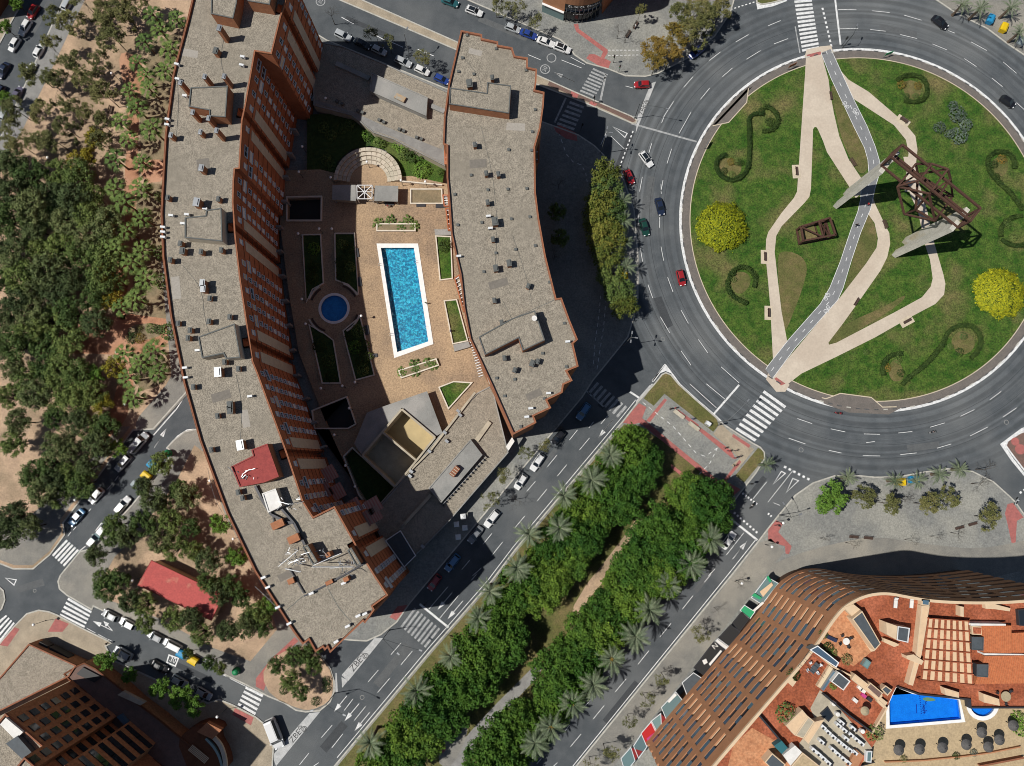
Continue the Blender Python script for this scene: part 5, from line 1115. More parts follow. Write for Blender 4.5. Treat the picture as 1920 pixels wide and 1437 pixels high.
pC = T(3, 0, '540,530 580,640 640,745 940,940 1030,1050 1050,1150 1040,1230 1020,1437 1100,1437 1105,1230 1116,1120 1100,1020 1040,950 960,870 750,690 600,600')
overlay('cream_path', pC, .156, 'path_cream', 0, isl)
L_ = T(3, 0, '395,400 470,590 560,780 640,950 720,1110 745,1200 752,1290') + T(3, 1, '700,-60 690,60 670,150 620,280 540,520 460,720 390,840 150,1110 0,1300 -20,1330')
R_ = T(3, 0, '468,370 545,540 640,750 740,950 800,1100 830,1200 832,1300') + T(3, 1, '800,-30 765,130 690,310 620,520 560,720 520,810 440,900 200,1170 30,1400')
overlay('cycle_path', L_ + R_[::-1], .160, 'bike_grey', 0, isl)
polyline(L_, .13, .164, 'paint', 'edge_line', isl); polyline(R_, .13, .164, 'paint', 'edge_line', isl)
mid = resample([((a[0] + b[0]) / 2, (a[1] + b[1]) / 2) for a, b in zip(arc_smooth(WP(L_), 0), WP([R_[int(i * (len(R_) - 1) / (len(L_) - 1) + .5)] for i in range(len(L_))]))], 1.0)
for i in range(0, len(mid) - 2, 3):
    obj('lane_dash', MB().strip(mid[i:i + 2], .14, .164, .164), 'paint', isl)
for at, ang in (((1587, 197), 118), ((1605, 210), 118), ((1551, 557), 55), ((1550, 580), 235)):
    x, y = W(*at, .166)
    mb = MB()
    for sx in (-.55, .55): mb.strip([(sx + .38 * math.cos(k * math.pi / 5), .38 * math.sin(k * math.pi / 5)) for k in range(10)], .12, 0, 0, closed=True)
    for a, b in (((-.55, 0), (-.2, .6)), ((-.2, .6), (.45, .6)), ((-.2, .6), (.05, 0)), ((.05, 0), (.55, .75)), ((.55, 0), (.42, .85))): mb.strip([a, b], .12, 0, 0)
    obj('cycle_symbol', mb, 'paint', isl, loc=(x, y, .168), rz=math.radians(ang))
overlay('tactile_paving', T(3, 0, '285,415 390,388 400,410 300,435'), .158, 'red_tile', 0, isl)
overlay('tactile_paving', T(3, 1, '45,1400 60,1388 130,1437 95,1450'), .158, 'red_tile', 0, isl)
overlay('crossing_apron', P('1440,700 1449,690 1480,722 1472,735 1455,735 1436,712'), .154, 'path_cream', 0, isl)
overlay('crossing_apron', P('1508,108 1512,94 1538,88 1558,86 1562,100 1540,106'), .154, 'path_cream', 0, isl)

# ---- the big gateway sculpture: four concrete blades carrying a rusty box truss
def z1(s, z, o=(1540, 260), k=320 / 1916.):
    return [(*W(o[0] + x * k, o[1] + y * k, z), z) for x, y in P(s)]
bx_, by_ = W(1640, 430)
sc = thing('gateway_sculpture', 'giant sculpture of pale concrete blades carrying a rusty steel lattice on the roundabout lawn', 'sculpture', (bx_, by_, .14), world=True)
ZB, ZT = 21.5, 25.6
ends = []
for s in ('172,748', '285,612', '832,1295', '945,1152'):
    (x, y, _), = z1(s, .14); ends.append((x, y))
ax = Vector((ends[2][0] - ends[0][0], ends[2][1] - ends[0][1])).normalized()
wid = Vector((ends[1][0] - ends[0][0], ends[1][1] - ends[0][1])); wl = wid.length; wid.normalize()
tops = [z1(s, ZB)[0] for s in ('705,330', '825,195', '1500,975', '1610,835')]
for (x, y), tp in zip(ends, tops):
    mb = MB(); vs = []
    for (cx, cy), z, a, b in (((x, y), .1, .85, .55), ((x * .5 + tp[0] * .5, y * .5 + tp[1] * .5), ZB / 2, 1.05, .55), ((tp[0], tp[1]), ZB, 1.3, .5)):
        for sa, sb in ((-1, -1), (1, -1), (1, 1), (-1, 1)):
            vs.append((cx + wid.x * a * sa + ax.x * b * sb, cy + wid.y * a * sa + ax.y * b * sb, z))
    fs = [(0 + i, (i + 1) % 4, 4 + (i + 1) % 4, 4 + i) for i in range(4)] + [(4 + i, 4 + (i + 1) % 4, 8 + (i + 1) % 4, 8 + i) for i in range(4)] + [(8, 9, 10, 11)]
    mb.add(vs, fs); bl = obj('concrete_blade', mb, 'board_concrete', sc)
    obj('joint_line', MB().bar((x + ax.x * .57, y + ax.y * .57, .3), (tp[0] + ax.x * .52, tp[1] + ax.y * .52, ZB - .2), .05), 'concrete', bl)
t0, t1, t2, t3 = [Vector(t) for t in tops]; up = Vector((0, 0, ZT - ZB))
def beam(a, b, w=.42, name='steel_beam'): obj(name, MB().bar(a, b, w), 'rust', sc)
ext = (t2 - t0).normalized() * .8
ch = [(t0 - ext, t2 + ext), (t1 - ext, t3 + ext), (t0 - ext + up, t2 + ext + up), (t1 - ext + up, t3 + ext + up)]
for a, b in ch: beam(a, b)
for i in (0, 1):
    e = [c[i] for c in ch]
    for a, b in ((0, 1), (2, 3), (0, 2), (1, 3), (0, 3)): beam(e[a], e[b], .38)
nodes = {k: Vector(z1(s, z)[0]) for k, s, z in (('a', '855,540', 22), ('b', '1060,285', 22.5), ('c', '1240,285', 26), ('d', '1420,345', 27), ('e', '1450,455', 25), ('f', '1210,620', 24),
     ('g', '930,850', 19), ('h', '1275,925', 19), ('i', '1475,650', 17), ('j', '1100,470', 25.6), ('k', '1250,570', 25.6), ('l', '1060,800', 16), ('m', '1330,630', 25.6), ('n', '1085,400', 19), ('o', '1340,830', 21.5))}
for e in ('ab', 'bc', 'cd', 'de', 'ef', 'fa', 'ag', 'fh', 'gh', 'cj', 'dk', 'em', 'ei', 'ih', 'gl', 'lk', 'bn', 'na', 'nl', 'ho', 'if', 'aj', 'dn', 'lh', 'ni'):
    beam(nodes[e[0]], nodes[e[1]], .36)
# ---- the small rusty frame on the lawn
q = T(3, 1, '205,285 435,215 480,350 225,398')
cx, cy = W(1525, 437)
sf = thing('frame_sculpture', 'small rusty steel box frame standing on the lawn left of the cycle path', 'sculpture', (cx, cy, .14), world=True)
base = [Vector((*W(x, y, .2), .2)) for x, y in q]; topc = [Vector((b.x, b.y, 2.7)) for b in base]
cen = sum(base, Vector()) / 4
base = [cen + (b - cen) * .93 for b in base]; topc = [Vector((b.x, b.y, 2.7)) for b in base]
def fb(a, b, w=.42): obj('steel_beam', MB().bar(a, b, w), 'rust', sf)
for i in range(4):
    fb(base[i], base[(i + 1) % 4]); fb(topc[i], topc[(i + 1) % 4]); fb(base[i], topc[i])
m0, m1 = base[0].lerp(base[1], .62), base[3].lerp(base[2], .62); n0, n1 = topc[0].lerp(topc[1], .62), topc[3].lerp(topc[2], .62)
for a, b in ((m0, n0), (m1, n1), (n0, n1), (m0, m1), (n0, base[2]), (n1, base[1]), (base[0].lerp(base[3], .5), m0.lerp(m1, .5)), (topc[0], n1)): fb(a, b, .34)
obj('earth_fill', MB().prism([(v.x, v.y) for v in (base[0].lerp(m0, .1), m0.lerp(base[0], .1), m1.lerp(base[3], .1), base[3].lerp(m1, .1))], .1, .9), 'grass_dry', sf)
# ---- benches
def bench_proto():
    t = thing('park_bench', None, 'bench')
    for i in range(4): obj('slat', MB().box((0, -.2 + i * .14, .45), (2.1, .11, .05)), 'bench_wood', t, loc=(0, 0, 0))
    for i in range(2): obj('back_slat', MB().box((0, .34 + i * .04, .62 + i * .18), (2.1, .05, .14)), 'bench_wood', t, loc=(0, 0, 0))
    for s in (-.8, .8): obj('leg', MB().box((s, 0, .21), (.08, .55, .42)), 'kerb_black', t, loc=(0, 0, 0))
    return t
bp = bench_proto(); first = True
BEN = [((1557, 181), 95, 'left edge of the cycle path near the top crossing'), ((1693, 227), -38, 'upper cream path, on a pale pad'), ((1597, 306), -62, 'cream path just above the concrete blades'), ((1493, 322), 92, 'left cream path, on a pale pad near its top'),
       ((1657, 422), -75, 'curved cream path below the sculpture'), ((1605, 567), 57, 'wide cream path below the cycle path'), ((1700, 603), 28, 'lowest cream path, on a pale pad'), ((1441, 587), 88, 'left cream path, on the lowest pale pad'), ((1434, 482), 88, 'left cream path, on the middle pale pad')]
for i, (at, ang, where) in enumerate(BEN):
    o = bp if first else copy_tree(bp); first = False
    x, y = W(*at, .15); o.location = (x, y, .16); o.rotation_euler = (0, 0, math.radians(ang))
    tag(o, 'dark slatted bench beside the ' + where, 'bench', 'benches on the roundabout island')
    if 'pad' in where:
        overlay('bench_pad', [], 0, 'edge_cream') if False else obj('bench_pad', MB().box((0, 0, .15), (3.4, 1.9, .04)), 'edge_cream', isl, loc=(x, y, 0), rz=math.radians(ang))
# ------------------------------------------------------------------ plants
def foliage(name, c, c2, rnd=.18, scale=.9, fine=.3, rough=.75, trans=0.0):
    m = mat(name, c, c2, scale, rough, 4, fine=(3.5, fine), rnd=rnd, spec=.2)
    return m
foliage('leaf_ficus', (.029, .078, .009), (.078, .150, .017), rnd=.32, scale=.5); foliage('leaf_pine', (.058, .088, .030), (.125, .155, .058), rnd=.3); foliage('leaf_oak', (.058, .100, .024), (.125, .170, .045), rnd=.3)
foliage('leaf_olive', (.085, .095, .030), (.150, .145, .052), rnd=.25); foliage('leaf_yellow', (.16, .155, .015), (.26, .21, .02)); foliage('leaf_lime', (.07, .15, .02), (.12, .21, .03))
foliage('leaf_fan', (.050, .095, .018), (.125, .175, .042), scale=1.6); foliage('leaf_date', (.090, .125, .065), (.185, .215, .135)); foliage('leaf_grey', (.07, .10, .075), (.11, .14, .11)); foliage('leaf_hedge', (.017, .038, .007), (.040, .068, .013))
foliage('leaf_gold', (.20, .13, .02), (.15, .12, .03)); foliage('flower_yellow', (.36, .36, .012), (.10, .14, .01), scale=1.8); foliage('twig', (.085, .075, .060), (.055, .048, .04), rnd=.1)
mat('bark', (.075, .058, .042), (.05, .04, .03), 3, .95); mat('palm_trunk', (.13, .095, .065), (.085, .062, .045), 4, .95)
def leaf_quad(mb, p, size, nrm=None, rng=random, mi=0):
    a = rng.uniform(0, 6.283); n = Vector((rng.gauss(0, .55), rng.gauss(0, .55), 1.0)) if nrm is None else nrm + Vector((rng.gauss(0, .5), rng.gauss(0, .5), rng.gauss(.25, .4)))
    if n.length < 1e-3: n = Vector((0, 0, 1))
    n.normalize(); t = n.orthogonal().normalized(); b = n.cross(t)
    u = (t * math.cos(a) + b * math.sin(a)) * size; v = (b * math.cos(a) - t * math.sin(a)) * size * rng.uniform(.45, .8)
    p = Vector(p); mb.add([tuple(p - u), tuple(p - v), tuple(p + u), tuple(p + v)], [(0, 1, 2, 3)], mi)
def crown(rng, R, Hc, zc, clumps, per, size, flat=.75, lump=.33, inner=.35, mats=1):
    """leaf faces gathered in clumps spread over an uneven dome"""
    mb = MB(); cl = []
    for i in range(clumps):
        for _ in range(30):
            u = rng.random(); r = R * math.sqrt(u) * .92; a = rng.uniform(0, 6.283)
            h = math.sqrt(max(0, 1 - (r / R) ** 2))
            z = zc + Hc * (h * rng.uniform(inner, 1.0) - .25 * rng.random())
            p = Vector((r * math.cos(a), r * math.sin(a), z))
            if all((p - q).length > R * lump * .55 for q, _ in cl): break
        cl.append((p, R * lump * rng.uniform(.75, 1.2)))
    for p, cr in cl:
        mi = rng.randrange(mats)
        for k in range(per):
            d = Vector((rng.gauss(0, 1), rng.gauss(0, 1), rng.gauss(.35, .8))); d.normalize()
            q = p + Vector((d.x, d.y, d.z * flat)) * cr * rng.uniform(.35, 1.12)
            leaf_quad(mb, q, size * rng.uniform(.7, 1.3), d, rng, mi)
    return mb, cl
def limbs(rng, cl, zc, r0, fork=.45, jitter=.3, taper=.35):
    mb = MB(); f = Vector((rng.uniform(-.3, .3), rng.uniform(-.3, .3), zc * fork))
    mb.tube((0, 0, -.1), f, r0, r0 * .8, 7)
    for p, cr in cl:
        m = f.lerp(p, .5) + Vector((rng.gauss(0, jitter), rng.gauss(0, jitter), rng.gauss(.2, jitter)))
        mb.tube(f, m, r0 * .5, r0 * .3, 5, cap=False); mb.tube(m, p, r0 * .3, r0 * .1, 4, cap=False)
    return mb
def tree_variant(seed, R, Hc, zc, clumps, per, size, leaf, r0=.22, **k):
    rng = random.Random(seed); mb, cl = crown(rng, R, Hc, zc, clumps, per, size, **k)
    return limbs(rng, cl, zc, r0).mesh('trunk', 'bark'), mb.mesh('crown', leaf)
def twig_tree(seed, R, zc, n=26, leaf=None, leaves=0, size=.3, twig=.035, r0=.14):
    rng = random.Random(seed); tr = MB(); tw = MB(); lf = MB()
    f = Vector((0, 0, zc * .42)); tr.tube((0, 0, -.1), f, r0, r0 * .8, 6)
    def grow(p, d, L, r, lev):
        q = p + d * L
        (tr if lev < 2 else tw).tube(p, q, r, r * .6, 4 if lev else 5, cap=False)
        if lev >= 4:
            for _ in range(leaves):
                leaf_quad(lf, q + Vector((rng.gauss(0, .25), rng.gauss(0, .25), rng.gauss(0, .2))), size * rng.uniform(.6, 1.2), None, rng)
            return
        for k in range(3 if lev else n // 5):
            e = (d * (.9 if lev else .5) + Vector((rng.gauss(0, .62), rng.gauss(0, .62), rng.gauss(.12, .3)))).normalized()
            grow(q, e, L * rng.uniform(.62, .85), r * .58, lev + 1)
    grow(f, Vector((0, 0, 1)), R * .34, r0 * .75, 0)
    tm = tr.mesh('trunk', 'bark')
    cm = MB(); cm.add(tw.v, tw.f, 0)
    if lf.f: cm.add(lf.v, lf.f, 1)
    return tm, cm.mesh('crown', ['twig', leaf or 'leaf_olive'])
TV = {
 'ficus': [tree_variant(10 + i, 4.6, 3.6, 5.2, 80, 85, .24, 'leaf_ficus', .3, flat=.9, lump=.20) for i in range(4)],
 'pine': [tree_variant(30 + i, 4.2, 3.6, 6.0, 62, 72, .205, 'leaf_pine', .22, flat=.8, lump=.22) for i in range(4)],
 'oak': [tree_variant(50 + i, 3.6, 3.0, 4.6, 56, 66, .19, 'leaf_oak', .18, flat=.8, lump=.22) for i in range(3)],
 'lime': [tree_variant(60 + i, 2.6, 2.2, 3.8, 36, 70, .17, 'leaf_lime', .13, flat=.8, lump=.25) for i in range(2)],
 'yellow': [tree_variant(70 + i, 2.6, 2.2, 4.2, 34, 46, .165, 'leaf_yellow', .13, flat=.8, lump=.25) for i in range(2)],
 'sparse': [twig_tree(80 + i, 7.0, 6.0, 30, 'leaf_olive', 17, .21) for i in range(3)],
 'bare': [twig_tree(90 + i, 6.0, 4.6, 26, 'leaf_olive', 0) for i in range(3)],
 'thin': [twig_tree(100 + i, 6.2, 5.0, 26, 'leaf_olive', 6, .19) for i in range(3)],
 'gold': [twig_tree(110 + i, 7.5, 6.0, 30, 'leaf_gold', 14, .21) for i in range(2)],
 'strip': [tree_variant(120 + i, 3.0, 2.6, 4.6, 44, 56, .17, 'leaf_strip', .15, flat=.8, lump=.24) for i in range(2)] if foliage('leaf_strip', (.075, .105, .018), (.165, .165, .03), rnd=.3) else [],
}
TREES = []
def tree(sp, px, py, r, label, group, top=None, k=None, zs=None):
    """px,py: crown centre on the aerial; r: crown radius in px"""
    v = TV[sp][(k if k is not None else len(TREES)) % len(TV[sp])]
    base = {'ficus': (4.6, 7.2), 'pine': (4.2, 8.0), 'oak': (3.6, 6.2), 'lime': (2.6, 5), 'yellow': (2.6, 5.4), 'sparse': (5.0, 6.0), 'bare': (4.3, 4.8), 'thin': (4.5, 5.0), 'gold': (5.2, 6.0), 'strip': (3.0, 6)}[sp]
    s = r * .122 / base[0]; szz = (zs or 1.0) * (s * .5 + .5); z = base[1] * szz
    x, y = W(px, py, z)
    t = thing('tree', label, 'tree', (x, y, .13), random.uniform(0, 6.28), group)
    t.scale = (s, s, szz)
    obj('trunk', v[0], parent=t, loc=(0, 0, 0)); obj('crown', v[1], parent=t, loc=(0, 0, 0)); TREES.append(t); return t
# --- palms
def frond_mesh(L, w, leaf, droop=.5, seg=7, lift=.5, pinnate=True, name='frond', rng=random):
    mb = MB(); pts = []
    for i in range(seg + 1):
        t = i / seg; pts.append(Vector((L * (t - .12 * t * t), 0, lift * L * t - droop * L * t * t)))
    for i in range(seg): mb.tube(pts[i], pts[i + 1], .05 * (1 - i / seg) + .012, .05 * (1 - (i + 1) / seg) + .012, 4, cap=False)
    n = seg * 5
    for i in range(2, n):
        t = i / n; j = min(seg - 1, int(t * seg)); p = pts[j].lerp(pts[j + 1], t * seg - j)
        ww = w * math.sin(math.pi * (t * .86 + .12)) * rng.uniform(.8, 1.1)
        for s in (-1, 1):
            a = p + Vector((-.035, 0, .01)); b = p + Vector((.05, 0, .01)); c = p + Vector((ww * .8, s * ww, -.3 * ww + rng.uniform(-.06, .06)))
            mb.add([tuple(a), tuple(b), tuple(c)], [(0, 1, 2) if s > 0 else (1, 0, 2)])
    return mb.mesh(name, leaf)
FROND = [frond_mesh(4.3, .62, 'leaf_date', .62, lift=.42 + .16 * i, rng=random.Random(i)) for i in range(4)]
def fan_mesh(seed, R, leaf):
    rng = random.Random(seed); mb = MB()
    for ring, n, el0, pr, fl, spread in ((0, 9, -.2, .50, .72, .52), (1, 6, .35, .36, .60, .62), (2, 4, .95, .12, .40, 1.0)):
        for i in range(n):
            a = 2 * math.pi * (i + .37 * ring) / n + rng.uniform(-.12, .12); el = el0 + rng.uniform(-.15, .15); pl_ = R * pr * rng.uniform(.85, 1.12)
            d = Vector((math.cos(a) * math.cos(el), math.sin(a) * math.cos(el), math.sin(el))); p1 = d * pl_ + Vector((0, 0, .12 * ring))
            mb.tube((0, 0, 0), p1, .05, .03, 4, cap=False, mi=1)
            e2 = el * .5; d = Vector((math.cos(a) * math.cos(e2), math.sin(a) * math.cos(e2), math.sin(e2))); side = Vector((-math.sin(a), math.cos(a), 0))
            for k in range(9):
                th = (k - 4) / 4 * spread; ll = R * fl * (1 - .22 * abs(th)) * rng.uniform(.82, 1.1); e = d * math.cos(th) + side * math.sin(th); w = (side * math.cos(th) - d * math.sin(th)) * .062
                mid = p1 + e * ll * .55; mb.add([tuple(p1), tuple(mid - w), tuple(p1 + e * ll + Vector((0, 0, -.25 * ll))), tuple(mid + w)], [(0, 1, 2, 3)])
    return mb.mesh('crown', [leaf, 'leaf_olive'])
FANS = [fan_mesh(200 + i, 2.5, 'leaf_fan') for i in range(3)]
def trunk_mesh(h, r, skirt=True):
    mb = MB(); prof = [(r * 1.5, -.1), (r * 1.15, .4), (r, 1.2)]; k = 8
    for i in range(1, k): prof.append((r * (1 + .05 * (i % 2)), 1.2 + (h - 1.2) * i / k))
    if skirt: prof += [(r * 1.5, h - .5), (r * 1.7, h - .2), (r * .8, h + .15)]
    return mb.lathe(prof, n=8).mesh('trunk', 'palm_trunk')
FT = trunk_mesh(5.0, .19); DT = trunk_mesh(5.5, .30)
def fan_palm(px, py, label, group, s=1.0, h=5.2, spread=1.0):
    x, y = W(px, py, h * s); t = thing('fan_palm', label, 'palm', (x, y, .13), random.uniform(0, 6.28), group); t.scale = (s, s, s)
    a = obj('trunk', FT, parent=t, loc=(0, 0, 0)); a.scale = (1, 1, h / 5.0)
    obj('crown', random.choice(FANS), parent=t, loc=(0, 0, h + .1)); return t
def palm_head(n, seed):
    rng = random.Random(seed); mb = MB()
    for i in range(n):
        me = FROND[min(3, int(4 * i / n))]; q = rng.uniform(.85, 1.12) * (1 - .18 * i / n)
        mt = Matrix.Rotation(i * 2.39996 + rng.uniform(-.2, .2), 4, 'Z') @ Matrix.Rotation(rng.uniform(-.12, .22) - .45 * i / n, 4, 'Y') @ Matrix.Scale(q, 4)
        mb.add([tuple(mt @ v.co) for v in me.vertices], [tuple(p.vertices) for p in me.polygons])
    return mb.mesh('crown', 'leaf_date')
HEADS = [palm_head(17, i) for i in range(3)]
def date_palm(px, py, label, group, s=1.0, h=6.0, n=24, fruit=False):
    x, y = W(px, py, h + 1.0 * s); t = thing('date_palm', label, 'palm', (x, y, .13), random.uniform(0, 6.28), group)
    a = obj('trunk', DT, parent=t, loc=(0, 0, 0)); a.scale = (1, 1, h / 5.5)
    if n < 20:
        f = obj('crown', random.choice(HEADS), parent=t, loc=(0, 0, h)); f.scale = (s, s, s); return t
    for i in range(n):
        f = obj('frond', FROND[min(3, int(4 * i / n))], parent=t, loc=(0, 0, h + .15 * i / n)); q = s * random.uniform(.85, 1.12) * (1 - .18 * i / n)
        f.rotation_euler = (random.uniform(-.25, .25), random.uniform(-.12, .22) - (.45 * i / n), i * 2.39996 + random.uniform(-.15, .15)); f.scale = (q, q, q)
    if fruit:
        mb = MB()
        for i in range(40): leaf_quad(mb, Vector((random.gauss(0, .3), random.gauss(0, .3), h + .6 + random.gauss(0, .15))), .16)
        obj('date_cluster', mb, 'leaf_gold', t, loc=(0, 0, 0))
    return t
# --- shrubs and hedges
def leafy_path(path, w, h, per_m, size, rng):
    mb = MB()
    for a, b in zip(path, path[1:]):
        L = math.dist(a, b); d = Vector((b[0] - a[0], b[1] - a[1])).normalized(); nn = Vector((-d.y, d.x))
        for k in range(max(1, int(L * per_m))):
            t = rng.random(); th = rng.uniform(0, math.pi); rr = rng.uniform(.7, 1.15) * (1 + .35 * noise.noise((a[0] * .9, a[1] * .9, 3.0)))
            o = math.cos(th) * w / 2 * rr; z = math.sin(th) ** .7 * h * rr
            p = (a[0] + (b[0] - a[0]) * t + nn.x * o, a[1] + (b[1] - a[1]) * t + nn.y * o, .15 + z)
            leaf_quad(mb, p, size * rng.uniform(.6, 1.3), Vector((nn.x * math.cos(th), nn.y * math.cos(th), math.sin(th))), rng)
    return mb
def hedge(pts, w, h, label, group=None, leaf='leaf_hedge', name='hedge', smooth=1, per=70, size=.16, base=0.0, cat='hedge'):
    rng = random.Random(len(pts)); p = arc_smooth(WP(pts, base), smooth, False) if smooth else WP(pts, base)
    mb = leafy_path(p, w, h, per, size, rng)
    core = MB().strip(p, w * .72, .1, h * .72)
    if base: 
        for m_ in (mb, core): m_.v = [(a, b, c + base) for a, b, c in m_.v]
    c = Vector((*p[0], .13 + base)); t = thing(name, label, cat, tuple(c), group=group, world=True)
    obj('foliage', mb, leaf, t); obj('stems', core, 'leaf_hedge', t); return t
def mound(seed, R, H, n, size, leaf, name='foliage'):
    rng = random.Random(seed); mb = MB()
    for i in range(n):
        u = rng.random(); th = rng.uniform(0, 6.283); ph = math.acos(u); k = 1 + .16 * noise.noise((7 * math.cos(th), 7 * math.sin(th), 5 * ph + seed)) + .2 * noise.noise((3 * math.cos(th) * math.sin(ph), 3 * math.sin(th) * math.sin(ph), seed)) + .05 * rng.gauss(0, 1)
        p = Vector((R * k * math.sin(ph) * math.cos(th), R * k * math.sin(ph) * math.sin(th), H * k * math.cos(ph) ** .8 + .1))
        leaf_quad(mb, p, size * rng.uniform(.6, 1.3), Vector((p.x / R, p.y / R, p.z / H + .3)), rng)
    return mb.mesh(name, leaf)
BALL = {k: mound(i + 1, 1.0, .9, 260, .11, k) for i, k in enumerate(('leaf_hedge', 'leaf_oak', 'leaf_lime', 'leaf_grey', 'leaf_olive', 'leaf_gold'))}
STEM = MB().lathe([(.06, -.1), (.05, .5), (.02, .7)], n=6).mesh('stem', 'bark')
def shrub(px, py, r, label, group, leaf='leaf_hedge', h=None, base=.14, cat='shrub'):
    s = r * .125; hh = h or s * .9; x, y = W(px, py, base + hh * .6)
    t = thing('shrub', label, cat, (x, y, base), random.uniform(0, 6.28), group); t.scale = (s, s, hh)
    obj('foliage', BALL[leaf], parent=t, loc=(0, 0, 0)); obj('stem', STEM, parent=t, loc=(0, 0, 0)); return t
# ------------------------------------------------------------------ planting plan
def rowed(items, fn, label, group, key=lambda p: p[1], **k):
    """place a list (sorted) with an ordinal in every label"""
    for i, it in enumerate(sorted(items, key=key)):
        fn(it, label % ORD[i], group, **k)
# --- the avenue's twin rows of dense trees
AL = P('1190,838 1222,872 1158,878 1198,905 1128,915 1165,945 1098,952 1128,975 1072,992 1105,1012 1042,1032 1078,1050 1015,1068 1045,1085 985,1108 1018,1122 955,1150 985,1168 925,1192 955,1215 895,1230 925,1258 866,1262 895,1290 838,1298 866,1322 806,1338 838,1350 775,1378 800,1392 742,1420 772,1432 705,1448')
AR = P('1290,925 1335,940 1252,945 1300,972 1338,975 1238,985 1282,1012 1212,1022 1312,1005 1252,1048 1192,1062 1282,1045 1222,1090 1165,1100 1190,1128 1248,1082 1132,1142 1160,1168 1205,1118 1100,1186 1132,1202 1068,1232 1100,1240 1035,1268 1065,1290 1005,1308 1035,1330 975,1350 1003,1370 940,1390 970,1412 905,1425 938,1445')
AL = [q for i, q in enumerate(AL) if i not in (17, 25)]; AR = [q for i, q in enumerate(AR) if i not in (2, 25)]
for i, (x, y) in enumerate(sorted(AL, key=lambda p: p[1])): tree('ficus', x - 7, y - 4, random.uniform(33, 45), 'dense green tree, left row of the avenue median, %s from the roundabout' % ORD[i], 'avenue trees, left row', zs=random.uniform(.9, 1.15))
for i, (x, y) in enumerate(sorted(AR, key=lambda p: p[1])): tree('ficus', x, y, random.uniform(33, 45), 'dense green tree, right row of the avenue median, %s from the roundabout' % ORD[i], 'avenue trees, right row', zs=random.uniform(.9, 1.15))
# --- date palms along the avenue
for i, (x, y) in enumerate(P('1145,853 1110,900 1058,930 1049,990 992,1003 970,1066 918,1110 896,1160 845,1232 781,1297 693,1395')): date_palm(x, y, 'date palm on the left edge of the avenue median, %s from the roundabout' % ORD[i], 'date palms, left edge of the avenue', random.uniform(.88, 1.08), 8.6)
for i, (x, y) in enumerate(P('1333,1013 1296,1058 1253,1097 1219,1145 1193,1195 1148,1237 1113,1285 1073,1320 1033,1365 1003,1395')): date_palm(x, y, 'date palm on the right edge of the avenue median, %s from the roundabout' % ORD[i], 'date palms, right edge of the avenue', random.uniform(.88, 1.08), 8.4, fruit=i in (5, 7, 8))
date_palm(1437, 872, 'lone young date palm on the grass corner beside the lower zebra crossing', 'young palms', .62, 4, 18)
for i, (x, y) in enumerate(P('1590,896 1678,902 1720,902 1762,890 1801,881')): date_palm(x, y, 'spiky young palm on the kerb of the lower plaza, %s from the left' % ORD[i], 'young palms on the plaza kerb', .68, 2.6, 13)
for i, (x, y) in enumerate(P('1808,6 1840,14 1898,12 1915,58')): date_palm(x, y, 'date palm by the bins at the top right, %s from the left' % ORD[i], 'date palms, top right corner', .75, 4, 18)
for i, (x, y) in enumerate(P('1168,376 1170,412 1170,452 1176,498 1178,560')): date_palm(x, y, 'date palm in the strip left of the ring road, %s from the top' % ORD[i], 'date palms on the ring strip', .75, 4.6, 18)
# --- planted strip on the west rim of the ring road
for i, (x, y, r) in enumerate(((1133, 322, 27), (1137, 350, 28), (1128, 378, 29), (1124, 408, 28), (1150, 395, 24), (1130, 440, 28), (1154, 440, 24), (1140, 472, 28), (1146, 515, 24), (1164, 547, 26), (1170, 574, 25))): tree('oak' if i in (1, 4, 8, 9) else 'strip', x, y, r + 4, 'yellow-green leafy tree in the strip left of the ring road, %s from the top' % ORD[i], 'trees on the ring strip')
for i, (x, y) in enumerate(P('1048,345 1044,395 1050,445 1040,480')): tree(('bare', 'oak', 'oak', 'bare')[i], x, y, 18, 'street tree in the deep shade behind the shorter block, %s from the top' % ORD[i], 'trees in the block shade')
# --- left park
fans = T(0, 0, '1140,110 1320,140 1200,230 1080,310 1275,370 1030,470 1240,520 1090,570 970,680 1110,660 1020,810 900,910 1130,960 960,1040 860,1190 1060,1210 860,1410 1050,1400') + T(0, 1, '930,80 830,170 1060,190 940,290 860,420 1065,430 975,530 870,670 1085,650 1010,800 900,860 930,1210 1150,1180 1050,1280 1180,1350 960,1390') + T(0, 2, '1000,100')
for i, (x, y) in enumerate(sorted(fans, key=lambda p: p[1])): fan_palm(x, y, 'fan palm between the park path and the long block, %s from the top' % ORD[i], 'fan palms beside the long block', random.uniform(.92, 1.15), random.uniform(4.6, 6.2))
rp_ = random.Random(11)
def inside(p, poly):
    c = False; j = len(poly) - 1
    for i in range(len(poly)):
        if (poly[i][1] > p[1]) != (poly[j][1] > p[1]) and p[0] < (poly[j][0] - poly[i][0]) * (p[1] - poly[i][1]) / (poly[j][1] - poly[i][1]) + poly[i][0]: c = not c
        j = i
    return c
dense = []; pl = P('-20,300 90,315 185,330 205,400 205,540 185,610 80,648 -20,650')
for _ in range(4000):
    q = (rp_.uniform(-20, 215), rp_.uniform(300, 660))
    if inside(q, pl) and all(math.dist(q, d) > 33 for d in dense): dense.append(q)
for i, (x, y) in enumerate(sorted(dense, key=lambda p: p[1])): tree(rp_.choice(('pine', 'oak', 'pine')), x, y, rp_.uniform(25, 36), 'dark green tree in the thick grove of the left park, %s from the top' % ORD[i], 'grove of the left park', zs=rp_.uniform(.85, 1.15))
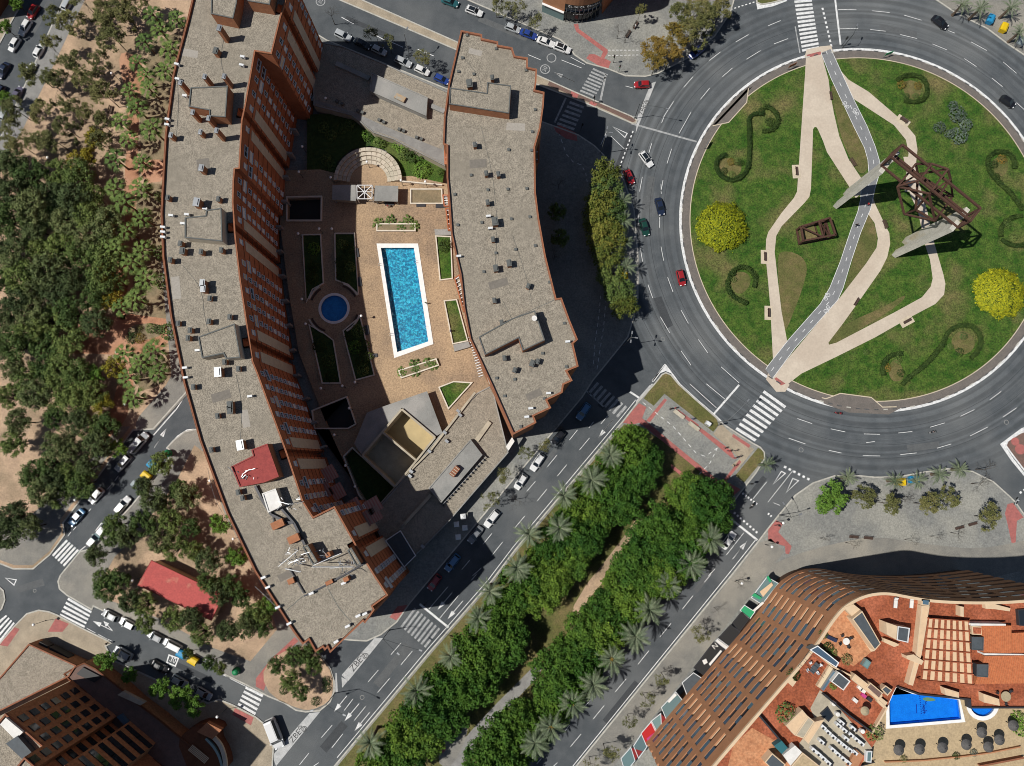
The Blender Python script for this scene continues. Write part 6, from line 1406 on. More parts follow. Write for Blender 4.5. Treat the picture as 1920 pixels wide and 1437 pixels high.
d2 = P('20,690 110,690 138,702 15,742 60,738 100,735 140,748 170,738 30,790 100,782 140,790 168,802 196,800 20,832 104,832 130,842 180,832 162,872 60,892 95,903 128,892 150,905 75,922 108,932 20,972 50,988 8,1002 90,870 45,705 80,690')
for i, (x, y) in enumerate(sorted(d2, key=lambda p: p[1])): tree(rp_.choice(('pine', 'oak', 'oak')), x, y, rp_.uniform(21, 32), 'dark leafy tree in the park below the brick path, %s from the top' % ORD[i], 'trees of the lower left park')
d3 = T(0, 0, '430,150 560,200 760,90 860,170 640,30 860,290 400,370 560,470 290,570 420,650 710,640 760,470 620,590 800,720 330,860 130,830 100,1000 560,850 660,850 760,930 300,1080 420,1060 160,1090 500,960 780,1070 950,120 1030,60 900,60')
for i, (x, y) in enumerate(sorted(d3, key=lambda p: p[1])): tree('sparse', x, y, rp_.uniform(25, 37), 'thin olive tree over bare soil in the upper park, %s from the top' % ORD[i], 'thin trees of the upper left park')
ye = T(0, 0, '700,1030 640,1170 560,1200') + T(0, 1, '660,380 780,560 800,660 800,810 850,800 850,1310') + T(0, 2, '750,150')
for i, (x, y) in enumerate(sorted(ye, key=lambda p: p[1])): tree('yellow', x, y, rp_.uniform(16, 22), 'yellow-green small tree at the edge of the park grove, %s from the top' % ORD[i], 'yellow-green park trees')
lm = [(T(0, 2, '870,480')[0], 18, 'bright green tree behind the grey van parked on the left side street'), (T(0, 1, '700,1370')[0], 20, 'bright green tree at the lower end of the brick park path'), ((28, 5), 14, 'bright green tree beside the red car at the top left corner'), ((6, 48), 15, 'bright green tree at the left edge below the dark corner house'), ((8, 185), 18, 'bright green tree over the parked cars at the left edge')]
for q, r, l in lm: tree('lime', q[0], q[1], r, l, 'bright green trees')
# --- south park and the side street
sp_ = T(0, 2, '1190,600 1060,770 1330,790 1390,850 1200,900 1270,1040 1420,1080 1060,1050 850,1060 820,1150 940,1150 700,1290 1300,1230 1450,1250 1550,1330 1180,1180 1120,860') + T(0, 3, '780,110 870,60 760,30 1070,230 1080,380 1290,340 1420,340 1550,60 1720,90 1800,180 1880,300 1820,400 1690,430 1500,450 1640,150 960,200') + T(1, 3, '40,400 20,300')
for i, (x, y) in enumerate(sorted(sp_, key=lambda p: p[1])): tree(rp_.choice(('oak', 'pine', 'oak')), x, y, rp_.uniform(17, 25), 'leafy dark tree in the bed round the red-roofed hall, %s from the top' % ORD[i], 'trees round the red-roofed hall')
for (q,), l in ((T(0, 2, '1640,1050'), 'round green tree touching the long block above the red-roofed hall'), (T(0, 2, '1760,1300'), 'bright green tree against the long block right of the red-roofed hall'), (T(1, 3, '70,260'), 'bright green tree under the south end of the long block')): tree('lime', q[0], q[1], 20, l, 'green trees along the long block')
bd = T(1, 3, '150,690 290,620 410,600 250,800 330,890 430,700')
for i, (x, y) in enumerate(bd): tree('oak', x, y, rp_.uniform(15, 20), 'dark tree in the rounded planter at the street corner, %s from the left kerb' % ORD[i], 'trees of the corner planter')
for i, (x, y) in enumerate(T(1, 3, '525,802 527,855 205,870 445,955')): shrub(x, y, 8, 'clipped round shrub in the rounded corner planter, %s in order round the bed' % ORD[i], 'shrubs of the corner planter')
sl_ = T(0, 3, '780,650 960,760 1190,860 1340,920 1440,990 1400,600 1560,670 1640,710')
nm = ['bright green street tree beside the silver car outside the podium', 'shaded street tree behind the shop canopy', 'bright green street tree nearest the black parked car', 'middle bright green street tree over the shaded pavement', 'bright green street tree nearest the lamp on the shaded pavement', 'small tree between the white van and the yellow bin', 'small tree right of the yellow bin', 'small tree nearest the green bottle bank']
for i, (x, y) in enumerate(sl_): tree('lime' if i < 5 else 'oak', x, y, (20, 15, 20, 22, 20, 10, 14, 12)[i], nm[i], 'side street trees')
# --- thin and bare street trees
def several(sp, pts, r, label, group, a=0):
    for i, (x, y) in enumerate(pts): tree(sp, x, y, r if not isinstance(r, tuple) else random.uniform(*r), label % ORD[i], group)
several('thin', T(1, 2, '1860,720 1750,880') + T(2, 2, '100,520 250,430'), (18, 25), 'half-bare street tree beside parked cars on the avenue, %s from the lower end', 'street trees, left side of the avenue')
tree('bare', *T(2, 2, '30,870')[0], 20, 'bare dark street tree casting twiggy shadow on the avenue lane', 'street trees, left side of the avenue'); tree('bare', *T(2, 2, '360,330')[0], 20, 'bare street tree over the dark car near the stepped block', 'street trees, left side of the avenue')
several('thin', T(1, 0, '900,270 1000,340 1240,440 1290,480') + [(935, 15)], (16, 24), 'half-bare tree over the cars on the top street, %s from the left', 'top street trees')
tree('bare', *T(1, 0, '560,110')[0], 24, 'bare tree at the corner of the long block by the top street', 'top street trees')
several('thin', T(1, 0, '1800,60 1916,110') + T(2, 0, '60,70 190,160'), (18, 24), 'half-bare tree on the pavement left of the clinic, %s from the left', 'trees by the clinic')
several('gold', T(2, 0, '1050,370 1075,480 1180,440 1200,290 1130,390'), (29, 36), 'autumn-gold tree on the corner pavement above the red car, %s in order', 'golden corner trees')
several('sparse', T(2, 0, '1370,110 1490,150 1250,130 1310,250 1420,230 1560,90'), (28, 35), 'olive-green tree on the corner above the ring road, %s in order', 'olive corner trees')
several('bare', T(2, 0, '860,260 800,230'), 16, 'bare small tree over the pavement benches by the clinic, %s from the right', 'bare clinic trees'); tree('sparse', *T(2, 0, '960,90')[0], 15, 'small olive tree in the shade right of the clinic', 'olive corner trees')
several('bare', T(2, 3, '1700,70 1540,270'), (12, 18), 'bare tree on the shopping pavement, %s from the upper end', 'trees of the shopping pavement')
several('thin', T(2, 3, '1400,440 1140,770 1000,930 880,1090 700,1320 590,1420'), (17, 24), 'half-bare tree on the shopping pavement, %s from the upper end', 'trees of the shopping pavement')
tree('lime', *T(3, 2, '480,860')[0], 32, 'large bright green tree at the left end of the lower plaza', 'plaza trees')
several('sparse', T(3, 2, '690,850 860,890 1180,900 1320,850 1650,1000'), (24, 29), 'half-bare tree standing on the lower plaza, %s from the left', 'plaza trees')
several('bare', T(3, 2, '1010,860 1600,750 1640,640'), (22, 27), 'bare grey tree standing on the lower plaza, %s from the left', 'plaza trees'); several('bare', T(3, 2, '430,1165 630,1200 1080,1175 1270,1150 1430,1125'), (11, 15), 'leafless sapling in the front row of the lower plaza, %s from the left', 'plaza saplings')
# --- courtyard greenery
for (q,), r, lf, l in ((T(1, 0, '822,1010'), 8, 'leaf_lime', 'bright round shrub catching the sun at the edge of the shaded garden'), (T(1, 0, '1090,1070'), 13, 'leaf_lime', 'bright bushy shrub at the upper edge of the sunny lawn'), (T(1, 0, '1105,1150'), 9, 'leaf_oak', 'darker shrub on the sunny lawn beside the purple bush'), (T(1, 0, '1180,1140'), 15, 'leaf_hedge', 'wide dark purple bush on the sunny lawn'), (T(1, 0, '1240,1270'), 12, 'leaf_lime', 'round bright shrub near the block on the sunny lawn'), (T(1, 0, '1385,1290'), 5, 'leaf_hedge', 'tiny dark shrub at the foot of the shorter block'), (T(1, 0, '920,1065'), 9, 'leaf_oak', 'low shrub on the lawn behind the seating tiers'), (T(1, 1, '1410,400'), 9, 'leaf_hedge', 'dark shrub in the upper sunny bed beside the pool')):
    shrub(q[0], q[1], r * 1.35, l, 'courtyard shrubs', lf, base=CZ - .06, h=1.7)
several_b = T(1, 1, '430,420 430,560 420,640 640,390 690,420 640,520 700,560 650,620 470,1150 540,1260 560,1380 700,1080 760,1040 740,1160 800,1150 790,1260 840,1230 800,1330')
for i, (x, y) in enumerate(several_b): shrub(x, y, random.uniform(9, 13), 'leafy shrub in the shaded beds round the paddling pool, %s in order' % ORD[i], 'shrubs of the shaded beds', random.choice(('leaf_oak', 'leaf_hedge', 'leaf_lime')), base=CZ, h=1.4)
for i, (x, y) in enumerate(T(1, 1, '915,235 1010,215 1090,265 1140,215 1185,260')): fan_palm(x, y, 'little palm in the planter above the long pool, %s from the left' % ORD[i], 'planter palms', .62, 2.6)
for i, (x, y) in enumerate(T(1, 1, '1095,1350 1190,1290 1200,1340 1290,1280 1330,1290')): fan_palm(x, y, 'little palm in the planter below the long pool, %s from the left' % ORD[i], 'planter palms', .62, 2.6)
for i, (x, y) in enumerate(T(1, 0, '500,950 560,1010 640,960 700,930 520,1190 560,1240')): shrub(x, y, 11, 'shrub in the dark garden at the foot of the long block, %s in order' % ORD[i], 'shaded garden shrubs', 'leaf_oak', base=CZ - .08)
for i, ((q,), r, lf) in enumerate(((T(0, 1, '985,1090'), 12, 'leaf_hedge'), (T(0, 1, '1040,1095'), 10, 'leaf_gold'), (T(0, 1, '1125,1020'), 10, 'leaf_oak'), (T(0, 1, '1185,1030'), 9, 'leaf_hedge'), (T(0, 1, '1040,1025'), 7, 'leaf_olive'))):
    shrub(q[0], q[1], r, 'rounded shrub in the small bed on the brick park path, %s from the left' % ['first', 'second', 'fourth', 'fifth', 'third'][i], 'brick path shrubs', lf)
for i, (x, y) in enumerate(T(0, 1, '1190,30 1195,450 1205,670 1255,1040')): shrub(x, y, (10, 14, 15, 17)[i], 'green shrub against the foot of the long block by the park, %s from the top' % ORD[i], 'shrubs along the long block', 'leaf_oak', h=1.8)
# --- island planting
for (x, y), l in (((1355, 424), 'big round yellow-flowering shrub mound on the left of the island'), ((1878, 549), 'big round yellow-flowering shrub mound on the right of the island')):
    cx, cy = W(x, y, 1.2); t = thing('flowering_shrub', l, 'shrub', (cx, cy, .14), group='yellow mounds on the island')
    obj('foliage', mound(int(x), 5.6, 2.3, 7500, .2, 'flower_yellow'), parent=t, loc=(0, 0, 0)); obj('stems', MB().lathe([(4.6, -.05), (4.4, .9), (2.6, 1.6), (.5, 1.9)], n=20), 'leaf_hedge', t, loc=(0, 0, 0))
for i, ((x, y), r) in enumerate((((1764, 238), 11), ((1782, 250), 9), ((1797, 213), 16), ((1800, 253), 17), ((1812, 232), 13), ((1789, 196), 8))): shrub(x, y, r, 'grey-green rounded bush in the cluster on the upper island, %s in order from the left' % ORD[i], 'grey-green bush cluster', 'leaf_grey', h=1.6)
HED = [(P('1431,215 1415,214 1403,222 1404,240 1405,290 1402,315 1394,330 1376,340 1360,338 1345,325 1341,308 1348,296 1362,292'), 'long hook-shaped clipped hedge on the left of the island'), (P('1430,202 1442,203 1455,214 1459,228 1452,242 1440,248 1428,247'), 'curled clipped hedge right of the hook-shaped one'),
       (P('1376,512 1366,522 1362,535 1368,552 1382,562 1400,570'), 'low curled hedge below the left yellow mound'), (P('1366,518 1380,503 1396,501 1410,510 1417,525 1413,540'), 'curved hedge closing the bed below the left yellow mound'),
       (P('1680,153 1693,144 1712,143 1728,148 1737,162 1736,180 1726,191 1710,194 1694,190'), 'ring-shaped hedge on the upper right lawn'), (P('1852,318 1849,300 1860,288 1878,285 1893,292 1901,306 1900,318'), 'horseshoe hedge near the right edge above the yellow mound'), (P('1851,318 1862,335 1880,352 1900,372 1915,395'), 'trailing hedge running from the right-hand horseshoe'),
       (P('1874,445 1874,430 1884,415 1898,408 1915,406'), 'hedge arc at the right edge above the yellow mound'), (P('1876,450 1890,460 1908,463 1925,458'), 'lower hedge arc at the right edge above the yellow mound'),
       (P('1768,640 1776,622 1795,611 1815,610 1832,622 1838,640 1832,660 1818,672'), 'hedge ring of the lower right bed'), (P('1768,642 1755,660 1738,680 1720,695 1700,710 1690,722'), 'long trailing hedge between the two lower beds'), (P('1655,705 1652,690 1660,672 1676,664 1690,664'), 'hedge arc of the lower middle bed')]
for p, l in HED: hedge(p, 1.15, .85, l, 'clipped hedges on the island', 'leaf_hedge')
for i, (x, y) in enumerate(P('1372,303 1358,320 1382,302 1372,328 1389,305 1428,207 1445,228 1376,524 1692,158 1722,160 1700,180 1718,180 1865,308 1880,298 1870,330 1890,420 1902,445 1783,650 1808,630 1800,660 1664,690 1684,675 1690,700 1625,660')): shrub(x, y, random.uniform(6, 9), 'small dark shrub inside a hedge bed on the island, %s in order' % ORD[i], 'bed shrubs on the island', random.choice(('leaf_hedge', 'leaf_gold', 'leaf_oak')))
for p in ('1348,300 1362,296 1385,300 1392,318 1380,334 1360,332 1348,320', '1372,515 1392,508 1408,520 1405,540 1385,555 1370,540', '1688,155 1712,150 1728,162 1724,185 1705,190 1695,175', '1858,300 1880,292 1893,310 1880,335 1862,322', '1662,690 1680,670 1692,690 1695,712 1672,718', '1778,640 1800,618 1825,630 1828,655 1800,670'):
    overlay('bare_soil', P(p), .148, 'grass_dry', 2, isl)
# ------------------------------------------------------------------ vehicles
mat('tyre', (.018, .018, .018), rough=.9); mat('lamp_clear', (.75, .76, .76), rough=.15, spec=.6); mat('lamp_red', (.30, .01, .01), rough=.3); mat('car_glass', (.012, .016, .020), rough=.06, spec=.7)
CARCOL = {'white': (.62, .62, .61), 'silver': (.36, .38, .39), 'grey': (.16, .17, .18), 'black': (.010, .010, .012), 'red': (.28, .014, .018), 'blue': (.018, .045, .21), 'light blue': (.06, .17, .32), 'dark green': (.008, .045, .032), 'dark blue': (.012, .020, .045), 'violet grey': (.10, .09, .13), 'teal': (.02, .09, .10), 'yellow': (.5, .33, .01)}
for k, c in CARCOL.items(): mat('paint_' + k, c, rough=.28, spec=.5, coat=.6)
def car_meshes(L, w, hb, hr, xr0, xf0, xr1, xf1, nose=.8):
    hw = w / 2; st = [(-.5, .70, .62), (-.475, .86, .82), (-.40, .97, .97), (-.2, 1, 1), (.12, 1, 1), (.30, .98, .93), (.43, .90, nose), (.485, .72, nose - .14), (.5, .55, nose - .22)]
    mb = MB(); n = 8
    for fx, fw, fz in st:
        x = fx * L; W_ = hw * fw; z = hb * fz
        mb.v += [(x, -W_ * .9, .22), (x, -W_, .45), (x, -W_ * .985, z * .82), (x, -W_ * .86, z), (x, W_ * .86, z), (x, W_ * .985, z * .82), (x, W_, .45), (x, W_ * .9, .22)]
    for i in range(len(st) - 1):
        for j in range(n - 1): mb.f.append((i * n + j, (i + 1) * n + j, (i + 1) * n + j + 1, i * n + j + 1)); mb.m.append(0)
    mb.f.append(tuple(range(n))); mb.m.append(0); mb.f.append(tuple(reversed(range((len(st) - 1) * n, len(st) * n)))); mb.m.append(0)
    gb = hw * .84; gt = hw * .68; zb = hb * .97
    b = [(xr0, -gb, zb), (xf0, -gb, zb), (xf0, gb, zb), (xr0, gb, zb)]; m = [(xr1, -gt, hr), (xf1, -gt, hr), (xf1, gt, hr), (xr1, gt, hr)]
    mb.add(b + m, [(4, 5, 6, 7), (0, 1, 5, 4), (1, 2, 6, 5), (2, 3, 7, 6), (3, 0, 4, 7)])
    mb.add([(xr1 + .12, -gt * .9, hr), (xf1 - .1, -gt * .9, hr), (xf1 - .1, gt * .9, hr), (xr1 + .12, gt * .9, hr), (xr1 + .3, -gt * .8, hr + .04), (xf1 - .25, -gt * .8, hr + .04), (xf1 - .25, gt * .8, hr + .04), (xr1 + .3, gt * .8, hr + .04)], [(4, 5, 6, 7), (0, 1, 5, 4), (1, 2, 6, 5), (2, 3, 7, 6), (3, 0, 4, 7)])
    for s in (-1, 1): mb.box((xf0 - .25, s * (hw + .08), zb + .06), (.16, .2, .14))
    def pane(i, j, shrink=.1, o=.012):
        A, B, C, D = [Vector(v) for v in (b[i], b[j], m[j], m[i])]; c = (A + B + C + D) / 4; nrm = (B - A).cross(D - A).normalized()
        return MB().add([tuple(c + (v - c) * (1 - shrink) + nrm * o) for v in (A, B, C, D)], [(0, 1, 2, 3)])
    parts = {'windscreen': pane(1, 2), 'rear_window': pane(3, 0, .14), 'side_window': (pane(0, 1, .12), pane(2, 3, .12))}
    out = {'body': mb.mesh('body', 'paint_white', True)}
    try: out['body'].shade_auto_smooth
    except Exception: pass
    out['body'].polygons.foreach_set('use_smooth', [False] * len(out['body'].polygons))
    out['windscreen'] = parts['windscreen'].mesh('windscreen', 'car_glass'); out['rear_window'] = parts['rear_window'].mesh('rear_window', 'car_glass'); out['side'] = [q.mesh('side_window', 'car_glass') for q in parts['side_window']]
    out['wheel'] = MB().tube((0, -.11, 0), (0, .11, 0), .31, n=12).tube((0, -.115, 0), (0, .115, 0), .17, n=8, mi=1).mesh('wheel', ['tyre', 'metal_grey']); out['wp'] = [(sx * L * .3, sy * (hw - .12), .31) for sx in (-1, 1) for sy in (-1, 1)]
    out['headlight'] = MB().box((0, 0, 0), (.22, .34, .12)).mesh('headlight', 'lamp_clear'); out['hp'] = [(L * .465, s * hw * .62, hb * nose * .88) for s in (-1, 1)]; out['taillight'] = MB().box((0, 0, 0), (.1, .3, .16)).mesh('taillight', 'lamp_red'); out['tp'] = [(-L * .478, s * hw * .66, hb * .78) for s in (-1, 1)]
    return out
CARS = {'hatchback': car_meshes(4.0, 1.76, .95, 1.45, -1.85, 1.05, -1.45, .25, .84), 'saloon': car_meshes(4.5, 1.80, .92, 1.42, -1.6, 1.05, -1.0, .25, .82), 'suv': car_meshes(4.45, 1.86, 1.05, 1.65, -2.0, 1.1, -1.75, .4, .86), 'estate': car_meshes(4.55, 1.80, .93, 1.46, -2.1, 1.05, -1.8, .25, .82), 'van': car_meshes(4.9, 1.90, 1.1, 1.9, -2.38, 1.5, -2.3, .9, .82)}
def car(px, py, ang, typ, col, label, group, sc=1.0, roof=None):
    K = CARS[typ]; x, y = W(px, py, .8); t = thing('parked_car' if 'parked' in group else 'car', label, 'van' if typ == 'van' else 'car', (x, y, .005), math.radians(ang), group); t.scale = (sc, sc, sc)
    b = obj('body', K['body'], parent=t, loc=(0, 0, 0)); b.material_slots[0].link = 'OBJECT'; b.material_slots[0].material = M['paint_' + col]
    g = obj('windscreen', K['windscreen'], parent=t, loc=(0, 0, 0)); obj('rear_window', K['rear_window'], parent=t, loc=(0, 0, 0))
    for s in K['side']: obj('side_window', s, parent=t, loc=(0, 0, 0))
    for p in K['wp']: obj('wheel', K['wheel'], parent=t, loc=p)
    for p in K['hp']: obj('headlight', K['headlight'], parent=t, loc=p)
    if roof: obj('roof_panel', MB().box((-.55, 0, {'hatchback': 1.5, 'saloon': 1.47, 'suv': 1.70, 'estate': 1.51, 'van': 1.95}[typ]), (1.5, 1.0, .02)), roof, t, loc=(0, 0, 0))
    return t
pk = 'parked cars, '
def z_(c, r, x, y): return T(c, r, '%f,%f' % (x, y))[0]
CL = [
 (0, 0, 245, 85, 243, 'hatchback', 'red', 'red hatchback parked at the top of the upper left street', pk + 'upper left street'), (0, 0, 185, 205, 242, 'estate', 'white', 'white car parked just behind the red hatchback at top left', pk + 'upper left street'), (0, 0, 105, 332, 243, 'hatchback', 'white', 'white hatchback parked third from the top on the far kerb at top left', pk + 'upper left street'), (0, 0, 22, 525, 244, 'saloon', 'dark blue', 'dark saloon cut by the left edge below the white hatchback', pk + 'upper left street'),
 (0, 0, 292, 378, 66, 'hatchback', 'white', 'white hatchback half under a thin tree on the park kerb, upper left street', pk + 'upper left street'), (0, 0, 222, 527, 64, 'estate', 'white', 'white car on the park kerb directly below the half-hidden one', pk + 'upper left street'), (0, 0, 130, 702, 68, 'hatchback', 'violet grey', 'violet-grey hatchback on the park kerb, upper left street', pk + 'upper left street'), (0, 0, 42, 845, 68, 'suv', 'silver', 'pale car on the park kerb nearest the left edge', pk + 'upper left street'), (0, 0, 508, 18, 66, 'estate', 'silver', 'silver car cut by the top edge beside the park trees', pk + 'upper left street'), (0, 0, -8, 690, 244, 'hatchback', 'dark blue', 'dark blue car just showing at the left edge', pk + 'upper left street'),
 (1, 0, 650, 265, -27, 'suv', 'silver', 'silver car in deep shade nearest the long block on the top street', pk + 'top street'), (1, 0, 795, 325, -27, 'saloon', 'black', 'black car in deep shade on the top street', pk + 'top street'), (1, 0, 920, 375, -27, 'hatchback', 'silver', 'silver hatchback under the trees at the shade edge, top street', pk + 'top street'), (1, 0, 1100, 460, -26, 'estate', 'silver', 'sunlit silver estate on the lower kerb of the top street', pk + 'top street'), (1, 0, 1242, 525, -26, 'hatchback', 'white', 'white hatchback under a bare tree on the lower kerb, top street', pk + 'top street'), (1, 0, 1388, 592, -26, 'hatchback', 'blue', 'blue hatchback tucked beside the shorter block on the top street', pk + 'top street'),
 (1, 0, 1452, 12, -22, 'saloon', 'teal', 'dark teal saloon cut by the top edge', pk + 'clinic side of the top street'), (1, 0, 1632, 82, -22, 'estate', 'white', 'white car with a black roof panel, first whole car on the clinic side', pk + 'clinic side of the top street'), (2, 0, 5, 208, -22, 'hatchback', 'silver', 'silver hatchback half under the tree left of the clinic', pk + 'clinic side of the top street'), (2, 0, 125, 255, -22, 'saloon', 'blue', 'bright blue saloon parked below the clinic', pk + 'clinic side of the top street'), (2, 0, 252, 312, -22, 'saloon', 'white', 'small white saloon right of the bright blue one', pk + 'clinic side of the top street'), (2, 0, 376, 360, -22, 'suv', 'white', 'white SUV with a black roof, last of the row below the clinic', pk + 'clinic side of the top street'),
 (2, 0, 975, 632, 182, 'hatchback', 'red', 'red hatchback waiting at the top junction of the ring', 'cars driving'), (2, 0, 1385, 385, 220, 'suv', 'blue', 'blue SUV by the corner trees on the ring road', 'cars driving'), (2, 0, 1005, 1190, -55, 'estate', 'white', 'white car with a long dark glass roof entering the ring', 'cars driving'), (2, 0, 877, 1322, -67, 'hatchback', 'red', 'dark red hatchback beside the planted strip on the ring', 'cars driving'),
 (2, 1, 992, 262, -75, 'saloon', 'dark green', 'dark green saloon on the ring road, outer lane', 'cars driving'), (2, 1, 1107, 108, -77, 'saloon', 'dark blue', 'near-black saloon on the ring road ahead of the green one', 'cars driving'), (2, 1, 1266, 642, -77, 'hatchback', 'red', 'bright red hatchback on the inner lane beside the island', 'cars driving'), (3, 0, 1290, 165, -42, 'saloon', 'black', 'black saloon on the ring near the recycling bins', 'cars driving'), (3, 0, 1797, 760, -37, 'hatchback', 'black', 'black hatchback on the ring at the right edge', 'cars driving'),
 (2, 2, 535, 207, 235, 'suv', 'light blue', 'light blue SUV in the shade of the stepped block on the avenue', 'cars driving'), (2, 2, 348, 400, 230, 'hatchback', 'black', 'dark hatchback parked in bare tree shade near the stepped block', pk + 'avenue'), (2, 2, 190, 587, 236, 'estate', 'white', 'white estate parked on the avenue, upper of two white cars', pk + 'avenue'), (2, 2, 66, 732, 236, 'hatchback', 'white', 'white hatchback parked on the avenue, lower of two white cars', pk + 'avenue'), (1, 2, 1765, 1010, 232, 'estate', 'white', 'white estate parked in front of a dark pickup at the podium', pk + 'avenue'), (1, 2, 1642, 1130, 232, 'saloon', 'grey', 'dark grey car parked behind the white estate in half shade', pk + 'avenue'), (1, 2, 1470, 1340, 232, 'suv', 'light blue', 'light blue SUV in the long shade on the avenue', pk + 'avenue'), (1, 3, 1335, 62, 235, 'hatchback', 'red', 'dark red hatchback deep in shade at the end of the long block', pk + 'avenue'),
 (2, 2, 1622, 1172, 52, 'saloon', 'white', 'white saloon beside the palms at the stop line', 'cars driving'),
 (0, 2, 918, 592, 230, 'estate', 'silver', 'silver car parked below the grey van on the left side street', pk + 'left side street'), (0, 2, 718, 838, 230, 'hatchback', 'white', 'pale hatchback parked third on the left side street', pk + 'left side street'), (0, 2, 570, 1000, 230, 'saloon', 'light blue', 'blue saloon parked nearest the zebra on the left side street', pk + 'left side street'), (0, 2, 915, 908, 52, 'estate', 'white', 'white estate on the right kerb of the left side street', pk + 'left side street'), (0, 2, 702, 1168, 52, 'hatchback', 'teal', 'dark teal hatchback under a tree by the zebra', pk + 'left side street'), (0, 2, 775, 1085, 52, 'hatchback', 'grey', 'grey hatchback half hidden under a tree, right kerb of the left side street', pk + 'left side street'),
 (0, 3, 825, 310, 154, 'hatchback', 'grey', 'grey hatchback under a tree, first on the hall side of the lower street', pk + 'lower side street'), (0, 3, 955, 372, 154, 'hatchback', 'white', 'white hatchback half hidden by a tree on the hall side', pk + 'lower side street'), (0, 3, 1165, 470, 154, 'hatchback', 'grey', 'dark grey hatchback touching the white van', pk + 'lower side street'), (0, 3, 920, 592, 152, 'suv', 'silver', 'silver car dappled by leaf shade near the podium', pk + 'lower side street'), (0, 3, 1190, 695, -28, 'saloon', 'black', 'black saloon in full shade on the lower side street', pk + 'lower side street'), (0, 3, 1342, 802, -28, 'hatchback', 'silver', 'silver-blue hatchback under the bright green tree', pk + 'lower side street'), (0, 3, 1522, 893, -28, 'hatchback', 'silver', 'silver hatchback nearest the lower zebra crossing', pk + 'lower side street')]
for c, r, x, y, a, ty, col, l, g_ in CL: car(*z_(c, r, x, y), a, ty, col, l, g_, 1.0, 'car_glass' if 'black roof' in l or 'glass roof' in l else None)
car(*z_(0, 2, 1040, 442), 51, 'van', 'silver', 'long grey van parked at the head of the left side street', pk + 'left side street', 1.12); car(*z_(0, 3, 1290, 532), 154, 'van', 'white', 'small white van parked on the hall side of the lower street', pk + 'lower side street', .92); car(*z_(1, 3, 140, 1190), -66, 'van', 'white', 'large white van turning out of the lower side street', 'cars driving', 1.38)
# ------------------------------------------------------------------ lamps
mat('globe', (.85, .85, .82), rough=.3); mat('pole', (.22, .23, .23), rough=.5, metal=.4); mat('pole_dark', (.03, .035, .035), rough=.5)
GL = MB().lathe([(.08, -.3), (.24, -.2), (.32, 0), (.24, .2), (.08, .3)], n=10).mesh('globe', 'globe'); GP = MB().lathe([(.12, 0), (.06, .3), (.045, 3.7)], n=6).mesh('post', 'pole_dark')
def globe_lamp(px, py, base, label, group, h=4.0):
    x, y = W(px, py, base + h); t = thing('globe_lamp', label, 'lamp', (x, y, base), group=group); obj('post', GP, parent=t, loc=(0, 0, 0)).scale = (1, 1, (h - .3) / 3.7); obj('globe', GL, parent=t, loc=(0, 0, h))
cl = T(1, 1, '472,276 567,276 315,312 343,802 787,928 370,988 740,1424') + T(1, 2, '485,33 697,182 585,382 668,612 740,770 645,15') + T(1, 0, '345,1097 320,1287 558,1328 830,1212 1085,1350 1268,1360 520,735')
for i, (x, y) in enumerate(sorted(cl, key=lambda p: p[1])): globe_lamp(x, y, CZ, 'white globe lamp on a post in the courtyard, %s from the top' % ORD[i], 'courtyard globe lamps', 3.4)
pl_ = T(0, 0, '835,548 990,60 355,1180 960,800') + T(0, 1, '840,255 842,725 870,1200') + T(0, 2, '935,152 1570,725 1745,1160 560,870') + T(0, 3, '250,378 990,45') + T(3, 2, '115,1042 30,1220') + T(2, 3, '1722,68')
for i, (x, y) in enumerate(sorted(pl_, key=lambda p: p[1])): globe_lamp(x, y, .13, 'white globe lamp by a park path or pavement, %s from the top' % ORD[i], 'park globe lamps', 4.2)
globe_lamp(*T(0, 3, '1625,1068')[0], .13, 'white globe lamp alone on the shaded pavement by the corner shop', 'park globe lamps', 5)
def street_lamp(px, py, label, heads, h=11.0, m='pole', group='street lamps'):
    x, y = W(px, py, .13); t = thing('street_lamp', label, 'lamp', (x, y, .13), group=group); obj('post', MB().lathe([(.16, 0), (.09, .6), (.06, h)], n=7), m, t, loc=(0, 0, 0))
    for a, r in heads:
        a = math.radians(a); e = (r * math.cos(a), r * math.sin(a), h + .3); hd = obj('arm', MB().tube((0, 0, h - .4), (e[0] * .5, e[1] * .5, h + .25), .045, n=5).tube((e[0] * .5, e[1] * .5, h + .25), e, .04, n=5), m, t, loc=(0, 0, 0))
        obj('lamp_head', MB().box((e[0], e[1], h + .28), (.7, .3, .14), a), 'metal_grey', hd, loc=(0, 0, 0))
tri = [(80, 1.0), (-10, 1.1), (-100, 1.0)]
street_lamp(1169, 648, 'tall three-headed street lamp on the ring kerb by the stepped block', tri); street_lamp(1126, 288, 'tall three-headed street lamp at the edge of shade on the ring kerb', tri); street_lamp(730, 1182, 'street lamp with two long arms at the avenue zebra below the long block', [(-15, 8.5), (-40, 4.5)], 8.5, 'pole_dark')
street_lamp(628, 1300, 'street lamp with a long arm at the rounded planter corner', [(-25, 4.5), (200, 3.0)], 8, 'pole_dark'); street_lamp(1347, 792, 'street lamp with one long curved arm beside the lower zebra', [(45, 6.2)], 8); street_lamp(1462, 966, 'dark double-armed lamp at the left tip of the lower plaza', [(120, 3.5), (20, 2.0)], 7, 'pole_dark'); street_lamp(1190, 222, 'long-armed traffic lamp at the tip of the brown median', [(-12, 6.5)], 7, 'pole_dark')
street_lamp(768, 105, 'slim street lamp standing among the cars below the top street', [(60, 1.5)], 9); street_lamp(1580, 90, 'short lamp on the island kerb at the top crossing', [(70, 2.0)], 6, 'pole_dark')
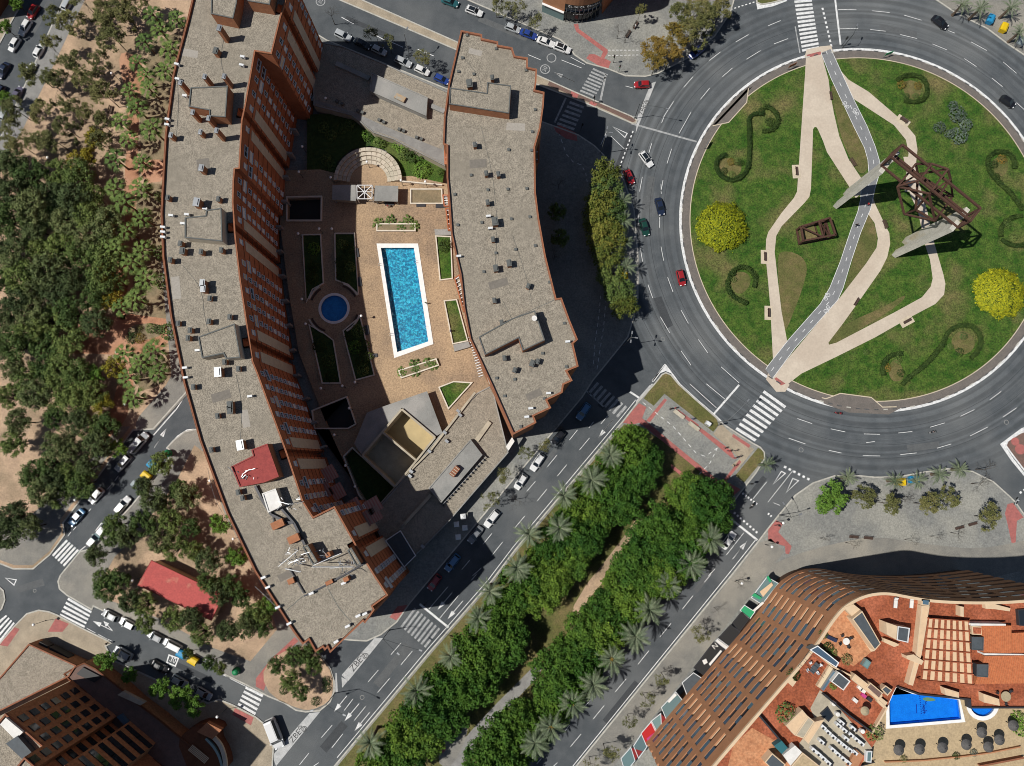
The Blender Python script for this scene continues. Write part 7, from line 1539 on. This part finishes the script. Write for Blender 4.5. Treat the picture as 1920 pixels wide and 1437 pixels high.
# traffic lights
def signal(px, py, ang, label):
    x, y = W(px, py, .13); t = thing('traffic_light', label, 'traffic light', (x, y, .13), math.radians(ang), 'traffic lights'); obj('post', MB().lathe([(.09, 0), (.06, .4), (.05, 3.3)], n=6), 'pole_dark', t, loc=(0, 0, 0)); b = obj('signal_box', MB().box((.18, 0, 2.9), (.28, .32, .95)), 'black_sheet', t, loc=(0, 0, 0))
    for k, m in enumerate(('lamp_red', 'leaf_gold', 'green_trim')): obj('lens', MB().tube((.32, 0, 3.2 - .3 * k), (.34, 0, 3.2 - .3 * k), .1, n=8), m, b, loc=(0, 0, 0))
for x, y, a, l in ((1150, 118, 200, 'traffic light on the corner by the red tactile paving'), (1160, 136, 240, 'traffic light at the top crossing beside the kerb railing'), (1089, 245, 20, 'traffic light at the shaded crossing of the ring'), (1113, 194, 160, 'traffic light on the brown median between the crossings'), (1345, 798, 90, 'traffic light beside the lower zebra crossing'), (1578, 86, 90, 'traffic light on the island at the top crossing'), (1452, 985, 40, 'traffic light on the plaza at the avenue mouth'), (800, 1130, 200, 'traffic light by the avenue zebra under the long block'), (1402, 908, 60, 'traffic light on the grass corner by the cycle crossing')): signal(x, y, a, l)
# ------------------------------------------------------------------ bins
def bin_(px, py, ang, col, label, dome=False):
    x, y = W(px, py, 1.0); t = thing('recycling_bin', label, 'bin', (x, y, .13 if dome else .02), math.radians(ang), 'recycling bins')
    if dome: obj('shell', MB().lathe([(.75, 0), (.85, .5), (.85, 1.0), (.65, 1.5), (.3, 1.75)], n=14), col, t, loc=(0, 0, 0)); obj('slot', MB().box((.8, 0, 1.2), (.12, .35, .25)), 'black_sheet', t, loc=(0, 0, 0))
    else:
        mb = MB(); mb.add([(-.95, -.65, .15), (.95, -.65, .15), (.95, .65, .15), (-.95, .65, .15), (-1.05, -.8, 1.35), (1.05, -.8, 1.35), (1.05, .8, 1.35), (-1.05, .8, 1.35)], [(0, 1, 5, 4), (1, 2, 6, 5), (2, 3, 7, 6), (3, 0, 4, 7), (3, 2, 1, 0)]); obj('container', mb, 'metal_grey' if 'grey' in label else col, t, loc=(0, 0, 0))
        obj('lid', MB().add([(-1.08, -.82, 1.35), (1.08, -.82, 1.35), (1.08, .82, 1.35), (-1.08, .82, 1.35), (-1.0, -.4, 1.62), (1.0, -.4, 1.62), (1.0, .5, 1.62), (-1.0, .5, 1.62)], [(4, 5, 6, 7), (0, 1, 5, 4), (1, 2, 6, 5), (2, 3, 7, 6), (3, 0, 4, 7)]), col, t, loc=(0, 0, 0))
mat('bin_blue', (.02, .22, .42), rough=.5); mat('bin_yellow', (.62, .42, .01), rough=.5); mat('bin_green', (.01, .20, .07), rough=.5); mat('bin_grey', (.22, .26, .27), rough=.5)
for (q,), a, c, l, d in ((T(3, 0, '1665,145'), 65, 'bin_blue', 'blue recycling bin at the top right corner', 0), (T(3, 0, '1765,208'), 65, 'bin_yellow', 'yellow recycling bin right of the blue one at top right', 0), (T(3, 0, '1885,315'), 65, 'bin_grey', 'grey rubbish bin at the right edge of the top pavement', 0), (T(0, 2, '1095,688'), -38, 'bin_yellow', 'yellow recycling bin on the left side street', 0), (T(0, 2, '1140,608'), -38, 'bin_blue', 'blue recycling bin half under a tree on the left side street', 0), (T(0, 2, '1022,755'), -38, 'bin_grey', 'grey bin below the yellow one on the left side street', 0), (T(0, 2, '1255,520'), 0, 'bin_green', 'green domed bottle bank at the top of the left side street', 1),
   (T(0, 3, '1360,595'), -28, 'bin_blue', 'blue bin right of the small white van', 0), (T(0, 3, '1445,645'), -28, 'bin_yellow', 'yellow bin on the hall side of the lower street', 0), (T(0, 3, '1765,728'), 0, 'bin_green', 'green domed bottle bank on the corner of the lower street', 1), (T(3, 2, '990,735'), 0, 'bin_yellow', 'yellow recycling bin on the kerb of the lower plaza', 0), (T(3, 2, '1090,718'), 0, 'bin_blue', 'blue recycling bin on the kerb of the lower plaza', 0), (T(2, 1, '1000,630')[:1], 0, 'bin_yellow', 'yellow bin among the palms of the ring strip', 0)):
    if 'ring strip' in l: q = (1169, 517)
    bin_(q[0], q[1], a, c, l, d)
# ------------------------------------------------------------------ people and two-wheelers
mat('skin', (.42, .24, .16), rough=.6); mat('hair', (.03, .02, .015), rough=.8)
for k, c in {'navy': (.02, .025, .06), 'red': (.36, .02, .03), 'white': (.6, .6, .6), 'grey': (.12, .12, .13), 'blue': (.05, .12, .32), 'black': (.015, .015, .016), 'green': (.04, .14, .06)}.items(): mat('cloth_' + k, c, rough=.85)
def body_mesh(seed, stride=.25, arm=.2):
    """one continuous skinned figure, 1.72 m, walking along +x"""
    J = {'pelvis': (0, 0, .92), 'chest': (.02, 0, 1.30), 'neck': (.02, 0, 1.47), 'head': (.04, 0, 1.60), 'top': (.04, 0, 1.70),
         'hl': (0, .10, .88), 'kl': (stride * .6, .11, .50), 'al': (stride, .11, .09), 'tl': (stride + .16, .12, .04), 'hr': (0, -.10, .88), 'kr': (-stride * .2, -.11, .50), 'ar': (-stride, -.11, .10), 'tr': (-stride + .15, -.12, .04),
         'sl': (.02, .19, 1.38), 'el': (-arm * .5, .25, 1.12), 'wl': (arm * .2 - .05, .25, .88), 'fl': (arm * .3, .24, .76), 'sr': (.02, -.19, 1.38), 'er': (arm * .5, -.25, 1.12), 'wr': (arm + .1, -.24, .92), 'fr': (arm + .2, -.23, .82)}
    R = {'pelvis': .15, 'chest': .16, 'neck': .06, 'head': .105, 'top': .07, 'hl': .10, 'kl': .065, 'al': .045, 'tl': .04, 'hr': .10, 'kr': .065, 'ar': .045, 'tr': .04, 'sl': .07, 'el': .048, 'wl': .035, 'fl': .03, 'sr': .07, 'er': .048, 'wr': .035, 'fr': .03}
    E = 'pelvis-chest chest-neck neck-head head-top pelvis-hl hl-kl kl-al al-tl pelvis-hr hr-kr kr-ar ar-tr chest-sl sl-el el-wl wl-fl chest-sr sr-er er-wr wr-fr'.split()
    ks = list(J); me = bpy.data.meshes.new('body'); me.from_pydata([J[k] for k in ks], [tuple(ks.index(x) for x in e.split('-')) for e in E], [])
    o = bpy.data.objects.new('tmp', me); COL.objects.link(o); o.modifiers.new('s', 'SKIN'); sub_ = o.modifiers.new('d', 'SUBSURF'); sub_.levels = 1; sub_.render_levels = 1
    for i, k in enumerate(ks): me.skin_vertices[0].data[i].radius = (R[k], R[k]); me.skin_vertices[0].data[i].use_root = k == 'pelvis'
    dg = bpy.context.evaluated_depsgraph_get(); out = bpy.data.meshes.new_from_object(o.evaluated_get(dg)); bpy.data.objects.remove(o); out.name = 'body'; out.materials.clear()
    for m in ('skin', 'cloth_navy', 'cloth_grey', 'hair'): out.materials.append(M[m])
    for p in out.polygons:
        z = p.center.z; y = abs(p.center.y); p.use_smooth = True
        p.material_index = 0 if (z > 1.46 or (y > .2 and z < 1.05)) else 1 if z > .9 else 2
        if z > 1.64 or (z > 1.55 and p.center.x < .0): p.material_index = 3
        if z < .08: p.material_index = 3
    return out
PB = [body_mesh(1), body_mesh(2, .12, .1)]
def person(px, py, ang, top, legs, label, group, base=.14, k=0, s=1.0):
    x, y = W(px, py, base + .9); t = thing('person', label, 'person', (x, y, base), math.radians(ang), group); t.scale = (s, s, s); b = obj('body', PB[k], parent=t, loc=(0, 0, 0))
    for i, m in ((1, top), (2, legs)): b.material_slots[i].link = 'OBJECT'; b.material_slots[i].material = M['cloth_' + m]
PE = [((2, 2, 1185, 187), 40, 'black', 'navy', 'person in black standing at the upper corner of the red-striped plaza'), ((2, 2, 1222, 180), -60, 'red', 'black', 'person in red standing beside the pale bench slab on the plaza'), ((2, 2, 1355, 262), 120, 'blue', 'grey', 'person in blue near the lawn edge of the plaza'), ((2, 2, 1600, 480), 130, 'black', 'grey', 'person in black leading the group on the plaza'), ((2, 2, 1630, 502), 140, 'red', 'navy', 'person in red inside the group on the plaza'), ((2, 2, 1676, 500), 120, 'grey', 'black', 'person in grey at the right of the group on the plaza'), ((2, 2, 1705, 545), 130, 'navy', 'black', 'person in navy on the pale crossing apron'), ((2, 2, 1672, 556), 100, 'red', 'grey', 'person in dark red behind the group on the apron'), ((2, 2, 1670, 612), 90, 'black', 'black', 'lone person in black below the group, near the red stripe'),
      ((1, 1, 985, 105), 20, 'red', 'white', 'person in red beside the sunlit courtyard pavilion'), ((1, 1, 1455, 1040), 0, 'blue', 'blue', 'person in bright blue at the lower sunny bed by the pool'), ((1, 1, 1272, 832), 80, 'green', 'grey', 'person lying-side walker on the right rim of the long pool'), ((0, 3, 800, 520), 60, 'black', 'black', 'person in black on the kerb by the dappled silver car'), ((2, 0, 925, 195), 0, 'white', 'grey', 'person in white near the bare trees by the clinic')]
PE[11] = (PE[11][0], 80, 'green', 'grey', 'person in green on the right side of the long pool')
for i, (tq, a, u, l_, lab) in enumerate(PE): person(*z_(*tq), a, u, l_, lab, 'people', CZ if tq[:2] == (1, 1) else .14, i % 2)
def motorbike(px, py, ang, col, label, rider=None):
    x, y = W(px, py, .6); t = thing('motorbike', label, 'motorbike', (x, y, .01), math.radians(ang), 'motorbikes')
    for wx in (-.65, .65): obj('wheel', MB().tube((wx, -.06, .3), (wx, .06, .3), .3, n=12), 'tyre', t, loc=(0, 0, 0))
    obj('frame', MB().add([(-.9, -.12, .55), (-.5, -.2, .85), (.1, -.2, .8), (.35, -.24, 1.0), (.75, -.1, .7), (-.9, .12, .55), (-.5, .2, .85), (.1, .2, .8), (.35, .24, 1.0), (.75, .1, .7), (0, -.16, .35), (0, .16, .35)], [(0, 1, 6, 5), (1, 2, 7, 6), (2, 3, 8, 7), (3, 4, 9, 8), (0, 10, 2, 1), (2, 10, 4, 3), (5, 6, 7, 11), (7, 8, 9, 11), (0, 5, 11, 10), (10, 11, 9, 4)]), 'paint_' + col, t, loc=(0, 0, 0)); obj('seat', MB().box((-.35, 0, .88), (.75, .26, .1)), 'black_sheet', t, loc=(0, 0, 0)); obj('handlebar', MB().tube((.42, -.36, 1.05), (.42, .36, 1.05), .03), 'pole_dark', t, loc=(0, 0, 0))
    if rider:
        person(px - 1, py, ang, rider, 'black', 'rider in %s on the %s' % (rider, label.split(' on ')[0].split(' at ')[0].split(' of ')[0]), 'people', .42, 1, .95)
motorbike(*z_(3, 2, 530, 220), -12, 'red', 'red motorbike on the inner lane below the island', 'black'); motorbike(*z_(3, 2, 1235, 360), 15, 'black', 'black scooter on the lower ring road', 'grey'); motorbike(*z_(2, 2, 1800, 910), 50, 'black', 'dark motorbike waiting at the dotted line of the avenue mouth', 'white'); motorbike(*z_(3, 2, 1862, 878), 60, 'silver', 'grey scooter at the right end of the lower plaza')
person(*z_(3, 1, 665, 247), 60, 'black', 'black', 'person in black walking on the cycle path of the island', 'people', .17); person(*z_(3, 1, 750, 92), 20, 'red', 'grey', 'person in red on the cycle path under the sculpture', 'people', .17)
# ------------------------------------------------------------------ street furniture
for (q,), a, l in ((T(3, 2, '640,1147'), -5, 'dark bench on the lower plaza, left of the pair'), (T(3, 2, '748,1155'), -5, 'dark bench on the lower plaza, right of the pair'), (T(3, 2, '1432,1078'), 15, 'dark bench near the saplings at the right of the lower plaza'), (T(3, 2, '1530,1050'), 15, 'dark bench beside the half-bare tree at the right of the plaza'), (T(2, 0, '870,258'), 60, 'bench under the bare tree by the clinic'), (T(2, 0, '925,192'), 60, 'bench nearer the shade by the clinic'), (T(0, 0, '830,825'), 80, 'pale bench on the park path by the upper grove'), (T(0, 1, '915,512'), 85, 'pale bench on the park path among the fan palms')):
    o = copy_tree(bp); x, y = W(*q, .4); o.location = (x, y, .14); o.rotation_euler = (0, 0, math.radians(a)); tag(o, l, 'bench', 'pavement benches')
for (q,), l in ((T(2, 2, '1250,228'), 'pale concrete bench slab, upper of two on the striped plaza'), (T(2, 2, '1362,318'), 'pale concrete bench slab, lower of two on the striped plaza')):
    x, y = W(*q, .4); t = thing('concrete_bench', l, 'bench', (x, y, .14), math.radians(-38), 'concrete benches'); obj('seat', MB().box((0, 0, .42), (2.9, .9, .12)), 'stone_light', t, loc=(0, 0, 0)); 
    for s in (-1, 1): obj('support', MB().box((s, 0, .18), (.3, .7, .36)), 'concrete', t, loc=(0, 0, 0))
x, y = W(*T(2, 2, '1468,298')[0], .6); t = thing('utility_cabinet', 'white utility cabinet on the lawn strip of the striped plaza', 'cabinet', (x, y, .14), math.radians(-35)); obj('cabinet', MB().box((0, 0, .55), (1.1, .8, 1.1)), 'metal_white', t, loc=(0, 0, 0)); obj('plinth', MB().box((0, 0, .05), (1.4, 1.1, .14)), 'concrete', t, loc=(0, 0, 0)); obj('door', MB().box((0, -.41, .55), (.8, .02, .8)), 'metal_grey', t, loc=(0, 0, 0))
for i, (q, a, m) in enumerate((((1326, 270), 60, 'metal_grey'), ((1667, 101), 20, 'green_trim'), ((1486, 123), 25, 'coping'))):
    x, y = W(*q, 1.5); t = thing('road_sign', ['grey pair of sign boards on the left rim of the island', 'green sign board on the upper rim of the island', 'orange and white marker board near the top crossing'][i], 'sign', (x, y, .14), math.radians(a), 'island sign boards'); obj('board', MB().box((0, 0, 1.5), (2.0, .08, 1.1)), m, t, loc=(0, 0, 0))
    for s in (-.8, .8): obj('post', MB().box((s, .05, .75), (.08, .08, 1.5)), 'pole', t, loc=(0, 0, 0))
for i, s in enumerate(('1465,1195', '1385,1300')):
    x, y = W(*T(1, 3, s)[0], .2); t = thing('spring_rider', 'yellow spring rider on a red safety disc, %s of the two on the median' % ['upper', 'lower'][i], 'play equipment', (x, y, .15), group='spring riders'); obj('safety_disc', MB().lathe([(1.1, 0), (1.1, .02)], n=16), 'red_tile', t, loc=(0, 0, 0)); obj('spring', MB().lathe([(.1, 0), (.13, .2), (.1, .4)], n=8), 'metal_dark', t, loc=(0, 0, 0)); obj('seat', MB().box((0, 0, .55), (.8, .25, .3)).box((.3, 0, .8), (.2, .2, .4)), 'bin_yellow', t, loc=(0, 0, 0))
for i, s in enumerate(('1550,993', '1500,1052', '1563,1078', '1513,1147')):
    x, y = W(*T(1, 2, s)[0], 2.5); t = thing('square_parasol', 'pale square cafe parasol in the shade of the avenue, %s from the top' % ORD[i], 'parasol', (x, y, .14), .1, 'cafe parasols'); obj('canopy', MB().add([(-.6, -.6, 2.3), (.6, -.6, 2.3), (.6, .6, 2.3), (-.6, .6, 2.3), (0, 0, 2.6)], [(0, 1, 4), (1, 2, 4), (2, 3, 4), (3, 0, 4)]), 'metal_white', t, loc=(0, 0, 0)); obj('pole', MB().tube((0, 0, 0), (0, 0, 2.6), .04), 'pole', t, loc=(0, 0, 0)); obj('base', MB().box((0, 0, .06), (.6, .6, .12)), 'concrete', t, loc=(0, 0, 0))
for s, r in (('1850,432', .95), ('1888,490', 1.2)): x, y = W(*T(3, 2, s)[0], .15); obj('red_disc', MB().lathe([(r, .14), (r, .16)], (x, y, 0), 20), 'red_tile', bpy.data.objects['traffic_island'])
# ------------------------------------------------------------------ roof deck furniture
for i, s in enumerate('148,1273 365,1265 608,1248 858,1215 1020,1088 1205,1165 1090,1240 1352,1015'.split()):
    x, y = W(*k5(s)[0], ZD + 2.2); t = thing('straw_parasol', 'dark straw parasol on the roof deck, %s' % ['first from the left', 'second from the left', 'third from the left', 'fourth from the left', 'topmost of the right three', 'rightmost of the right three', 'lowest of the right three', 'beside the green hedge at the right edge'][i], 'parasol', (x, y, ZD), group='straw parasols')
    cn = obj('canopy', MB().lathe([(.95, 1.95), (.93, 2.05), (.5, 2.4), (.06, 2.7)], n=16), 'straw', t, loc=(0, 0, 0)); obj('pole', MB().tube((0, 0, 0), (0, 0, 2.5), .06), 'bark', t, loc=(0, 0, 0)); obj('finial', MB().lathe([(.1, 2.66), (.12, 2.75), (.03, 2.9)], n=8), 'straw', cn, loc=(0, 0, 0))
def lounger(px, ang, m, label, base=ZR + .03, k=k4, s=1.0):
    x, y = W(*k(px)[0], base + .4); t = thing('sun_lounger', label, 'lounger', (x, y, base), math.radians(ang), 'terrace loungers'); t.scale = (s, s, s); obj('frame', MB().box((0, 0, .22), (1.9, .68, .1)), 'metal_grey', t, loc=(0, 0, 0)); obj('cushion', MB().box((-.25, 0, .32), (1.35, .62, .1)), m, t, loc=(0, 0, 0)); obj('backrest', MB().add([(.45, -.31, .3), (.45, .31, .3), (.95, .31, .7), (.95, -.31, .7), (.5, -.31, .22), (.5, .31, .22), (1.0, .31, .62), (1.0, -.31, .62)], [(0, 1, 2, 3), (7, 6, 5, 4), (0, 3, 7, 4), (1, 5, 6, 2), (3, 2, 6, 7), (0, 4, 5, 1)]), m, t, loc=(0, 0, 0))
    for a in (-.8, .8): obj('leg', MB().box((a, 0, .1), (.06, .6, .2)), 'metal_grey', t, loc=(0, 0, 0))
lounger('720,98', -25, 'cloth_navy', 'dark cushioned lounger left of the white round table'); lounger('1085,1090', 0, 'white_wall', 'pale lounger', k=lambda s: T(3, 3, '958,215')); lounger('0,0', 85, 'white_wall', 'pale lounger', k=lambda s: T(3, 3, '1078,215'))
for o, l in zip([o for o in bpy.data.objects if o.name.startswith('sun_lounger')][1:], ('pale lounger near the parapet, left of two on the big tiled terrace', 'pale lounger near the parapet, right of two on the big tiled terrace')): o['label'] = l; o.rotation_euler = (0, 0, math.radians(82))
def table_set(px, label, rr, m, chairs, base=ZR + .03, long=0, cm='metal_dark'):
    x, y = W(*px, base + .7); t = thing('terrace_table', label, 'table', (x, y, base), math.radians(50 if long else 0), 'terrace tables'); obj('table_top', MB().box((0, 0, .74), (2.0, 1.0, .06)) if long else MB().lathe([(rr, .7), (rr, .76)], n=18), m, t, loc=(0, 0, 0)); obj('leg', MB().lathe([(.3, 0), (.06, .08), (.05, .7)], n=8), 'pole', t, loc=(0, 0, 0))
    for i in range(chairs):
        a = 2 * math.pi * (i + .3) / chairs; rx, ry = ((1.3, .95) if long else (rr + .45, rr + .45)); c = thing('terrace_chair', 'chair drawn up to the %s, %s going round' % (label.split(' on ')[0].split(' under ')[0], ORD[i]), 'chair', (x + rx * math.cos(a), y + ry * math.sin(a), base), a, 'terrace chairs'); obj('seat', MB().box((0, 0, .44), (.48, .48, .06)), cm, c, loc=(0, 0, 0)); obj('backrest', MB().box((.23, 0, .68), (.06, .46, .45)), cm, c, loc=(0, 0, 0))
        for lx in (-.2, .2):
            for ly in (-.2, .2): obj('leg', MB().box((lx, ly, .21), (.04, .04, .42)), cm, c, loc=(0, 0, 0))
table_set(k4('876,128')[0], 'white round table on the pale tiled terrace', .62, 'white_wall', 4); table_set(k4('545,408')[0], 'dark oblong table under the wire frame', .6, 'slate', 4, long=1, cm='metal_white'); table_set(T(3, 3, '1780,915')[0], 'round wooden table on the lower red terrace', .9, 'straw_pale', 3)
x, y = W(*k4('1078,862')[0], ZR + 2.2); t = thing('straw_parasol', 'pale round parasol on the long red terrace', 'parasol', (x, y, ZR), group='straw parasols'); obj('canopy', MB().lathe([(.8, 2.0), (.78, 2.06), (.4, 2.3), (.05, 2.45)], n=16), 'straw_pale', t, loc=(0, 0, 0)); obj('pole', MB().tube((0, 0, 0), (0, 0, 2.3), .05), 'pole', t, loc=(0, 0, 0))
for i, ((q,), r, lf, l) in enumerate(((k4('640,60'), 5, 'leaf_oak', 'potted shrub behind the parapet, upper of the terrace corner'), (k4('690,200'), 6, 'leaf_hedge', 'leafy plant beside the glass lean-to, upper one'), (k4('740,250'), 5, 'leaf_oak', 'leafy plant beside the glass lean-to, lower one'), (k4('890,320'), 6, 'leaf_olive', 'bushy plant below the white round table'), (k4('330,480'), 7, 'leaf_hedge', 'dark plant against the parapet of the long red terrace'), (k4('255,890'), 11, 'leaf_oak', 'green plant group at the left of the cream roofs'), (k4('1190,1090'), 9, 'leaf_oak', 'bushy plant at the foot of the rooftop pool'), (k4('745,600'), 4, 'leaf_lime', 'small bright plant beside the dark stair house'), (k5('1420,960'), 9, 'leaf_lime', 'bright hedge plant at the right edge of the deck'), (k5('1440,1040'), 9, 'leaf_lime', 'bright hedge plant below the other at the right edge'), (k5('200,1365'), 4, 'leaf_olive', 'yellowish pot plant on the deck wall'), (k5('750,1332'), 4, 'leaf_hedge', 'dark pot plant in the middle of the deck wall'), (k5('935,1300'), 4, 'leaf_grey', 'grey pot plant right of the dark one on the deck wall'), (k4('600,700'), 6, 'leaf_gold', 'reddish plant between the small terraces'))):
    shrub(q[0], q[1], r * 1.3, l, 'roof terrace plants', lf, base=ZR if i < 8 else ZD)
obj('deck_wall', MB().strip(WP(k5('0,1395 400,1380 800,1340 1100,1300 1420,1235'), ZD + .5), .2, ZD, ZD + .5), 'terra_front', BR); obj('deck_wall', MB().strip(WP(k5('1000,1437 1454,1350'), ZD + .9), .3, ZD, ZD + .9), 'coping', BR); obj('deck_rail', MB().strip(WP(T(3, 3, '800,1408 690,1437'), ZD + .9), .15, ZD, ZD + .9), 'metal_dark', BR)
for a, b in (('370,390', '480,240'), ('425,330', '640,510'), ('370,390', '590,540'), ('480,240', '690,390'), ('520,280', '440,360')):
    A, B = WP(k4(a + ' ' + b), ZR + 2.3); obj('awning_wire', MB().bar((*A, ZR + 2.3), (*B, ZR + 2.3), .05), 'metal_dark', BR)
for x_, y_ in P('1010,610 1040,640 1050,690 1110,730 960,740'): q, = k4('%f,%f' % (x_, y_)); obox('deck_box', BR, q, ZR + .02, (.9, .6), .5, 'white_wall' if x_ < 1045 else 'pink' if x_ < 1060 else 'metal_dark', math.radians(-40))
